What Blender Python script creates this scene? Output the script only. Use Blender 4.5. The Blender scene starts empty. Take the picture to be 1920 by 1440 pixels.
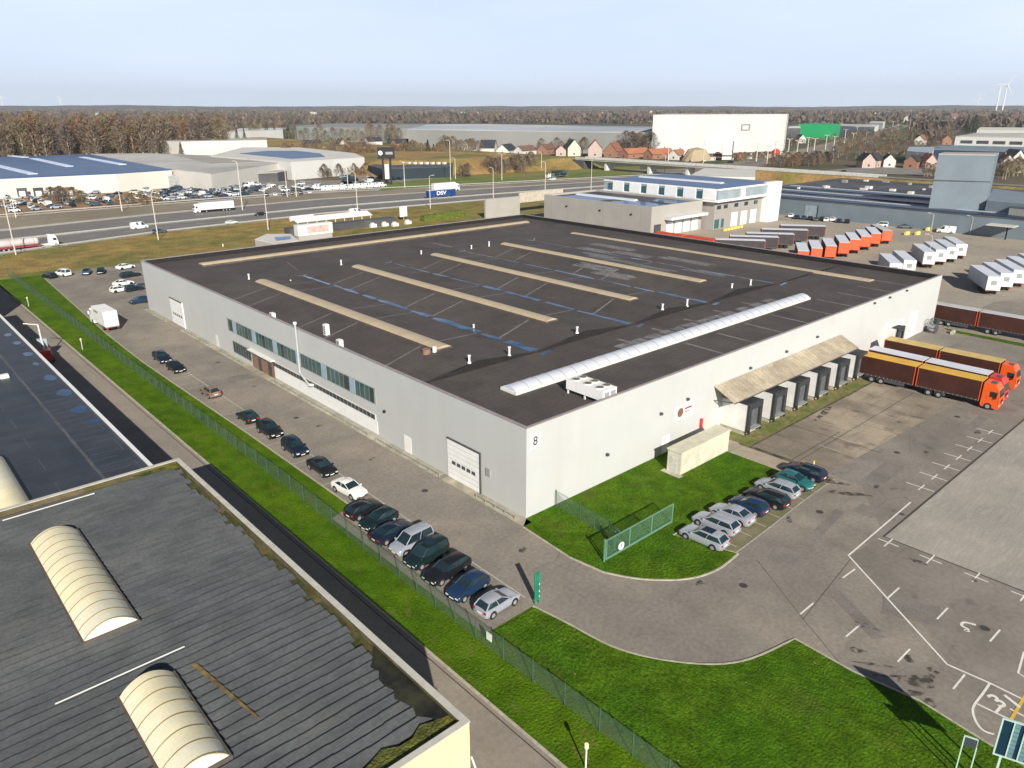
HAZE = 0.00006
import bpy, math, random
from mathutils import Vector, Matrix
R = math.radians
PI = math.pi
rnd = random.Random(7)
scene = bpy.context.scene
col = scene.collection
TERM = {}

# ------------------------------------------------------------------ camera
FPX, PIT, YAW = 1401.3, .353, .8357
CAM = Vector((-46.7, -49.5, 40.0))
cF = Vector((math.cos(YAW)*math.cos(PIT), math.sin(YAW)*math.cos(PIT), -math.sin(PIT)))
cR = Vector((math.sin(YAW), -math.cos(YAW), 0))
cU = cR.cross(cF)
def at(px, py, z=0.0):
    "the point of the horizontal plane z seen at a pixel of the 1920x1440 photograph"
    d = cF*FPX + cR*(px-960) - cU*(py-720)
    t = (z-CAM.z)/d.z
    p = CAM + d*t
    return Vector((p.x, p.y, z))
def hgt(px, yb, yt, zb=0.0):
    "height of an upright thing standing at pixel (px, yb) whose top shows at yt"
    P = at(px, yb, zb); lo, hi = zb, 140.0
    for _ in range(40):
        m = (lo+hi)/2
        d = Vector((P.x, P.y, m))-CAM
        y = 720-FPX*d.dot(cU)/d.dot(cF)
        if y > yt: lo = m
        else: hi = m
    return lo
cam = bpy.data.cameras.new('camera'); co = bpy.data.objects.new('camera', cam); col.objects.link(co)
cam.sensor_width = 36; cam.lens = FPX/1920*36; cam.clip_end = 40000; cam.clip_start = 1
co.matrix_world = Matrix(((cR.x, cU.x, -cF.x, CAM.x), (cR.y, cU.y, -cF.y, CAM.y), (cR.z, cU.z, -cF.z, CAM.z), (0, 0, 0, 1)))
scene.camera = co

# ------------------------------------------------------------------ materials
MATS = {}
def mat(name, c, rough=.85, var=.18, scale=1.0, c2=None, spec=.3, metal=0, bump=0, bscale=None, fine=0, emis=None):
    "noise-varied paint, earth, stone ... ; c2 = second colour of large soft patches"
    if name in MATS: return MATS[name]
    m = bpy.data.materials.new(name); m.use_nodes = True; MATS[name] = m
    nt = m.node_tree; N = nt.nodes; L = nt.links
    b = N['Principled BSDF']
    b.inputs['Roughness'].default_value = rough
    b.inputs['Specular IOR Level'].default_value = spec
    b.inputs['Metallic'].default_value = metal
    g = N.new('ShaderNodeNewGeometry')
    def noise(sc, det=4, dist=0.0):
        n = N.new('ShaderNodeTexNoise'); n.inputs['Scale'].default_value = sc; n.inputs['Detail'].default_value = det
        n.inputs['Distortion'].default_value = dist
        L.new(g.outputs['Position'], n.inputs['Vector']); return n.outputs['Fac']
    base = N.new('ShaderNodeMix'); base.data_type = 'RGBA'
    base.inputs[6].default_value = (*c, 1); base.inputs[7].default_value = (*(c2 or c), 1)
    if c2:
        r = N.new('ShaderNodeMapRange'); L.new(noise(scale*.25, 5, .4), r.inputs[0])
        r.inputs[1].default_value = .42; r.inputs[2].default_value = .6
        L.new(r.outputs[0], base.inputs[0])
    out = base.outputs[2]
    def vary(src, amt, fac):
        r = N.new('ShaderNodeMapRange'); L.new(fac, r.inputs[0]); r.inputs[1].default_value = .3; r.inputs[2].default_value = .7
        r.inputs[3].default_value = 1-amt; r.inputs[4].default_value = 1+amt
        mx = N.new('ShaderNodeVectorMath'); mx.operation = 'SCALE'
        L.new(src, mx.inputs[0]); L.new(r.outputs[0], mx.inputs['Scale']); return mx.outputs[0]
    if var: out = vary(out, var, noise(scale, 5))
    if fine: out = vary(out, fine, noise(scale*9, 3))
    L.new(out, b.inputs['Base Color'])
    if bump:
        bp = N.new('ShaderNodeBump'); bp.inputs['Distance'].default_value = bump
        L.new(noise(bscale or scale*4, 4), bp.inputs['Height']); L.new(bp.outputs[0], b.inputs['Normal'])
    if emis: b.inputs['Emission Color'].default_value = (*emis, 1); b.inputs['Emission Strength'].default_value = 1
    return m
def tree_of(m):
    nt = m.node_tree; return nt.nodes, nt.links, nt.nodes['Principled BSDF']
def overlay(m, kind, **k):
    "lays a drawn pattern over a material's base colour; kinds: lines, brick, streak, blot"
    N, L, b = tree_of(m)
    src = b.inputs['Base Color'].links[0].from_socket
    g = N.new('ShaderNodeNewGeometry'); mp = N.new('ShaderNodeMapping'); L.new(g.outputs['Position'], mp.inputs[0])
    mp.inputs['Scale'].default_value = k.get('scale', (1, 1, 1)); mp.inputs['Rotation'].default_value[2] = k.get('rot', 0)
    mp.inputs['Location'].default_value = k.get('loc', (0, 0, 0))
    if kind == 'lines':
        s = N.new('ShaderNodeSeparateXYZ'); L.new(mp.outputs[0], s.inputs[0])
        f = N.new('ShaderNodeMath'); f.operation = 'FRACT'; L.new(s.outputs[k.get('axis', 0)], f.inputs[0])
        c = N.new('ShaderNodeMath'); c.operation = 'LESS_THAN'; c.inputs[1].default_value = k.get('w', .05); L.new(f.outputs[0], c.inputs[0]); fac = c.outputs[0]
    elif kind == 'brick':
        t = N.new('ShaderNodeTexBrick'); L.new(mp.outputs[0], t.inputs['Vector']); t.inputs['Scale'].default_value = 1
        t.inputs['Mortar Size'].default_value = k.get('w', .01); t.inputs['Brick Width'].default_value = k.get('bw', 1.0); t.inputs['Row Height'].default_value = k.get('rh', 1.0)
        t.offset = k.get('off', .5); fac = t.outputs['Fac']
    elif kind == 'crack':
        t0 = N.new('ShaderNodeTexNoise'); t0.inputs['Scale'].default_value = 3; t0.inputs['Detail'].default_value = 4; L.new(mp.outputs[0], t0.inputs['Vector'])
        ad = N.new('ShaderNodeMix'); ad.data_type = 'RGBA'; ad.inputs[0].default_value = .12; L.new(mp.outputs[0], ad.inputs[6]); L.new(t0.outputs['Color'], ad.inputs[7])
        t = N.new('ShaderNodeTexVoronoi'); t.feature = 'DISTANCE_TO_EDGE'; L.new(ad.outputs[2], t.inputs['Vector']); t.inputs['Scale'].default_value = 1
        c = N.new('ShaderNodeMath'); c.operation = 'LESS_THAN'; c.inputs[1].default_value = k.get('w', .006); L.new(t.outputs['Distance'], c.inputs[0]); fac = c.outputs[0]
    else:
        t = N.new('ShaderNodeTexNoise'); L.new(mp.outputs[0], t.inputs['Vector']); t.inputs['Scale'].default_value = 1
        t.inputs['Detail'].default_value = k.get('detail', 5); t.inputs['Distortion'].default_value = k.get('dist', .3)
        r = N.new('ShaderNodeMapRange'); L.new(t.outputs['Fac'], r.inputs[0])
        r.inputs[1].default_value = k.get('lo', .55); r.inputs[2].default_value = k.get('hi', .65); fac = r.outputs[0]
    if 'mask' in k:
        t2 = N.new('ShaderNodeTexNoise'); t2.inputs['Scale'].default_value = k['mask']; L.new(g.outputs['Position'], t2.inputs['Vector'])
        r2 = N.new('ShaderNodeMapRange'); L.new(t2.outputs['Fac'], r2.inputs[0]); r2.inputs[1].default_value = .42; r2.inputs[2].default_value = .62
        mm = N.new('ShaderNodeMath'); mm.operation = 'MULTIPLY'; L.new(fac, mm.inputs[0]); L.new(r2.outputs[0], mm.inputs[1]); fac = mm.outputs[0]
    a = N.new('ShaderNodeMath'); a.operation = 'MULTIPLY'; a.inputs[1].default_value = k.get('amt', 1); L.new(fac, a.inputs[0])
    mx = N.new('ShaderNodeMix'); mx.data_type = 'RGBA'; L.new(a.outputs[0], mx.inputs[0]); L.new(src, mx.inputs[6])
    mx.inputs[7].default_value = (*k['c'], 1); L.new(mx.outputs[2], b.inputs['Base Color'])
    if k.get('glossy') is not None:
        r3 = N.new('ShaderNodeMapRange'); L.new(a.outputs[0], r3.inputs[0]); r3.inputs[3].default_value = b.inputs['Roughness'].default_value; r3.inputs[4].default_value = k['glossy']
        L.new(r3.outputs[0], b.inputs['Roughness'])
    return m
def glass(name, c, rough=.08):
    return mat(name, c, rough=rough, var=.3, scale=.6, spec=.9)
def island(name, cols, rough=.9):
    "each loose piece of a mesh takes its own shade"
    m = mat(name, cols[0], rough=rough, var=0)
    N, L, b = tree_of(m); g = N.new('ShaderNodeNewGeometry'); cr = N.new('ShaderNodeValToRGB'); cr.color_ramp.interpolation = 'CONSTANT' if len(cols) > 3 else 'LINEAR'
    e = cr.color_ramp.elements
    while len(e) < len(cols): e.new(.5)
    for i, c in enumerate(cols): e[i].position = i/len(cols); e[i].color = (*c, 1)
    L.new(g.outputs['Random Per Island'], cr.inputs[0]); L.new(cr.outputs[0], b.inputs['Base Color']); return m

# ------------------------------------------------------------------ meshes
class MB:
    def __init__(s): s.v = []; s.f = []; s.m = []; s.mi = 0
    def add(s, vs, fs):
        o = len(s.v); s.v += [tuple(v) for v in vs]
        s.f += [tuple(i+o for i in f) for f in fs]; s.m += [s.mi]*len(fs); return s
    def box(s, x0, y0, z0, x1, y1, z1):
        return s.add([(x0, y0, z0), (x1, y0, z0), (x1, y1, z0), (x0, y1, z0), (x0, y0, z1), (x1, y0, z1), (x1, y1, z1), (x0, y1, z1)],
                     [(0, 3, 2, 1), (4, 5, 6, 7), (0, 1, 5, 4), (1, 2, 6, 5), (2, 3, 7, 6), (3, 0, 4, 7)])
    def prism(s, pts, z0, z1, bottom=True):
        n = len(pts); a = sum(pts[i][0]*pts[(i+1) % n][1]-pts[(i+1) % n][0]*pts[i][1] for i in range(n))
        if a < 0: pts = pts[::-1]
        vs = [(p[0], p[1], z0) for p in pts]+[(p[0], p[1], z1) for p in pts]
        fs = [tuple(range(n, 2*n))]+[(i, (i+1) % n, (i+1) % n+n, i+n) for i in range(n)]
        if bottom: fs.append(tuple(range(n-1, -1, -1)))
        return s.add(vs, fs)
    def sheet(s, pts, z):
        n = len(pts); a = sum(pts[i][0]*pts[(i+1) % n][1]-pts[(i+1) % n][0]*pts[i][1] for i in range(n))
        if a < 0: pts = pts[::-1]
        return s.add([(p[0], p[1], z) for p in pts], [tuple(range(n))])
    def ribbon(s, pts, w, z, h=0):
        "a strip of width w along a line; h > 0 makes it a raised bar"
        P = [Vector((p[0], p[1])) for p in pts]; Ls = []; Rs = []
        for i, p in enumerate(P):
            d = (P[min(i+1, len(P)-1)]-P[max(i-1, 0)]).normalized(); n = Vector((-d.y, d.x))*w/2
            Ls.append(p+n); Rs.append(p-n)
        for i in range(len(P)-1):
            q = [Rs[i], Rs[i+1], Ls[i+1], Ls[i]]
            if h: s.prism([(a.x, a.y) for a in q], z, z+h)
            else: s.add([(a.x, a.y, z) for a in q], [(0, 1, 2, 3)])
        return s
    def tube(s, p0, p1, r0, r1=None, n=8, cap=True):
        p0 = Vector(p0); p1 = Vector(p1); r1 = r0 if r1 is None else r1
        d = (p1-p0).normalized(); a = d.orthogonal().normalized(); b = d.cross(a)
        vs = [p0+(a*math.cos(t)+b*math.sin(t))*r0 for t in [2*PI*i/n for i in range(n)]]
        vs += [p1+(a*math.cos(t)+b*math.sin(t))*r1 for t in [2*PI*i/n for i in range(n)]]
        fs = [(i, (i+1) % n, (i+1) % n+n, i+n) for i in range(n)]
        if cap: fs += [tuple(range(n-1, -1, -1)), tuple(range(n, 2*n))]
        return s.add(vs, fs)
    def quad(s, a, b, c, d): return s.add([a, b, c, d], [(0, 1, 2, 3)])
    def slab(s, a, b, c, d, t):
        "thick quad, t along its normal"
        a, b, c, d = map(Vector, (a, b, c, d)); n = (b-a).cross(d-a).normalized()*t
        return s.add([a, b, c, d, a+n, b+n, c+n, d+n], [(0, 3, 2, 1), (4, 5, 6, 7), (0, 1, 5, 4), (1, 2, 6, 5), (2, 3, 7, 6), (3, 0, 4, 7)])
    def vault(s, x0, y0, x1, y1, z, h, axis='y', n=8, ribs=0):
        "barrel roof over a rectangle"
        if axis == 'y': w0, w1, l0, l1 = x0, x1, y0, y1; P = lambda w, l, zz: (w, l, zz)
        else: w0, w1, l0, l1 = y0, y1, x0, x1; P = lambda w, l, zz: (l, w, zz)
        prof = [(w0+(w1-w0)*i/n, z+h*math.sin(PI*i/n)**.8 if 0 < i < n else z) for i in range(n+1)]
        vs = [P(w, l0, zz) for w, zz in prof]+[P(w, l1, zz) for w, zz in prof]; k = n+1
        s.add(vs, [(i, i+1, i+1+k, i+k) for i in range(n)]+[tuple(range(k)), tuple(range(2*k-1, k-1, -1))])
        return s
    def build(s, name, mats, parent=None, world=True, smooth=False, label=None, kind=None):
        me = bpy.data.meshes.new(name); me.from_pydata(s.v, [], s.f)
        if not isinstance(mats, (list, tuple)): mats = [mats]
        for m in mats: me.materials.append(m)
        if len(mats) > 1: me.polygons.foreach_set('material_index', s.m)
        if smooth: me.polygons.foreach_set('use_smooth', [True]*len(s.f))
        me.update()
        if smooth: me.set_sharp_from_angle(angle=R(38))
        o = bpy.data.objects.new(name, me); col.objects.link(o)
        if parent:
            o.parent = parent
            if world and parent.type == 'EMPTY': o.matrix_parent_inverse = Matrix.Translation(parent.location).inverted()
        if label: o['label'] = label
        if kind: o['kind'] = kind
        return o
def thing(name, label, cat, loc=(0, 0, 0), rot=0, group=None):
    o = bpy.data.objects.new(name, None); col.objects.link(o); o.location = loc; o.rotation_euler = (0, 0, rot)
    o['label'] = label; o['category'] = cat; o.empty_display_size = .5
    if group: o['group'] = group
    return o
def tag(o, label, cat, group=None):
    o['label'] = label; o['category'] = cat
    if group: o['group'] = group
    return o
def struct(name, mb, m, **k): return mb.build(name, m, kind='structure', **k)
def dup(root, loc, rot=0, label=None, group=None, scale=None):
    r = root.copy(); col.objects.link(r); r.location = loc; r.rotation_euler = (0, 0, rot)
    if label: r['label'] = label
    if group: r['group'] = group
    if scale: r.scale = scale if isinstance(scale, (tuple, list)) else (scale,)*3
    for c in root.children:
        q = c.copy(); col.objects.link(q); q.parent = r
        for g in c.children:
            e = g.copy(); col.objects.link(e); e.parent = q
    return r
def P2(px, py, z=0): p = at(px, py, z); return (p.x, p.y)
def W(pts, z=0): return [P2(x, y, z) for x, y in pts]

def smoothline(pts, n=6):
    "Catmull-Rom through points"
    out = []
    for i in range(len(pts)-1):
        p0 = pts[max(i-1, 0)]; p1 = pts[i]; p2 = pts[i+1]; p3 = pts[min(i+2, len(pts)-1)]
        for k in range(n):
            t = k/n
            out.append(tuple(.5*((2*p1[j])+(-p0[j]+p2[j])*t+(2*p0[j]-5*p1[j]+4*p2[j]-p3[j])*t*t+(-p0[j]+3*p1[j]-3*p2[j]+p3[j])*t**3) for j in (0, 1)))
    out.append(tuple(pts[-1][:2])); return out
def text_obj(name, s, size, loc, rot, m, parent=None, ext=.004, align='CENTER', label=None, kind=None, world=True, sx=1):
    cu = bpy.data.curves.new(name, 'FONT'); cu.body = s; cu.size = size; cu.extrude = ext; cu.align_x = align; cu.align_y = 'CENTER'; cu.offset = size*.02
    o = bpy.data.objects.new(name, cu); col.objects.link(o)
    dg = bpy.context.evaluated_depsgraph_get(); me = bpy.data.meshes.new_from_object(o.evaluated_get(dg)); me.materials.clear(); me.materials.append(m)
    bpy.data.objects.remove(o); o = bpy.data.objects.new(name, me); col.objects.link(o)
    M = Matrix.Translation(loc) @ rot.to_4x4() @ Matrix.Diagonal((sx, 1, 1, 1)); me.transform(M)
    if parent:
        o.parent = parent
        if world and parent.type == 'EMPTY': o.matrix_parent_inverse = Matrix.Translation(parent.location).inverted()
    if label: o['label'] = label
    if kind: o['kind'] = kind
    return o
def facing(nx, ny):
    "rotation that stands text upright on a wall whose outward normal is (nx, ny)"
    n = Vector((nx, ny, 0)).normalized(); u = Vector((0, 0, 1)); r = u.cross(n)
    return Matrix(((r.x, u.x, n.x), (r.y, u.y, n.y), (r.z, u.z, n.z)))
FLAT = lambda a: Matrix.Rotation(a, 3, 'Z')
# ------------------------------------------------------------------ light and air
SUN_EL, SUN_AZ = R(27), math.atan2(-.892, -.452)      # direction the light comes from, seen from above
w = bpy.data.worlds.new('World'); scene.world = w; w.use_nodes = True
wn = w.node_tree.nodes; wl = w.node_tree.links
sky = wn.new('ShaderNodeTexSky'); sky.sky_type = 'NISHITA'; sky.sun_disc = False
sky.sun_elevation = SUN_EL; sky.sun_rotation = PI/2-SUN_AZ; sky.altitude = 50; sky.air_density = .6; sky.dust_density = 0; sky.ozone_density = 4
tn = wn.new('ShaderNodeVectorMath'); tn.operation = 'MULTIPLY'; tn.inputs[1].default_value = (1.30, 1.02, .90)
wl.new(sky.outputs[0], tn.inputs[0])
# the whitish veil low over the horizon, thinning out with height
tc = wn.new('ShaderNodeTexCoord'); sx_ = wn.new('ShaderNodeSeparateXYZ'); wl.new(tc.outputs['Generated'], sx_.inputs[0])
mr = wn.new('ShaderNodeMapRange'); mr.interpolation_type = 'SMOOTHSTEP'; wl.new(sx_.outputs[2], mr.inputs[0]); mr.inputs[1].default_value = .14; mr.inputs[2].default_value = .42; mr.inputs[3].default_value = 1; mr.inputs[4].default_value = 0
vn = wn.new('ShaderNodeTexNoise'); vn.inputs['Scale'].default_value = 2.2; vn.inputs['Detail'].default_value = 4
vm = wn.new('ShaderNodeMapping'); vm.inputs['Scale'].default_value = (1, 1, 5); wl.new(tc.outputs['Generated'], vm.inputs[0]); wl.new(vm.outputs[0], vn.inputs['Vector'])
nr = wn.new('ShaderNodeMapRange'); wl.new(vn.outputs['Fac'], nr.inputs[0]); nr.inputs[1].default_value = .3; nr.inputs[2].default_value = .7; nr.inputs[3].default_value = .80; nr.inputs[4].default_value = 1.0
vf = wn.new('ShaderNodeMath'); vf.operation = 'MULTIPLY'; wl.new(mr.outputs[0], vf.inputs[0]); wl.new(nr.outputs[0], vf.inputs[1])
vx = wn.new('ShaderNodeMix'); vx.data_type = 'RGBA'; wl.new(vf.outputs[0], vx.inputs[0]); wl.new(tn.outputs[0], vx.inputs[6]); vx.inputs[7].default_value = (11.8, 13.7, 16.8, 1)
wl.new(vx.outputs[2], wn['Background'].inputs[0]); wn['Background'].inputs[1].default_value = .05
sl = bpy.data.lights.new('sun', 'SUN'); sl.energy = 5.0; sl.angle = R(.5); sl.color = (1, .94, .84)
so = bpy.data.objects.new('sun', sl); col.objects.link(so)
sd = Vector((math.cos(SUN_AZ)*math.cos(SUN_EL), math.sin(SUN_AZ)*math.cos(SUN_EL), math.sin(SUN_EL)))
so.rotation_euler = sd.to_track_quat('Z', 'Y').to_euler(); so.location = (0, -80, 120)
scene.view_settings.view_transform = 'Standard'; scene.view_settings.look = 'None'; scene.view_settings.exposure = 0.5
scene.view_settings.gamma = 1; scene.view_settings.use_curve_mapping = False
scene.cycles.max_bounces = 5; scene.cycles.volume_bounces = 1; scene.cycles.transparent_max_bounces = 12
scene.cycles.use_denoising = True

# ------------------------------------------------------------------ ground materials
m_field = mat('field earth', (.105, .082, .052), var=.3, scale=.02, c2=(.07, .085, .03), fine=.2)
m_lawn = mat('lawn grass', spec=.04, c=(.052, .122, .006), var=.28, scale=.55, c2=(.068, .130, .007), bump=.12, bscale=5, fine=.38)
overlay(m_lawn, 'blot', c=(.10, .135, .015), scale=(2.2, 2.2, 1), lo=.6, hi=.72, amt=.55)
overlay(m_lawn, 'blot', c=(.03, .095, .004), scale=(.9, .9, 1), lo=.52, hi=.7, amt=.4)
overlay(m_lawn, 'blot', c=(.32, .33, .16), scale=(2.6, 2.6, 2.6), detail=2, dist=0, lo=.735, hi=.77, amt=.8)
overlay(m_lawn, 'blot', c=(.12, .11, .03), scale=(.18, .18, 1), lo=.58, hi=.8, amt=.45)
m_strip = mat('verge grass', spec=.04, c=(.082, .150, .006), var=.25, scale=.5, c2=(.056, .122, .005), bump=.12, bscale=5, fine=.3)
overlay(m_strip, 'blot', c=(.15, .15, .04), scale=(1.2, .4, 1), lo=.56, hi=.72, amt=.5)
overlay(m_strip, 'blot', c=(.34, .33, .18), scale=(2.6, 2.6, 2.6), detail=2, dist=0, lo=.735, hi=.77, amt=.7)
m_asph = mat('yard asphalt', (.228, .206, .179), spec=.12, var=.09, scale=.3, c2=(.285, .25, .205), fine=.13, bump=.02, bscale=18)
overlay(m_asph, 'blot', c=(.165, .145, .12), scale=(.12, .16, 1), lo=.56, hi=.75, amt=.5)
overlay(m_asph, 'blot', c=(.09, .08, .07), scale=(.9, 1.1, 1), lo=.66, hi=.76, amt=.4)
overlay(m_asph, 'streak', c=(.13, .115, .10), scale=(.55, .03, 1), lo=.54, hi=.72, amt=.35, mask=.05)
overlay(m_asph, 'streak', c=(.13, .115, .10), scale=(.03, .6, 1), rot=.25, lo=.55, hi=.72, amt=.4, mask=.06)
overlay(m_asph, 'blot', c=(.30, .265, .22), scale=(.35, .35, 1), lo=.60, hi=.74, amt=.35)
overlay(m_asph, 'blot', c=(.22, .205, .185), scale=(.05, 1.5, 1), rot=.5, lo=.56, hi=.78, amt=.3)
overlay(m_asph, 'crack', c=(.09, .08, .07), scale=(.085, .085, 1), w=.0028, amt=.38, mask=.05)
m_asph2 = mat('bay asphalt', (.20, .18, .152), var=.12, scale=.25, c2=(.245, .22, .19), fine=.1, bump=.02, bscale=18)
overlay(m_asph2, 'blot', c=(.23, .22, .2), scale=(.06, 1.2, 1), rot=-.35, lo=.56, hi=.8, amt=.3)
overlay(m_asph2, 'blot', c=(.055, .052, .05), scale=(.35, .5, 1), lo=.62, hi=.74, amt=.5)
overlay(m_asph2, 'crack', c=(.07, .065, .06), scale=(.1, .1, 1), w=.003, amt=.45, mask=.05)
m_oldconc = mat('old yard concrete', (.36, .30, .225), var=.13, scale=.3, c2=(.21, .18, .14), fine=.1)
overlay(m_oldconc, 'blot', c=(.10, .085, .065), scale=(.5, .3, 1), lo=.58, hi=.68, amt=.6)
overlay(m_oldconc, 'blot', c=(.17, .15, .12), scale=(.15, 1.2, 1), rot=.25, lo=.5, hi=.7, amt=.5)
overlay(m_oldconc, 'brick', c=(.07, .06, .05), scale=(.125, .09, 1), w=.006, loc=(.15, .1, 0), amt=.8)
m_conc = mat('pale yard concrete', (.36, .33, .28), var=.07, scale=.4, c2=(.31, .29, .255), fine=.08)
overlay(m_conc, 'streak', c=(.47, .44, .40), scale=(.11, .7, 1), rot=.9, lo=.5, hi=.72, amt=.4, dist=5)
overlay(m_conc, 'streak', c=(.23, .21, .19), scale=(.07, 1.0, 1), rot=.2, lo=.55, hi=.75, amt=.45, dist=2)
m_road = mat('service road asphalt', (.29, .25, .20), var=.1, scale=.3, c2=(.25, .22, .18), fine=.1)
overlay(m_road, 'streak', c=(.30, .27, .23), scale=(1.2, .03, 1), lo=.5, hi=.7, amt=.4)
m_kerb = mat('kerb stone', (.42, .38, .31), var=.2, scale=1.5, bump=.02)
overlay(m_kerb, 'lines', c=(.12, .11, .08), axis=1, w=.04, amt=.6)
m_moss = mat('mossy gravel', (.20, .175, .075), var=.3, scale=1.2, c2=(.13, .15, .04), fine=.3, bump=.05)
m_white = mat('road paint', (.72, .70, .64), var=.12, scale=3)
m_fpaint = mat('worn road paint', (.45, .42, .36), var=.25, scale=3)
m_oil = mat('dark oily stain', (.07, .062, .052), var=.3, scale=1.5, rough=.5)
_N, _L, _b = tree_of(m_oil); _g = _N.new('ShaderNodeNewGeometry'); _n = _N.new('ShaderNodeTexNoise'); _n.inputs['Scale'].default_value = 1.6; _n.inputs['Detail'].default_value = 8; _L.new(_g.outputs['Position'], _n.inputs['Vector'])
_r = _N.new('ShaderNodeMapRange'); _L.new(_n.outputs['Fac'], _r.inputs[0]); _r.inputs[1].default_value = .42; _r.inputs[2].default_value = .60; _r.inputs[4].default_value = .75; _L.new(_r.outputs[0], _b.inputs['Alpha'])
m_dry = mat('dry verge reeds', (.27, .19, .05), var=.35, scale=.18, c2=(.18, .155, .035), fine=.35, bump=.3, bscale=1)
m_dryg = mat('rough verge grass', (.15, .15, .028), var=.3, scale=.2, c2=(.24, .18, .05), fine=.3)
m_mway = mat('motorway asphalt', (.17, .162, .152), var=.08, scale=.1, fine=.06)
overlay(m_mway, 'streak', c=(.20, .19, .18), scale=(.01, .35, 1), lo=.45, hi=.7, amt=.5)
m_mway2 = mat('motorway shoulder', (.25, .215, .155), var=.15, scale=.08, c2=(.21, .18, .13), fine=.1)
m_mline = mat('motorway barrier strip', (.46, .43, .37), var=.15, scale=.3)
m_dirt = mat('orange bare dirt', (.36, .19, .09), var=.25, scale=.1, c2=(.25, .17, .1), fine=.15)
m_lotb = mat('beyond lot asphalt', (.22, .205, .185), var=.12, scale=.1, fine=.08)
m_orch = mat('trailer lot asphalt', (.36, .31, .24), var=.1, scale=.1, c2=(.31, .275, .225), fine=.1)
overlay(m_orch, 'streak', c=(.33, .3, .25), scale=(.05, .6, 1), rot=.3, lo=.5, hi=.7, amt=.4)

# ------------------------------------------------------------------ ground sheets
struct('ground', MB().sheet([(-14000, -3000), (22000, -3000), (22000, 22000), (-14000, 22000)], -.10), m_field)
struct('lawn', MB().sheet([(-19.4, -90), (45, -90), (45, 176), (-19.4, 176)], -.012), m_strip)
# kerb line of the car park and of the corner lawn, read off the photograph
edge = [(-9.3, 172), (-12.4, 103), (-12.8, 81.5), (-12.6, 65), (-12.2, 40), (-12.1, 14.6), (-14.9, 13.6), (-14.9, -11.0), (-9.5, -11.0)]
corner = smoothline([(-9.5, -11.0), (-9.0, -14.3), (-8.2, -19.6), (-5.6, -24.0), (-2.2, -26.8), (3.2, -28.2)], 6)
tail = [(3.0, -33.0), (3.6, -37.6), (2.9, -42.5), (1.5, -50), (-2, -90)]
struct('yard', MB().sheet(edge+corner[1:]+tail+[(150, -90), (150, 60), (118, 120), (118, 172)], -.004), m_asph)
cornl = MB().prism([(-14.6, -11.3)]+corner[1:]+tail[:-1]+[(-2, -90), (-14.6, -90)], -.05, .05)
struct('corner_lawn', cornl, m_lawn)
struct('kerb', MB().ribbon(corner+tail[:3], .16, -.05, .13).ribbon([(3.2, -28.2)]+tail, .01, -.05, .1), m_kerb)
struct('kerb', MB().ribbon(edge[:6], .16, -.05, .11), m_kerb)
isl = [(.05, -.02), (-1.3, -1.0), (-1.75, -8), (-1.2, -11.8)]+smoothline([(-1.2, -11.8), (.6, -14.7), (3.6, -17.4), (6.8, -18.4), (10.6, -18.3)], 5)[1:]+[(8.7, -12.2), (29.6, -12.2), (29.6, -.02)]
struct('island_lawn', MB().prism(isl, -.05, .06), m_lawn)
struct('kerb', MB().ribbon([(-1.35, -1.0), (-1.8, -8)]+smoothline([(-1.25, -11.8), (.5, -14.8), (3.5, -17.5), (6.8, -18.55), (10.6, -18.4)], 6), .16, -.05, .13), m_kerb)
struct('kerb', MB().ribbon([(10.6, -18.3), (8.7, -12.2), (29.7, -12.2), (29.7, -5.4)], .12, -.05, .12), m_kerb)
struct('parking_bays', MB().sheet([(10.8, -18.2), (8.8, -12.3), (33.0, -12.3), (32.6, -17.2), (20, -17.8)], .004), mat('mossy bay asphalt', (.20, .18, .12), var=.15, scale=.8, c2=(.16, .155, .08), fine=.15))
struct('path', MB().sheet([(29.8, -12.2), (29.8, -5.2), (32.6, -5.2), (32.6, -12.2)], .008).sheet([(29.9, -5.1), (29.9, 0), (33.2, 0), (33.2, -5.1)], .01), mat('pale path', (.34, .29, .22), var=.12, scale=.6))
struct('dock_apron', MB().sheet([(33.3, -6.0), (33.3, -16.2), (68.5, -18.0), (68.5, -6.0)], .006), m_oldconc)
struct('dock_gravel', MB().prism([(33.0, 0), (33.0, -6.0), (68.4, -5.9), (68.4, 0)], -.05, .03), m_moss)
struct('gutter', MB().ribbon([(33.0, -4.6), (33.15, -14.7)], .7, .012).ribbon([(33.5, -6.1), (68.4, -6.05)], .25, .036), mat('dirty gutter', (.12, .10, .06), var=.4, scale=2.5, c2=(.05, .045, .03)))
struct('asphalt_bay', MB().sheet([(9.2, -40.1), (17.9, -25.7), (24.2, -26.3), (24.2, -90), (12, -90)], .004).sheet([(33.3, -16.3), (68.5, -18.0), (100, -18), (100, -26.3), (24.5, -26.3), (33.3, -20)], .004), m_asph2)
struct('concrete_yard', MB().sheet([(24.2, -26.5), (150, -26.9), (150, -90), (24.2, -90)], .008), m_conc)
struct('joint', MB().ribbon([(24.0, -90), (24.1, -26.4), (110, -26.6)], .22, .012).ribbon([(11, -20.2), (6, -27.5), (2.8, -32.5)], .05, .004).ribbon([(6, -27.4), (17.9, -26)], .05, .004)
       .ribbon([(43.4, -6.1), (43.4, -18)], .12, .012).ribbon([(33.4, -11.5), (46, -11.5)], .1, .014), mat('tar joint', (.06, .055, .05), var=.3, scale=3))
struct('service_road', MB().sheet([(-60, -90), (-19.6, -90), (-19.6, 176), (-60, 176)], -.004), m_road)
struct('kerb', MB().ribbon([(-19.5, -90), (-19.5, 150)], .2, -.03, .1), m_kerb)
struct('gutter', MB().ribbon([(-19.95, -90), (-19.95, 150)], .09, .002), mat('tar joint', (.06, .055, .05)))
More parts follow.
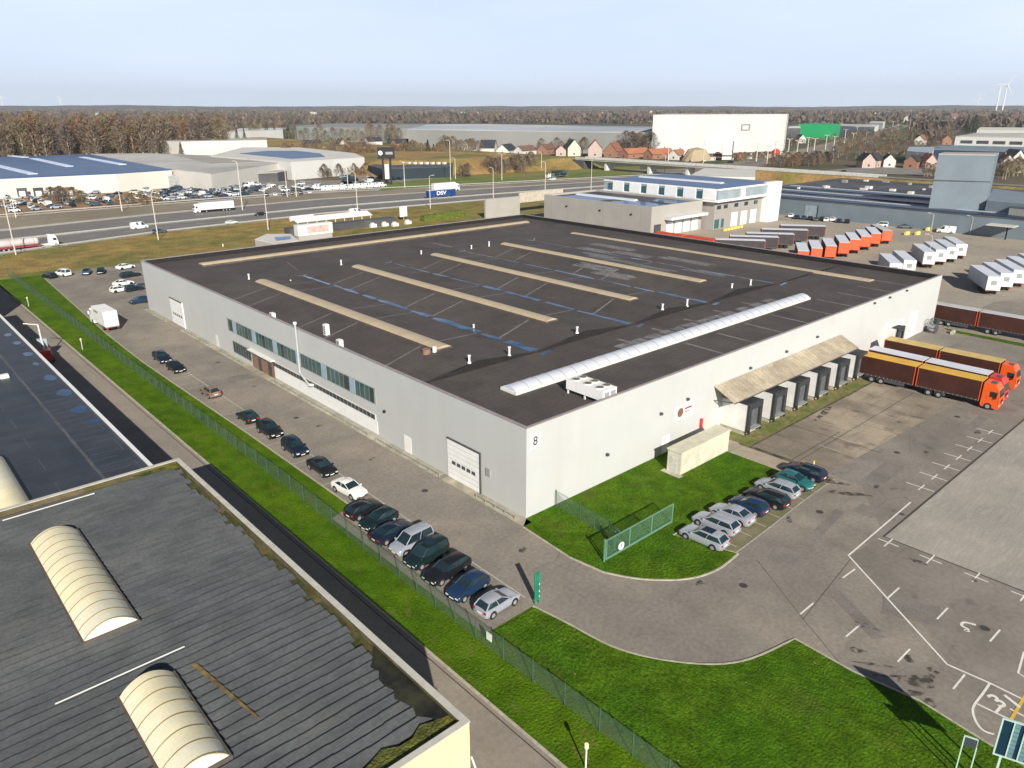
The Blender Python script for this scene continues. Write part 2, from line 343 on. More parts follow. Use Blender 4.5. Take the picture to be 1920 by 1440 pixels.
struct('building_footing', MB().ribbon([(-.65, -1), (-.65, 12.9)], 1.2, -.03, .09).ribbon([(-.65, 13.9), (-.65, 96)], 1.2, -.03, .09).ribbon([(-.65, 104.2), (-.65, 117)], 1.2, -.03, .09), mat('footing concrete', (.40, .36, .28), var=.2, scale=.8, c2=(.30, .28, .2)))

pt_ = MB()
for k, (x, y, a, b, r_) in enumerate([(-4, 62, 2, 1.5, 0), (13.5, -21.6, 1.6, 1.2, .2), (22, -21.5, 4, .5, .1), (28, -23, 1.2, 1.0, 0), (38, -20.5, 3.5, 1.1, .02), (52, -21, 2.2, 1.6, 0), (61, -22.6, 4.5, .6, .03), (14, -33, 1.5, 2.2, .4), (10, -30, .6, 3.2, -.55), (72, -23.5, 3, 1.4, 0)]):
    c_, s_ = math.cos(r_), math.sin(r_)
    pt_.sheet([(x+u*a*c_-v*b*s_, y+u*a*s_+v*b*c_) for u, v in ((-1, -1), (1, -1), (1, 1), (-1, 1))], .0085+.0003*k)
struct('asphalt_patch', pt_, mat('repair asphalt', (.188, .172, .152), var=.15, scale=.5, c2=(.21, .19, .168), fine=.15))
cv = MB()
for x, y in ((-4.2, 12), (-5, 41), (-3.5, 72), (6.5, -21.5), (24, -19.8), (45, -19.2), (63, -20), (16, -38)):
    cv.sheet([(x+.38*math.cos(t*PI/6), y+.38*math.sin(t*PI/6)) for t in range(12)], .0135)
struct('manhole_cover', cv, mat('iron cover', (.06, .055, .05), rough=.6, var=.2, scale=6))
# painted lines
pm = MB()
for pts in [[(18.1, -25.6), (33.3, -25.4)], [(18.1, -25.7), P2(1776, 1246)]]: pm.ribbon(pts, .16, .016)
for i in range(7):
    x = 37.7+i*3.82
    pm.ribbon([(x-.9, -24.85), (x+.9, -24.85)], .13, .016).ribbon([(x, -23.2), (x, -26.2)], .13, .0165)
for y in (-27.2, -31.1, -35.0, -38.8): pm.ribbon([(23.3-1, y), (23.3+1, y)], .13, .0165).ribbon([(23.3, y-1), (23.3, y+1)], .13, .017)
for a, b in [((1580, 1084), (1603, 1067)), ((1664, 1122), (1686, 1102)), ((1757, 1161), (1777, 1140)), ((1856, 1203), (1875, 1181)), ((1500, 1152), (1525, 1131)), ((1586, 1194), (1612, 1172)), ((1683, 1241), (1706, 1217)), ((1787, 1292), (1809, 1265))]:
    pm.ribbon([P2(*a), P2(*b)], .15, .0165)
pm.ribbon(W([(1776, 1246), (1856, 1281), (1919, 1312), (1990, 1345)]), .16, .0165)
pm.ribbon(smoothline(W([(1856, 1281), (1843, 1300), (1828, 1320), (1824, 1335), (1832, 1357), (1846, 1371), (1864, 1377)]), 5), .17, .0168)
pm.ribbon(W([(1832, 1320), (1880, 1343), (1930, 1365)]), .14, .0168).ribbon(W([(1866, 1337), (1876, 1326)]), .2, .017).ribbon(W([(1893, 1329), (1920, 1343)]), .14, .0168)
pm.ribbon(W([(1920, 1222), (1909, 1262), (1930, 1275)]), .16, .0165)
m0 = pm
struct('road_markings', m0, m_white)
struct('yellow_line', MB().ribbon(W([(1896, 1349), (1925, 1300)]), .22, .018), mat('yellow road paint', (.62, .42, .06), var=.1))
_v = Vector(P2(1886, 1322))-Vector(P2(1866, 1308)); a31 = math.atan2(_v.y, _v.x)
text_obj('bay_number', '3', 1.75, (*P2(1871, 1315), .0172), FLAT(a31+1.45), m_white, ext=.002, kind='structure')
text_obj('bay_number', '1', 1.75, (*P2(1899, 1316), .0172), FLAT(a31+1.45), m_white, ext=.002, kind='structure')
sm = MB().ribbon(smoothline(W([(1830, 1172), (1808, 1167), (1803, 1173), (1815, 1180), (1809, 1182), (1818, 1184)]), 4), .22, .0172)
struct('painted_arrow', sm, m_white)
fp = MB()
for i in range(9):
    x = 11.6+i*2.73
    if x < 32: fp.ribbon([(x-.0, -17.6), (x, -16.2)], .1, .009)
fp.ribbon(smoothline([(10.7, -18.15), (17, -17.9), (24.6, -17.5), (32.5, -17.3)], 4), .1, .009)
fp.ribbon([(-9.15, -9.7), (-9.15, 70)], .12, .002)
for y in (68.5, 62.5, 55, 48.6, 42, 35, 28, 20.8): fp.ribbon([(-9.2, y), (-12.0, y)], .1, .002)
for y in (13.4, 10.7, 7.9, 5.1, 2.3, -.5, -3.9, -7.3): fp.ribbon([(-9.2, y), (-10.2, y)], .1, .002)
for x in (48, 52, 56, 60, 64): fp.ribbon([(x-8, -11.5), (x-8, -14.6)], .1, .012)
struct('bay_lines', fp, m_fpaint)
def blob(px, py, a, b, rot, z=.012, n=14, jag=.25, seed=0):
    rr = random.Random(seed); c = P2(px, py); pts = []
    for i in range(n):
        t = 2*PI*i/n; q = 1+rr.uniform(-jag, jag); x = a*q*math.cos(t); y = b*q*math.sin(t)
        pts.append((c[0]+x*math.cos(rot)-y*math.sin(rot), c[1]+x*math.sin(rot)+y*math.cos(rot)))
    return pts
st = MB()
for i, a in enumerate([(1702, 1235, .45, .45, 0), (1722, 1278, 1.35, .75, -.75), (1608, 1220, .6, .35, -1), (1640, 1246, 1.6, .16, -.95), (1679, 1268, 1.5, .14, -.8), (1700, 1300, 1.3, .3, -.8), (1735, 1318, .9, .5, -.6), (1715, 1052, 1.1, .4, -1.3), (1615, 1168, .5, .2, -1),
                       (1632, 1178, 1.2, .12, -1.1), (1829, 1088, .35, .25, 0), (1737, 848, .5, .3, 0), (1643, 912, .5, .35, 0), (1833, 811, .8, .4, 0), (1688, 793, .6, .25, 1), (1743, 1255, .3, .2, 0), (1756, 1262, .25, .2, 0), (1748, 1268, .2, .2, 0), (1685, 962, .7, .3, 1.6),
                       (33+1450, 782, 0.01, .01, 0), (1545, 775, 3.2, .45, .15), (1600, 735, 2.6, .4, .1), (1540, 900, 2.6, .6, -1.1), (1585, 925, 2.4, .5, -1.0), (1480, 975, .7, .25, .6), (475, 725, .5, .25, 0), (597, 799, .6, .35, 0), (699, 861, .5, .35, 0), (980, 1031, .6, .4, .5), (1312, 1094, .5, .3, 0)]):
    st.sheet(blob(*a, seed=i), .0125+.0008*i)
struct('oil_stains', st, m_oil)

# roads behind: bands of the motorway, near to far
def band(name, near, far, z, m): struct(name, MB().sheet(W(near)+W(far)[::-1], z), m)
bandx = (-400, 0, 300, 600, 900, 1200, 1400)
def ln(*ys): return list(zip(bandx, ys))
B0 = ln(523, 478, 436.5, 403, 377, 352, 338); B1 = ln(517, 473, 433, 400, 374.5, 350, 336.5)
struct('verge', MB().sheet([(-200, 173), (-200, 215)]+W([(0, 478), (300, 436.5), (600, 403), (900, 377), (1040, 365)])+[(215, 173)], .0), m_dry)
struct('verge', MB().sheet([(-200, 172), (-200, 177), (30, 177), (60, 184), (150, 183), (150, 195), (205, 218), (225, 205), (215, 172)], .02), m_dryg)
band('barrier_strip', B0, B1, .05, m_mline)
B2 = ln(492, 455, 421, 391, 367.5, 345.5, 333.5); band('motorway', B1, B2, .03, m_mway)
B3 = ln(486, 449, 417, 388, 365.5, 344, 332.5); band('median', B2, B3, .05, m_mline)
B4 = ln(468, 434, 402, 374.5, 355, 336, 326); band('motorway', B3, B4, .03, m_mway)
B5 = ln(464, 430, 399, 372.5, 353.5, 335, 325.5); band('shoulder', B4, B5, .05, m_mline)
B6 = ln(440, 408, 384, 362, 347.5, 331, 322); band('hard_shoulder', B5, B6, .03, m_mway2)
B7 = ln(437, 405.5, 382, 360, 346, 330, 321); band('barrier_strip', B6, B7, .05, m_mline)
for (u, v) in ((B1, B2), (B3, B4)):
    lane = MB(); A = W([( (a[0]+b[0])/2, a[1]*.5+b[1]*.5) for a, b in zip(u, v)])
    for i in range(len(A)-1):
        p, q = Vector(A[i]), Vector(A[i+1]); n = int((q-p).length/12)
        for k in range(n): s0 = p+(q-p)*(k/n); lane.ribbon([s0, s0+(q-p).normalized()*3], .18, .05)
    struct('lane_marks', lane, m_white)
# guard rails along the motorway
m_rail = mat('galvanised rail', (.45, .45, .43), rough=.5, metal=.3, var=.1)
for ed, off in ((B0, -.5), (B2, 0), (B7, .5)):
    pts = W([(x, y) for x, y in ed]); mb = MB().ribbon(pts, .12, .5, .3)
    for i in range(len(pts)-1):
        p, q = Vector(pts[i]), Vector(pts[i+1]); n = int((q-p).length/6)
        for k in range(n): s0 = p+(q-p)*(k/n); mb.box(s0.x-.05, s0.y-.05, 0, s0.x+.05, s0.y+.05, .52)
    tag(mb.build('guard_rail', m_rail), {-.5: 'galvanised guard rail along the near edge of the motorway', 0: 'guard rail down the middle of the motorway', .5: 'guard rail along the far edge of the motorway'}[off], 'guard rail')
struct('dirt_lot', MB().sheet(W([(-300, 430), (0, 405), (120, 396), (300, 381), (450, 370), (712, 352), (712, 338), (560, 338), (200, 352), (-300, 372)]), .0), m_dirt)
struct('car_lot', MB().sheet(W([(300, 381), (450, 370), (712, 353), (712, 342), (600, 338), (300, 345)]), .03), m_lotb)
struct('dealer_lot', MB().sheet(W([(640, 350), (860, 336), (860, 322), (640, 330)]), .03), m_lotb)
struct('roadside_grass', MB().sheet(W([(712, 357), (950, 341), (1200, 327), (1200, 312), (900, 318), (860, 330), (712, 345)]), .06), mat('far grass', (.13, .17, .035), var=.2, scale=.05, c2=(.2, .17, .05)))
# yard of the trailers to the right, and the green strip behind the corner
struct('trailer_lot', MB().sheet([(110, 60)]+[(108.8, -1), (140, -1.5), (300, -70), (420, 40)]+W([(1900, 420), (1480, 398), (1300, 420), (1160, 395)]), .004), m_orch)
struct('green_strip', MB().prism([(109, -2.2), (107.6, -4.6), (106.8, -20), (108.5, -40), (110.2, -40), (108.8, -20)], -.02, .12), m_lawn)
# ------------------------------------------------------------------ main warehouse
LX, LY, HT = 108.8, 117.7, 10.2
m_clad = mat('pale grey cladding', (.56, .565, .55), rough=.6, var=.035, scale=.3, c2=(.53, .54, .53))
overlay(m_clad, 'lines', c=(.43, .44, .43), scale=(3.3, 3.3, 1), axis=0, w=.16, amt=.5)
overlay(m_clad, 'lines', c=(.43, .44, .43), scale=(3.3, 3.3, 1), axis=1, w=.16, amt=.5)
overlay(m_clad, 'streak', c=(.44, .44, .41), scale=(.35, .35, .04), lo=.52, hi=.74, amt=.35)
m_roof = mat('brown black roofing felt', (.074, .062, .057), rough=.8, var=.12, scale=.25, c2=(.088, .075, .068), fine=.12)
overlay(m_roof, 'streak', c=(.085, .075, .07), scale=(.9, .05, 1), lo=.5, hi=.7, amt=.5)
overlay(m_roof, 'lines', c=(.045, .04, .037), scale=(.25, 1, 1), axis=1, w=.06, amt=.7)
overlay(m_roof, 'streak', c=(.04, .036, .034), scale=(.15, .15, 1), lo=.55, hi=.7, amt=.5)
m_black = mat('black bitumen upstand', (.02, .018, .018), rough=.6, var=.2, scale=1)
m_seam = mat('pale roof seam', (.18, .168, .158), var=.25, scale=.8, fine=.25)
m_sky = mat('beige skylight sheet', (.46, .375, .25), rough=.5, var=.08, scale=.5, fine=.06)
overlay(m_sky, 'lines', c=(.33, .27, .18), scale=(.9, .9, 1), axis=1, w=.08, amt=.6)
m_whites = mat('white translucent vault', (.56, .58, .63), rough=.35, var=.04, scale=.5, spec=.5)
m_wh = mat('white paint', (.78, .78, .76), rough=.5, var=.05, scale=1)
m_wh2 = mat('white dusty paint', (.66, .65, .61), rough=.6, var=.12, scale=1.5)
m_dark = mat('dark rubber', (.02, .021, .023), rough=.6, var=.2, scale=2)
m_dgrey = mat('dark grey metal', (.07, .075, .08), rough=.5, var=.15, scale=2)
m_grey = mat('mid grey metal', (.28, .29, .29), rough=.5, var=.12, scale=2)
m_win = glass('green tinted window glass', (.05, .10, .10))
m_win2 = glass('dark window glass', (.03, .045, .05))
m_fr = mat('grey green window frame', (.30, .36, .34), rough=.5, var=.1)
m_brick = mat('brown entrance brick', (.24, .14, .10), var=.15, scale=2); overlay(m_brick, 'brick', c=(.32, .28, .24), scale=(4, 4, 12), w=.02, amt=.4)
m_timber = mat('weathered canopy sheeting', (.40, .34, .25), var=.2, scale=.7, c2=(.31, .265, .195), fine=.25)
overlay(m_timber, 'lines', c=(.2, .165, .12), scale=(1.1, 1, 1), axis=0, w=.1, amt=.6)
m_puddle = mat('rain water film', (.006, .055, .135), rough=.12, var=.3, scale=.6, spec=.5)  # blue of the reflected sky is put into the water's base colour
m_redp = mat('red paint', (.55, .04, .03), rough=.4, var=.1)

wh = thing('warehouse', 'large pale grey warehouse with dark felt roof and long beige skylights', 'warehouse', (0, 0, 0))
mb = MB(); t = .25
mb.box(0, 0, 0, LX, t, HT).box(0, t, 0, t, LY-t, HT).box(0, LY-t, 0, LX, LY, HT).box(LX-t, t, 0, LX, LY-t, HT)
mb.build('wall', m_clad, wh)
mb = MB().box(-.06, -.06, HT, LX+.06, t+.05, HT+.1).box(-.06, t+.05, HT, t+.05, LY-t-.05, HT+.1).box(-.06, LY-t-.05, HT, LX+.06, LY+.06, HT+.1).box(LX-t-.05, t+.05, HT, LX+.06, LY-t-.05, HT+.1)
mb.build('parapet_cap', mat('mauve grey parapet cap', (.30, .26, .26), rough=.5, var=.1), wh)
mb = MB().box(t, t, 8.9, LX-t, t+.04, HT-.003).box(t, LY-t-.04, 8.9, LX-t, LY-t, HT-.003).box(t, t+.04, 8.9, t+.04, LY-t-.04, HT-.003).box(LX-t-.04, t+.04, 8.9, LX-t, LY-t-.04, HT-.003)
mb.build('parapet_lining', m_black, wh)
YS = 19.3
x_ridge = [10, 30, 49.5, 69.5, 97.4]; x_val = [.29, 20, 40, 60, 82, LX-.29]
Z0, Z1 = 9.3, 10.25
prof = []
for i, r_ in enumerate(x_ridge): prof += [(x_val[i], Z0), (r_, Z1 if i < 4 else 9.5)]
prof.append((x_val[-1], Z0))
mb = MB()
n = len(prof)
ya, yb = YS, LY-.29
yh = 91.0      # the gables end in hips here
vs = [(x, ya, z) for x, z in prof]+[(x, yh-8 if z > 9.4 else yh, z) for x, z in prof]+[(x, yh, Z0) for x, z in prof]+[(x, yb, Z0) for x, z in prof]
fs = []
for i in range(n-1):
    fs += [(i, i+1, n+i+1, n+i), (n+i, n+i+1, 2*n+i+1, 2*n+i), (2*n+i, 2*n+i+1, 3*n+i+1, 3*n+i)]
mb.add(vs, fs)
mb.add([(.29, .29, Z0-.05), (LX-.29, .29, Z0-.05), (LX-.29, YS, Z0-.02), (.29, YS, Z0-.02)], [(0, 1, 2, 3)])
roof = mb.build('roof', m_roof, wh)
mb = MB()
for i in range(4):
    a, r_, b_ = x_val[i], x_ridge[i], x_val[i+1]
    mb.add([(a+.3, YS-.02, Z0-.03), (b_-.3, YS-.02, Z0-.03), (r_, YS-.02, Z1+.06), (a+.3, YS+.25, Z0+.05), (b_-.3, YS+.25, Z0+.05), (r_, YS+.25, Z1+.06)], [(0, 1, 2), (3, 5, 4), (0, 2, 5, 3), (1, 4, 5, 2)])
mb.build('gable_upstand', m_black, roof)
def zroof(x, y):
    if y < YS: return Z0-.04
    if y > yh: return Z0
    for i in range(len(prof)-1):
        if prof[i][0] <= x <= prof[i+1][0]:
            u = (x-prof[i][0])/(prof[i+1][0]-prof[i][0]); z = prof[i][1]*(1-u)+prof[i+1][1]*u
            if y > yh-8: z = z+(Z0-z)*(y-yh+8)/8
            return z
    return Z0
for i, (x, y0, y1) in enumerate([(9.9, 26.5, 81.8), (30, 26.5, 81.8), (49.4, 26.8, 81.8), (69.5, 27, 81.8), (97.4, 8.3, 86)]):
    s = MB().box(x-1.3, y0-.1, zroof(x, y0)-.5, x+1.3, y1+.1, zroof(x, y0+1)+.12).build('skylight_kerb', mat('skylight kerb', (.10, .085, .07)), wh)
    MB().vault(x-1.22, y0, x+1.22, y1, zroof(x, y0+1)+.123, .30).build('skylight', m_sky, s, smooth=False)
s = MB().box(8.6, 106.8, Z0-.1, 101.5, 109.4, Z0+.35).build('skylight_kerb', mat('skylight kerb', (.10, .085, .07)), wh)
MB().vault(8.7, 106.9, 101.4, 109.3, Z0+.353, .35, 'x').build('skylight', m_sky, s)
s = MB().box(7.0, 9.2, Z0-.1, 75.5, 11.9, Z0+.3).build('skylight_kerb', m_wh2, wh)
MB().vault(7.1, 9.3, 75.4, 11.8, Z0+.303, .48, 'x', n=10).build('skylight', m_whites, s, smooth=True, label='white barrel vault skylight')
rb = MB()
for i in range(1, 34): x = 7.1+i*2.02; rb.vault(x, 9.24, x+.07, 11.86, Z0+.30, .51, 'x', n=10)
rb.build('rib', m_grey, s)
# roof seams, water in the valleys, paler dried patches
mb = MB()
def sheet_on(mb, pts, dz=.012):
    "ribbon draped on the roof"
    for i in range(len(pts)-1):
        a, b = Vector(pts[i]), Vector(pts[i+1]); n = max(1, int((b-a).length/1.5)); d = (b-a).normalized(); q = Vector((-d.y, d.x))
        yield a, b, n, q
def drape(mb, pts, w0, dz=.015, jag=0, seed=1):
    rr = random.Random(seed); row = []
    for a, b, n, q in sheet_on(mb, pts):
        for k in range(n+1):
            if row and k == 0: continue
            p = a+(b-a)*(k/n); ww = w0*(1+rr.uniform(-jag, jag)); m_ = rr.uniform(-jag, jag)*w0*.3
            row.append((p+q*(ww+m_), p-q*(ww-m_)))
    for i in range(len(row)-1):
        quad = [row[i][1], row[i+1][1], row[i+1][0], row[i][0]]
        mb.add([(v.x, v.y, zroof(v.x, v.y)+dz) for v in quad], [(0, 1, 2, 3)])
for i in range(4):
    for y in (29, 45, 52.5, 70, 76):
        a = x_val[i]+.5; b = x_ridge[i]-1.6; c = x_ridge[i]+1.6; d = x_val[i+1]-.5
        if i < 3 or y > 40:
            drape(mb, [(a, y-1.5), (b, y+.8)], .16, jag=.2); drape(mb, [(c, y+1.0), (d, y+2.5)], .16, jag=.2)
for k in range(9): x = 38+k*7.6; drape(mb, [(x, 1.2), (x+.3, 8.4)], .24, jag=.3, seed=k)
for k in range(5): x = 33+k*8; drape(mb, [(x, 12.6), (x-.4, 18)], .3, jag=.5, seed=k)
drape(mb, [(61, 84.5), (61.6, 100)], .3); drape(mb, [(20, 84), (24, 100)], .1)
mb.build('seam', m_seam, roof, kind=None)
mb = MB()
rr = random.Random(3)
for i, x in enumerate(x_val[1:5]):
    mb = MB(); y = 19.7
    while y < 82:
        L_ = rr.uniform(4, 11); w0 = (.5, .34, .26, .22)[i]*rr.uniform(.6, 1.25)*(1.2 if y < 50 else .6)
        drape(mb, [(x+rr.uniform(-.15, .15), y), (x+rr.uniform(-.15, .15), y+L_)], w0, dz=.035, jag=.5, seed=int(y*9+i)); y += L_+rr.uniform(.3, 1.5)
    drape(mb, [(x-4, 86.5), (x, 85), (x+2.5, 87)], .18, dz=.03, jag=.4, seed=i)
    drape(mb, [(x-.2, 18.2), (x+2.6, 18.75)], .3, dz=.02, jag=.4, seed=i+40)
    mb.build('rain_puddle', m_puddle, roof)

for k, (x, y, L_) in enumerate([(63, 40, 8), (65, 46, 9), (73.5, 38, 9), (74.5, 48, 12), (84, 52, 10), (86.5, 38, 12), (82, 62, 8), (33, 13, 4), (36.4, 13.2, 4.5), (42, 13.2, 5), (45.4, 13, 5), (52, 13.4, 4.6), (55.5, 13.2, 5), (60, 13.5, 4), (64, 13, 5), (40, 13, 3), (30, 12.6, 5), (49, 13.4, 4.8), (68, 13, 5), (77, 56, 9), (79, 30, 8), (88, 60, 12)]):
    mb = MB()
    for j in range(7): drape(mb, [(x+j*.42, y+rr.uniform(-1.5, 0)), (x+j*.42, y+L_+rr.uniform(-1, 1))], .16, dz=.012, jag=.5, seed=k*9+j)
    mb.build('dried_patch', mat('dried grey residue', (.19, .185, .19), var=.4, scale=2, fine=.3), roof)
# vent pipes
for i, (px, py, h) in enumerate([(467, 524, 1.1), (640, 497, 1.1), (790, 478, 1.0), (884, 467, .9), (917, 462, 1.2), (880, 680, 1.0), (955, 667, 1.3), (1082, 624, .9), (1242, 580, .9), (1288, 574, 1.2), (1372, 541, .9), (1407, 535, 1.1)]):
    p = at(px, py, 9.6); z = zroof(p.x, p.y); p = at(px, py, z); h *= .85
    v = MB().tube((p.x, p.y, z-.05), (p.x, p.y, z+h), .13, n=10).tube((p.x, p.y, z-.05), (p.x, p.y, z+.12), .26, .2, n=10).build('vent_pipe', m_wh, wh, smooth=False)
    MB().tube((p.x, p.y, z+h+.02), (p.x, p.y, z+h+.14), .22, n=10).build('cowl', m_wh2, v)
for i, (px, py, w_, h) in enumerate([(511, 596, .9, .7), (612, 628, .8, 1.5), (637, 650, .9, .9)]):
    p = at(px, py, 9.5)
    u = MB().box(p.x-.25, p.y-w_/2, 9.35, p.x+.35, p.y+w_/2, 9.6+h).build('ventilation_unit', m_wh, wh)
    g_ = MB()
    for j in range(4): g_.box(p.x-.29, p.y-w_*.3, 9.75+j*h*.2, p.x-.255, p.y+w_*.3, 9.75+j*h*.2+h*.1)
    g_.build('grille', m_dgrey, u)
p = at(800, 668, 9.6)
v = MB().tube((p.x, p.y, 9.4), (p.x, p.y, 10.6), .55, n=12).build('brick_chimney', m_brick, wh)
MB().tube((p.x+1.0, p.y-.4, 9.4), (p.x+1.0, p.y-.4, 10.8), .28, n=10).build('vent_pipe', m_wh, wh)
for px, py in ((545, 528), (526, 536), (418, 460), (888, 612), (510, 551)):
    p = at(px, py, 9.6); MB().tube((p.x, p.y, 9.3), (p.x, p.y, 9.95), .14, n=8).build('roof_outlet', m_wh2, wh)

# left wall: window bands
def wallL(mb, y0, y1, z0, z1, out0, out1): return mb.box(-out1, min(y0, y1), z0, -out0, max(y0, y1), z1)
f = wallL(MB(), 28, 74.5, 4.42, 6.68, .0, .06).build('window_band', m_fr, wh)
y = 28.3; k = 0; gl = []
while y < 74:
    wd = 1.15 if k % 6 < 4 else 1.5
    e = min(y+wd, 74.2)
    tone = m_win if (k*7) % 5 else m_win2
    if k % 6 in (4,): tone = mat('pale blue spandrel panel', (.30, .40, .46), rough=.35, var=.1)
    wallL(MB(), y+.06, e-.06, 4.55, 6.55, .06, .085).build('window_pane', tone, f)
    y = e; k += 1
f = wallL(MB(), 65.9, 73.2, .75, 2.95, .0, .06).build('window_band', m_fr, wh)
y = 66.1
while y < 73: wallL(MB(), y+.05, y+.95, .9, 2.8, .06, .085).build('window_pane', m_win2, f); y += 1.02
wallL(MB(), 57.6, 65.8, .0, 3.0, .0, .05).build('entrance_wall', m_brick, wh)
d_ = wallL(MB(), 58.6, 59.8, .1, 2.2, .05, .1).build('door', m_win2, wh); wallL(MB(), 62.2, 63.4, .1, 2.2, .05, .1).build('door', m_dgrey, wh)
wallL(MB(), 57.4, 66, 3.0, 3.18, 0, .7).build('entrance_hood', m_wh2, wh)
f = wallL(MB(), 28.3, 57.4, 2.15, 3.0, .0, .05).build('window_band', m_wh2, wh)
y = 28.5
while y < 57: wallL(MB(), y+.04, y+.92, 2.25, 2.88, .05, .08).build('window_pane', m_win2, f); y += .98
wallL(MB(), 28.0, 57.6, .3, 2.1, .0, .04).build('white_panel', m_wh, wh)
# doors
for (y0, y1, z1) in ((7.3, 13.1, 4.85), (96.3, 103.0, 5.0)):
    f = wallL(MB(), y0, y1, .05, z1, 0, .08).build('overhead_door', m_wh, wh)
    wallL(MB(), y0-.15, y0, .05, z1+.15, 0, .16).build('door_frame', m_dgrey if y0 < 50 else m_wh, f)
    wallL(MB(), y0, y1, z1, z1+.16, 0, .16).build('door_frame', m_dgrey, f)
    for j in range(5):
        a = y0+.7+j*(y1-y0-1.4)/5; wallL(MB(), a+.1, a+.75, 1.9, 2.3, .08, .1).build('door_window', m_dgrey, f)
    for j in range(1, 8): wallL(MB(), y0+.05, y1-.05, .05+j*.6, .075+j*.6, .08, .088).build('panel_joint', m_grey, f)
wallL(MB(), 20.5, 22, .1, 2.3, 0, .03).build('door', m_wh, wh); wallL(MB(), 80, 81, .1, 2.2, 0, .03).build('door', m_wh2, wh)
wallL(MB(), 5.6, 6.3, 2.7, 3.6, 0, .12).build('wall_box', m_grey, wh)
wallL(MB(), 25.9, 26.2, 4, 4.3, 0, .25).build('wall_lamp', m_dark, wh)
fl = MB().tube((-.35, 48.2, 3.6), (-.35, 48.2, 11.0), .15, n=10).tube((-.35, 48.2, 3.6), (-.6, 45.2, 2.6), .15, n=10).tube((-.6, 45.2, 2.6), (0, 44.8, 2.5), .22, n=10).build('flue_pipe', mat('galvanised duct', (.42, .44, .44), rough=.4, var=.08), wh)
MB().tube((-.35, 48.2, 11.0), (-.35, 48.2, 11.3), .26, n=10).build('cowl', m_wh, fl)
for (a, b) in ((.6, 6.9), (13.6, 27), (29, 56.5), (67, 78), (82, 95), (104.5, 116)):
    mb = MB().tube((-1.0, a, .42), (-1.0, b, .42), .06, n=6)
    k = int((b-a)/2)+1
    for j in range(k+1): yy = a+(b-a)*j/k; mb.box(-1.05, yy-.05, 0, -.95, yy+.05, .42)
    tag(mb.build('bumper_rail', m_grey), 'low grey bumper rail along the warehouse wall, %s' % {.6: 'between the corner and the near white door', 13.6: 'just beyond the near white door', 29: 'below the long strip windows', 67: 'left of the brown entrance', 82: 'before the far white door', 104.5: 'farthest one, past the far white door'}[a], 'rail', 'bumper rails along the wall')
# right wall
def wallR(mb, x0, x1, z0, z1, o0, o1): return mb.box(x0, -o1, z0, x1, -o0, z1)
for (x0, x1, z1) in ((90, 93.2, 4.6), (96.2, 99.6, 4.9)):
    f = wallR(MB(), x0, x1, .05, z1, 0, .06).build('overhead_door', m_wh, wh)
    wallR(MB(), x0+.5, x0+.9, 1.2, 1.6, .06, .08).build('door_window', m_dark, f)
for x, z in ((27.3, 6.1), (12.4, 3.3), (41.5, 6.9), (51, 7.2), (60, 7.6), (79, 9.6), (85, 9.6), (92, 9.7), (22, 5.6)):
    wallR(MB(), x-.15, x+.15, z, z+.28, 0, .35).build('wall_lamp', m_dgrey, wh)
f = wallR(MB(), .5, 1.9, 7.7, 9.3, 0, .05).build('number_sign', m_wh, wh)
text_obj('number', '8', 1.35, (1.2, -.055, 8.5), facing(0, -1), m_dgrey, f)
f = wallR(MB(), 25.1, 28.7, 3.9, 5.6, 0, .07).build('company_sign', m_wh, wh)
MB().tube((26.05, -.07, 4.75), (26.05, -.085, 4.75), .62, n=18).build('emblem', mat('brown emblem', (.20, .10, .06)), f)
wallR(MB(), 26.9, 28.4, 4.9, 5.15, .07, .085).build('emblem', m_redp, f); wallR(MB(), 26.9, 28.0, 4.5, 4.65, .07, .085).build('emblem', m_redp, f)
wallR(MB(), 30.6, 31.0, 1.4, 2.6, 0, .25).build('fire_hose_box', m_redp, wh)
wallR(MB(), 22.8, 24.2, .1, 2.4, 0, .04).build('door', m_wh, wh)
# docks
def dock(x0, x1, y1=-4.2, big=True):
    pod = MB().box(x0, y1+.35, .6, x1, -.002, 4.3).build('dock_house', mat('dock house white', (.72, .72, .69), rough=.6, var=.1, scale=.7), wh)
    mb = MB().box(x0-.06, y1, .55, x0+.55, y1+.35, 4.45).box(x1-.55, y1, .55, x1+.06, y1+.35, 4.45).box(x0+.55, y1, 3.65, x1-.55, y1+.35, 4.45)
    mb.box(x0-.06, y1+.35, 4.3, x1+.06, -1.0, 4.42)
    mb.build('dock_seal', mat('dock seal rubber', (.035, .038, .042), rough=.6, var=.25, scale=1.5), pod)
    MB().box(x0+.55, y1+.3, 1.1, x1-.55, y1+.345, 3.65).build('shutter', mat('dock shutter', (.10, .105, .11), rough=.5), pod)
    MB().box(x0+.55, y1-.35, .95, x1-.55, y1+.3, 1.08).build('leveller_plate', m_grey, pod)
    MB().box(x0-.06, y1-.12, .35, x0+.35, y1-.003, .9).build('rubber_buffer', m_dark, pod); MB().box(x1-.35, y1-.12, .35, x1+.06, y1-.003, .9).build('rubber_buffer', m_dark, pod)
    MB().box(x0+.1, y1+.6, .0, x1-.1, -.01, .6).build('plinth', m_kerb, pod)
for x in (35.4, 41.6, 47.8, 54.0, 60.2): dock(x, x+3.1)
dock(66.2, 69.2); dock(86.0, 88.6, -2.2)
can = MB()
A, B = (33.2, -.05), (68.2, -.05)
can.slab((A[0], -.05, 6.35), (A[0]+.0, -3.1, 4.9), (B[0], -3.1, 4.9), (B[0], -.05, 6.35), .12)
cn = can.build('canopy', m_timber, wh)
br = MB()
for x in (33.5, 40, 46, 53, 59, 67.8): br.tube((x, -.05, 4.4), (x, -2.9, 4.85), .07, n=6).tube((x, -2.9, 4.85), (x, -3.1, 4.85), .07, n=6)
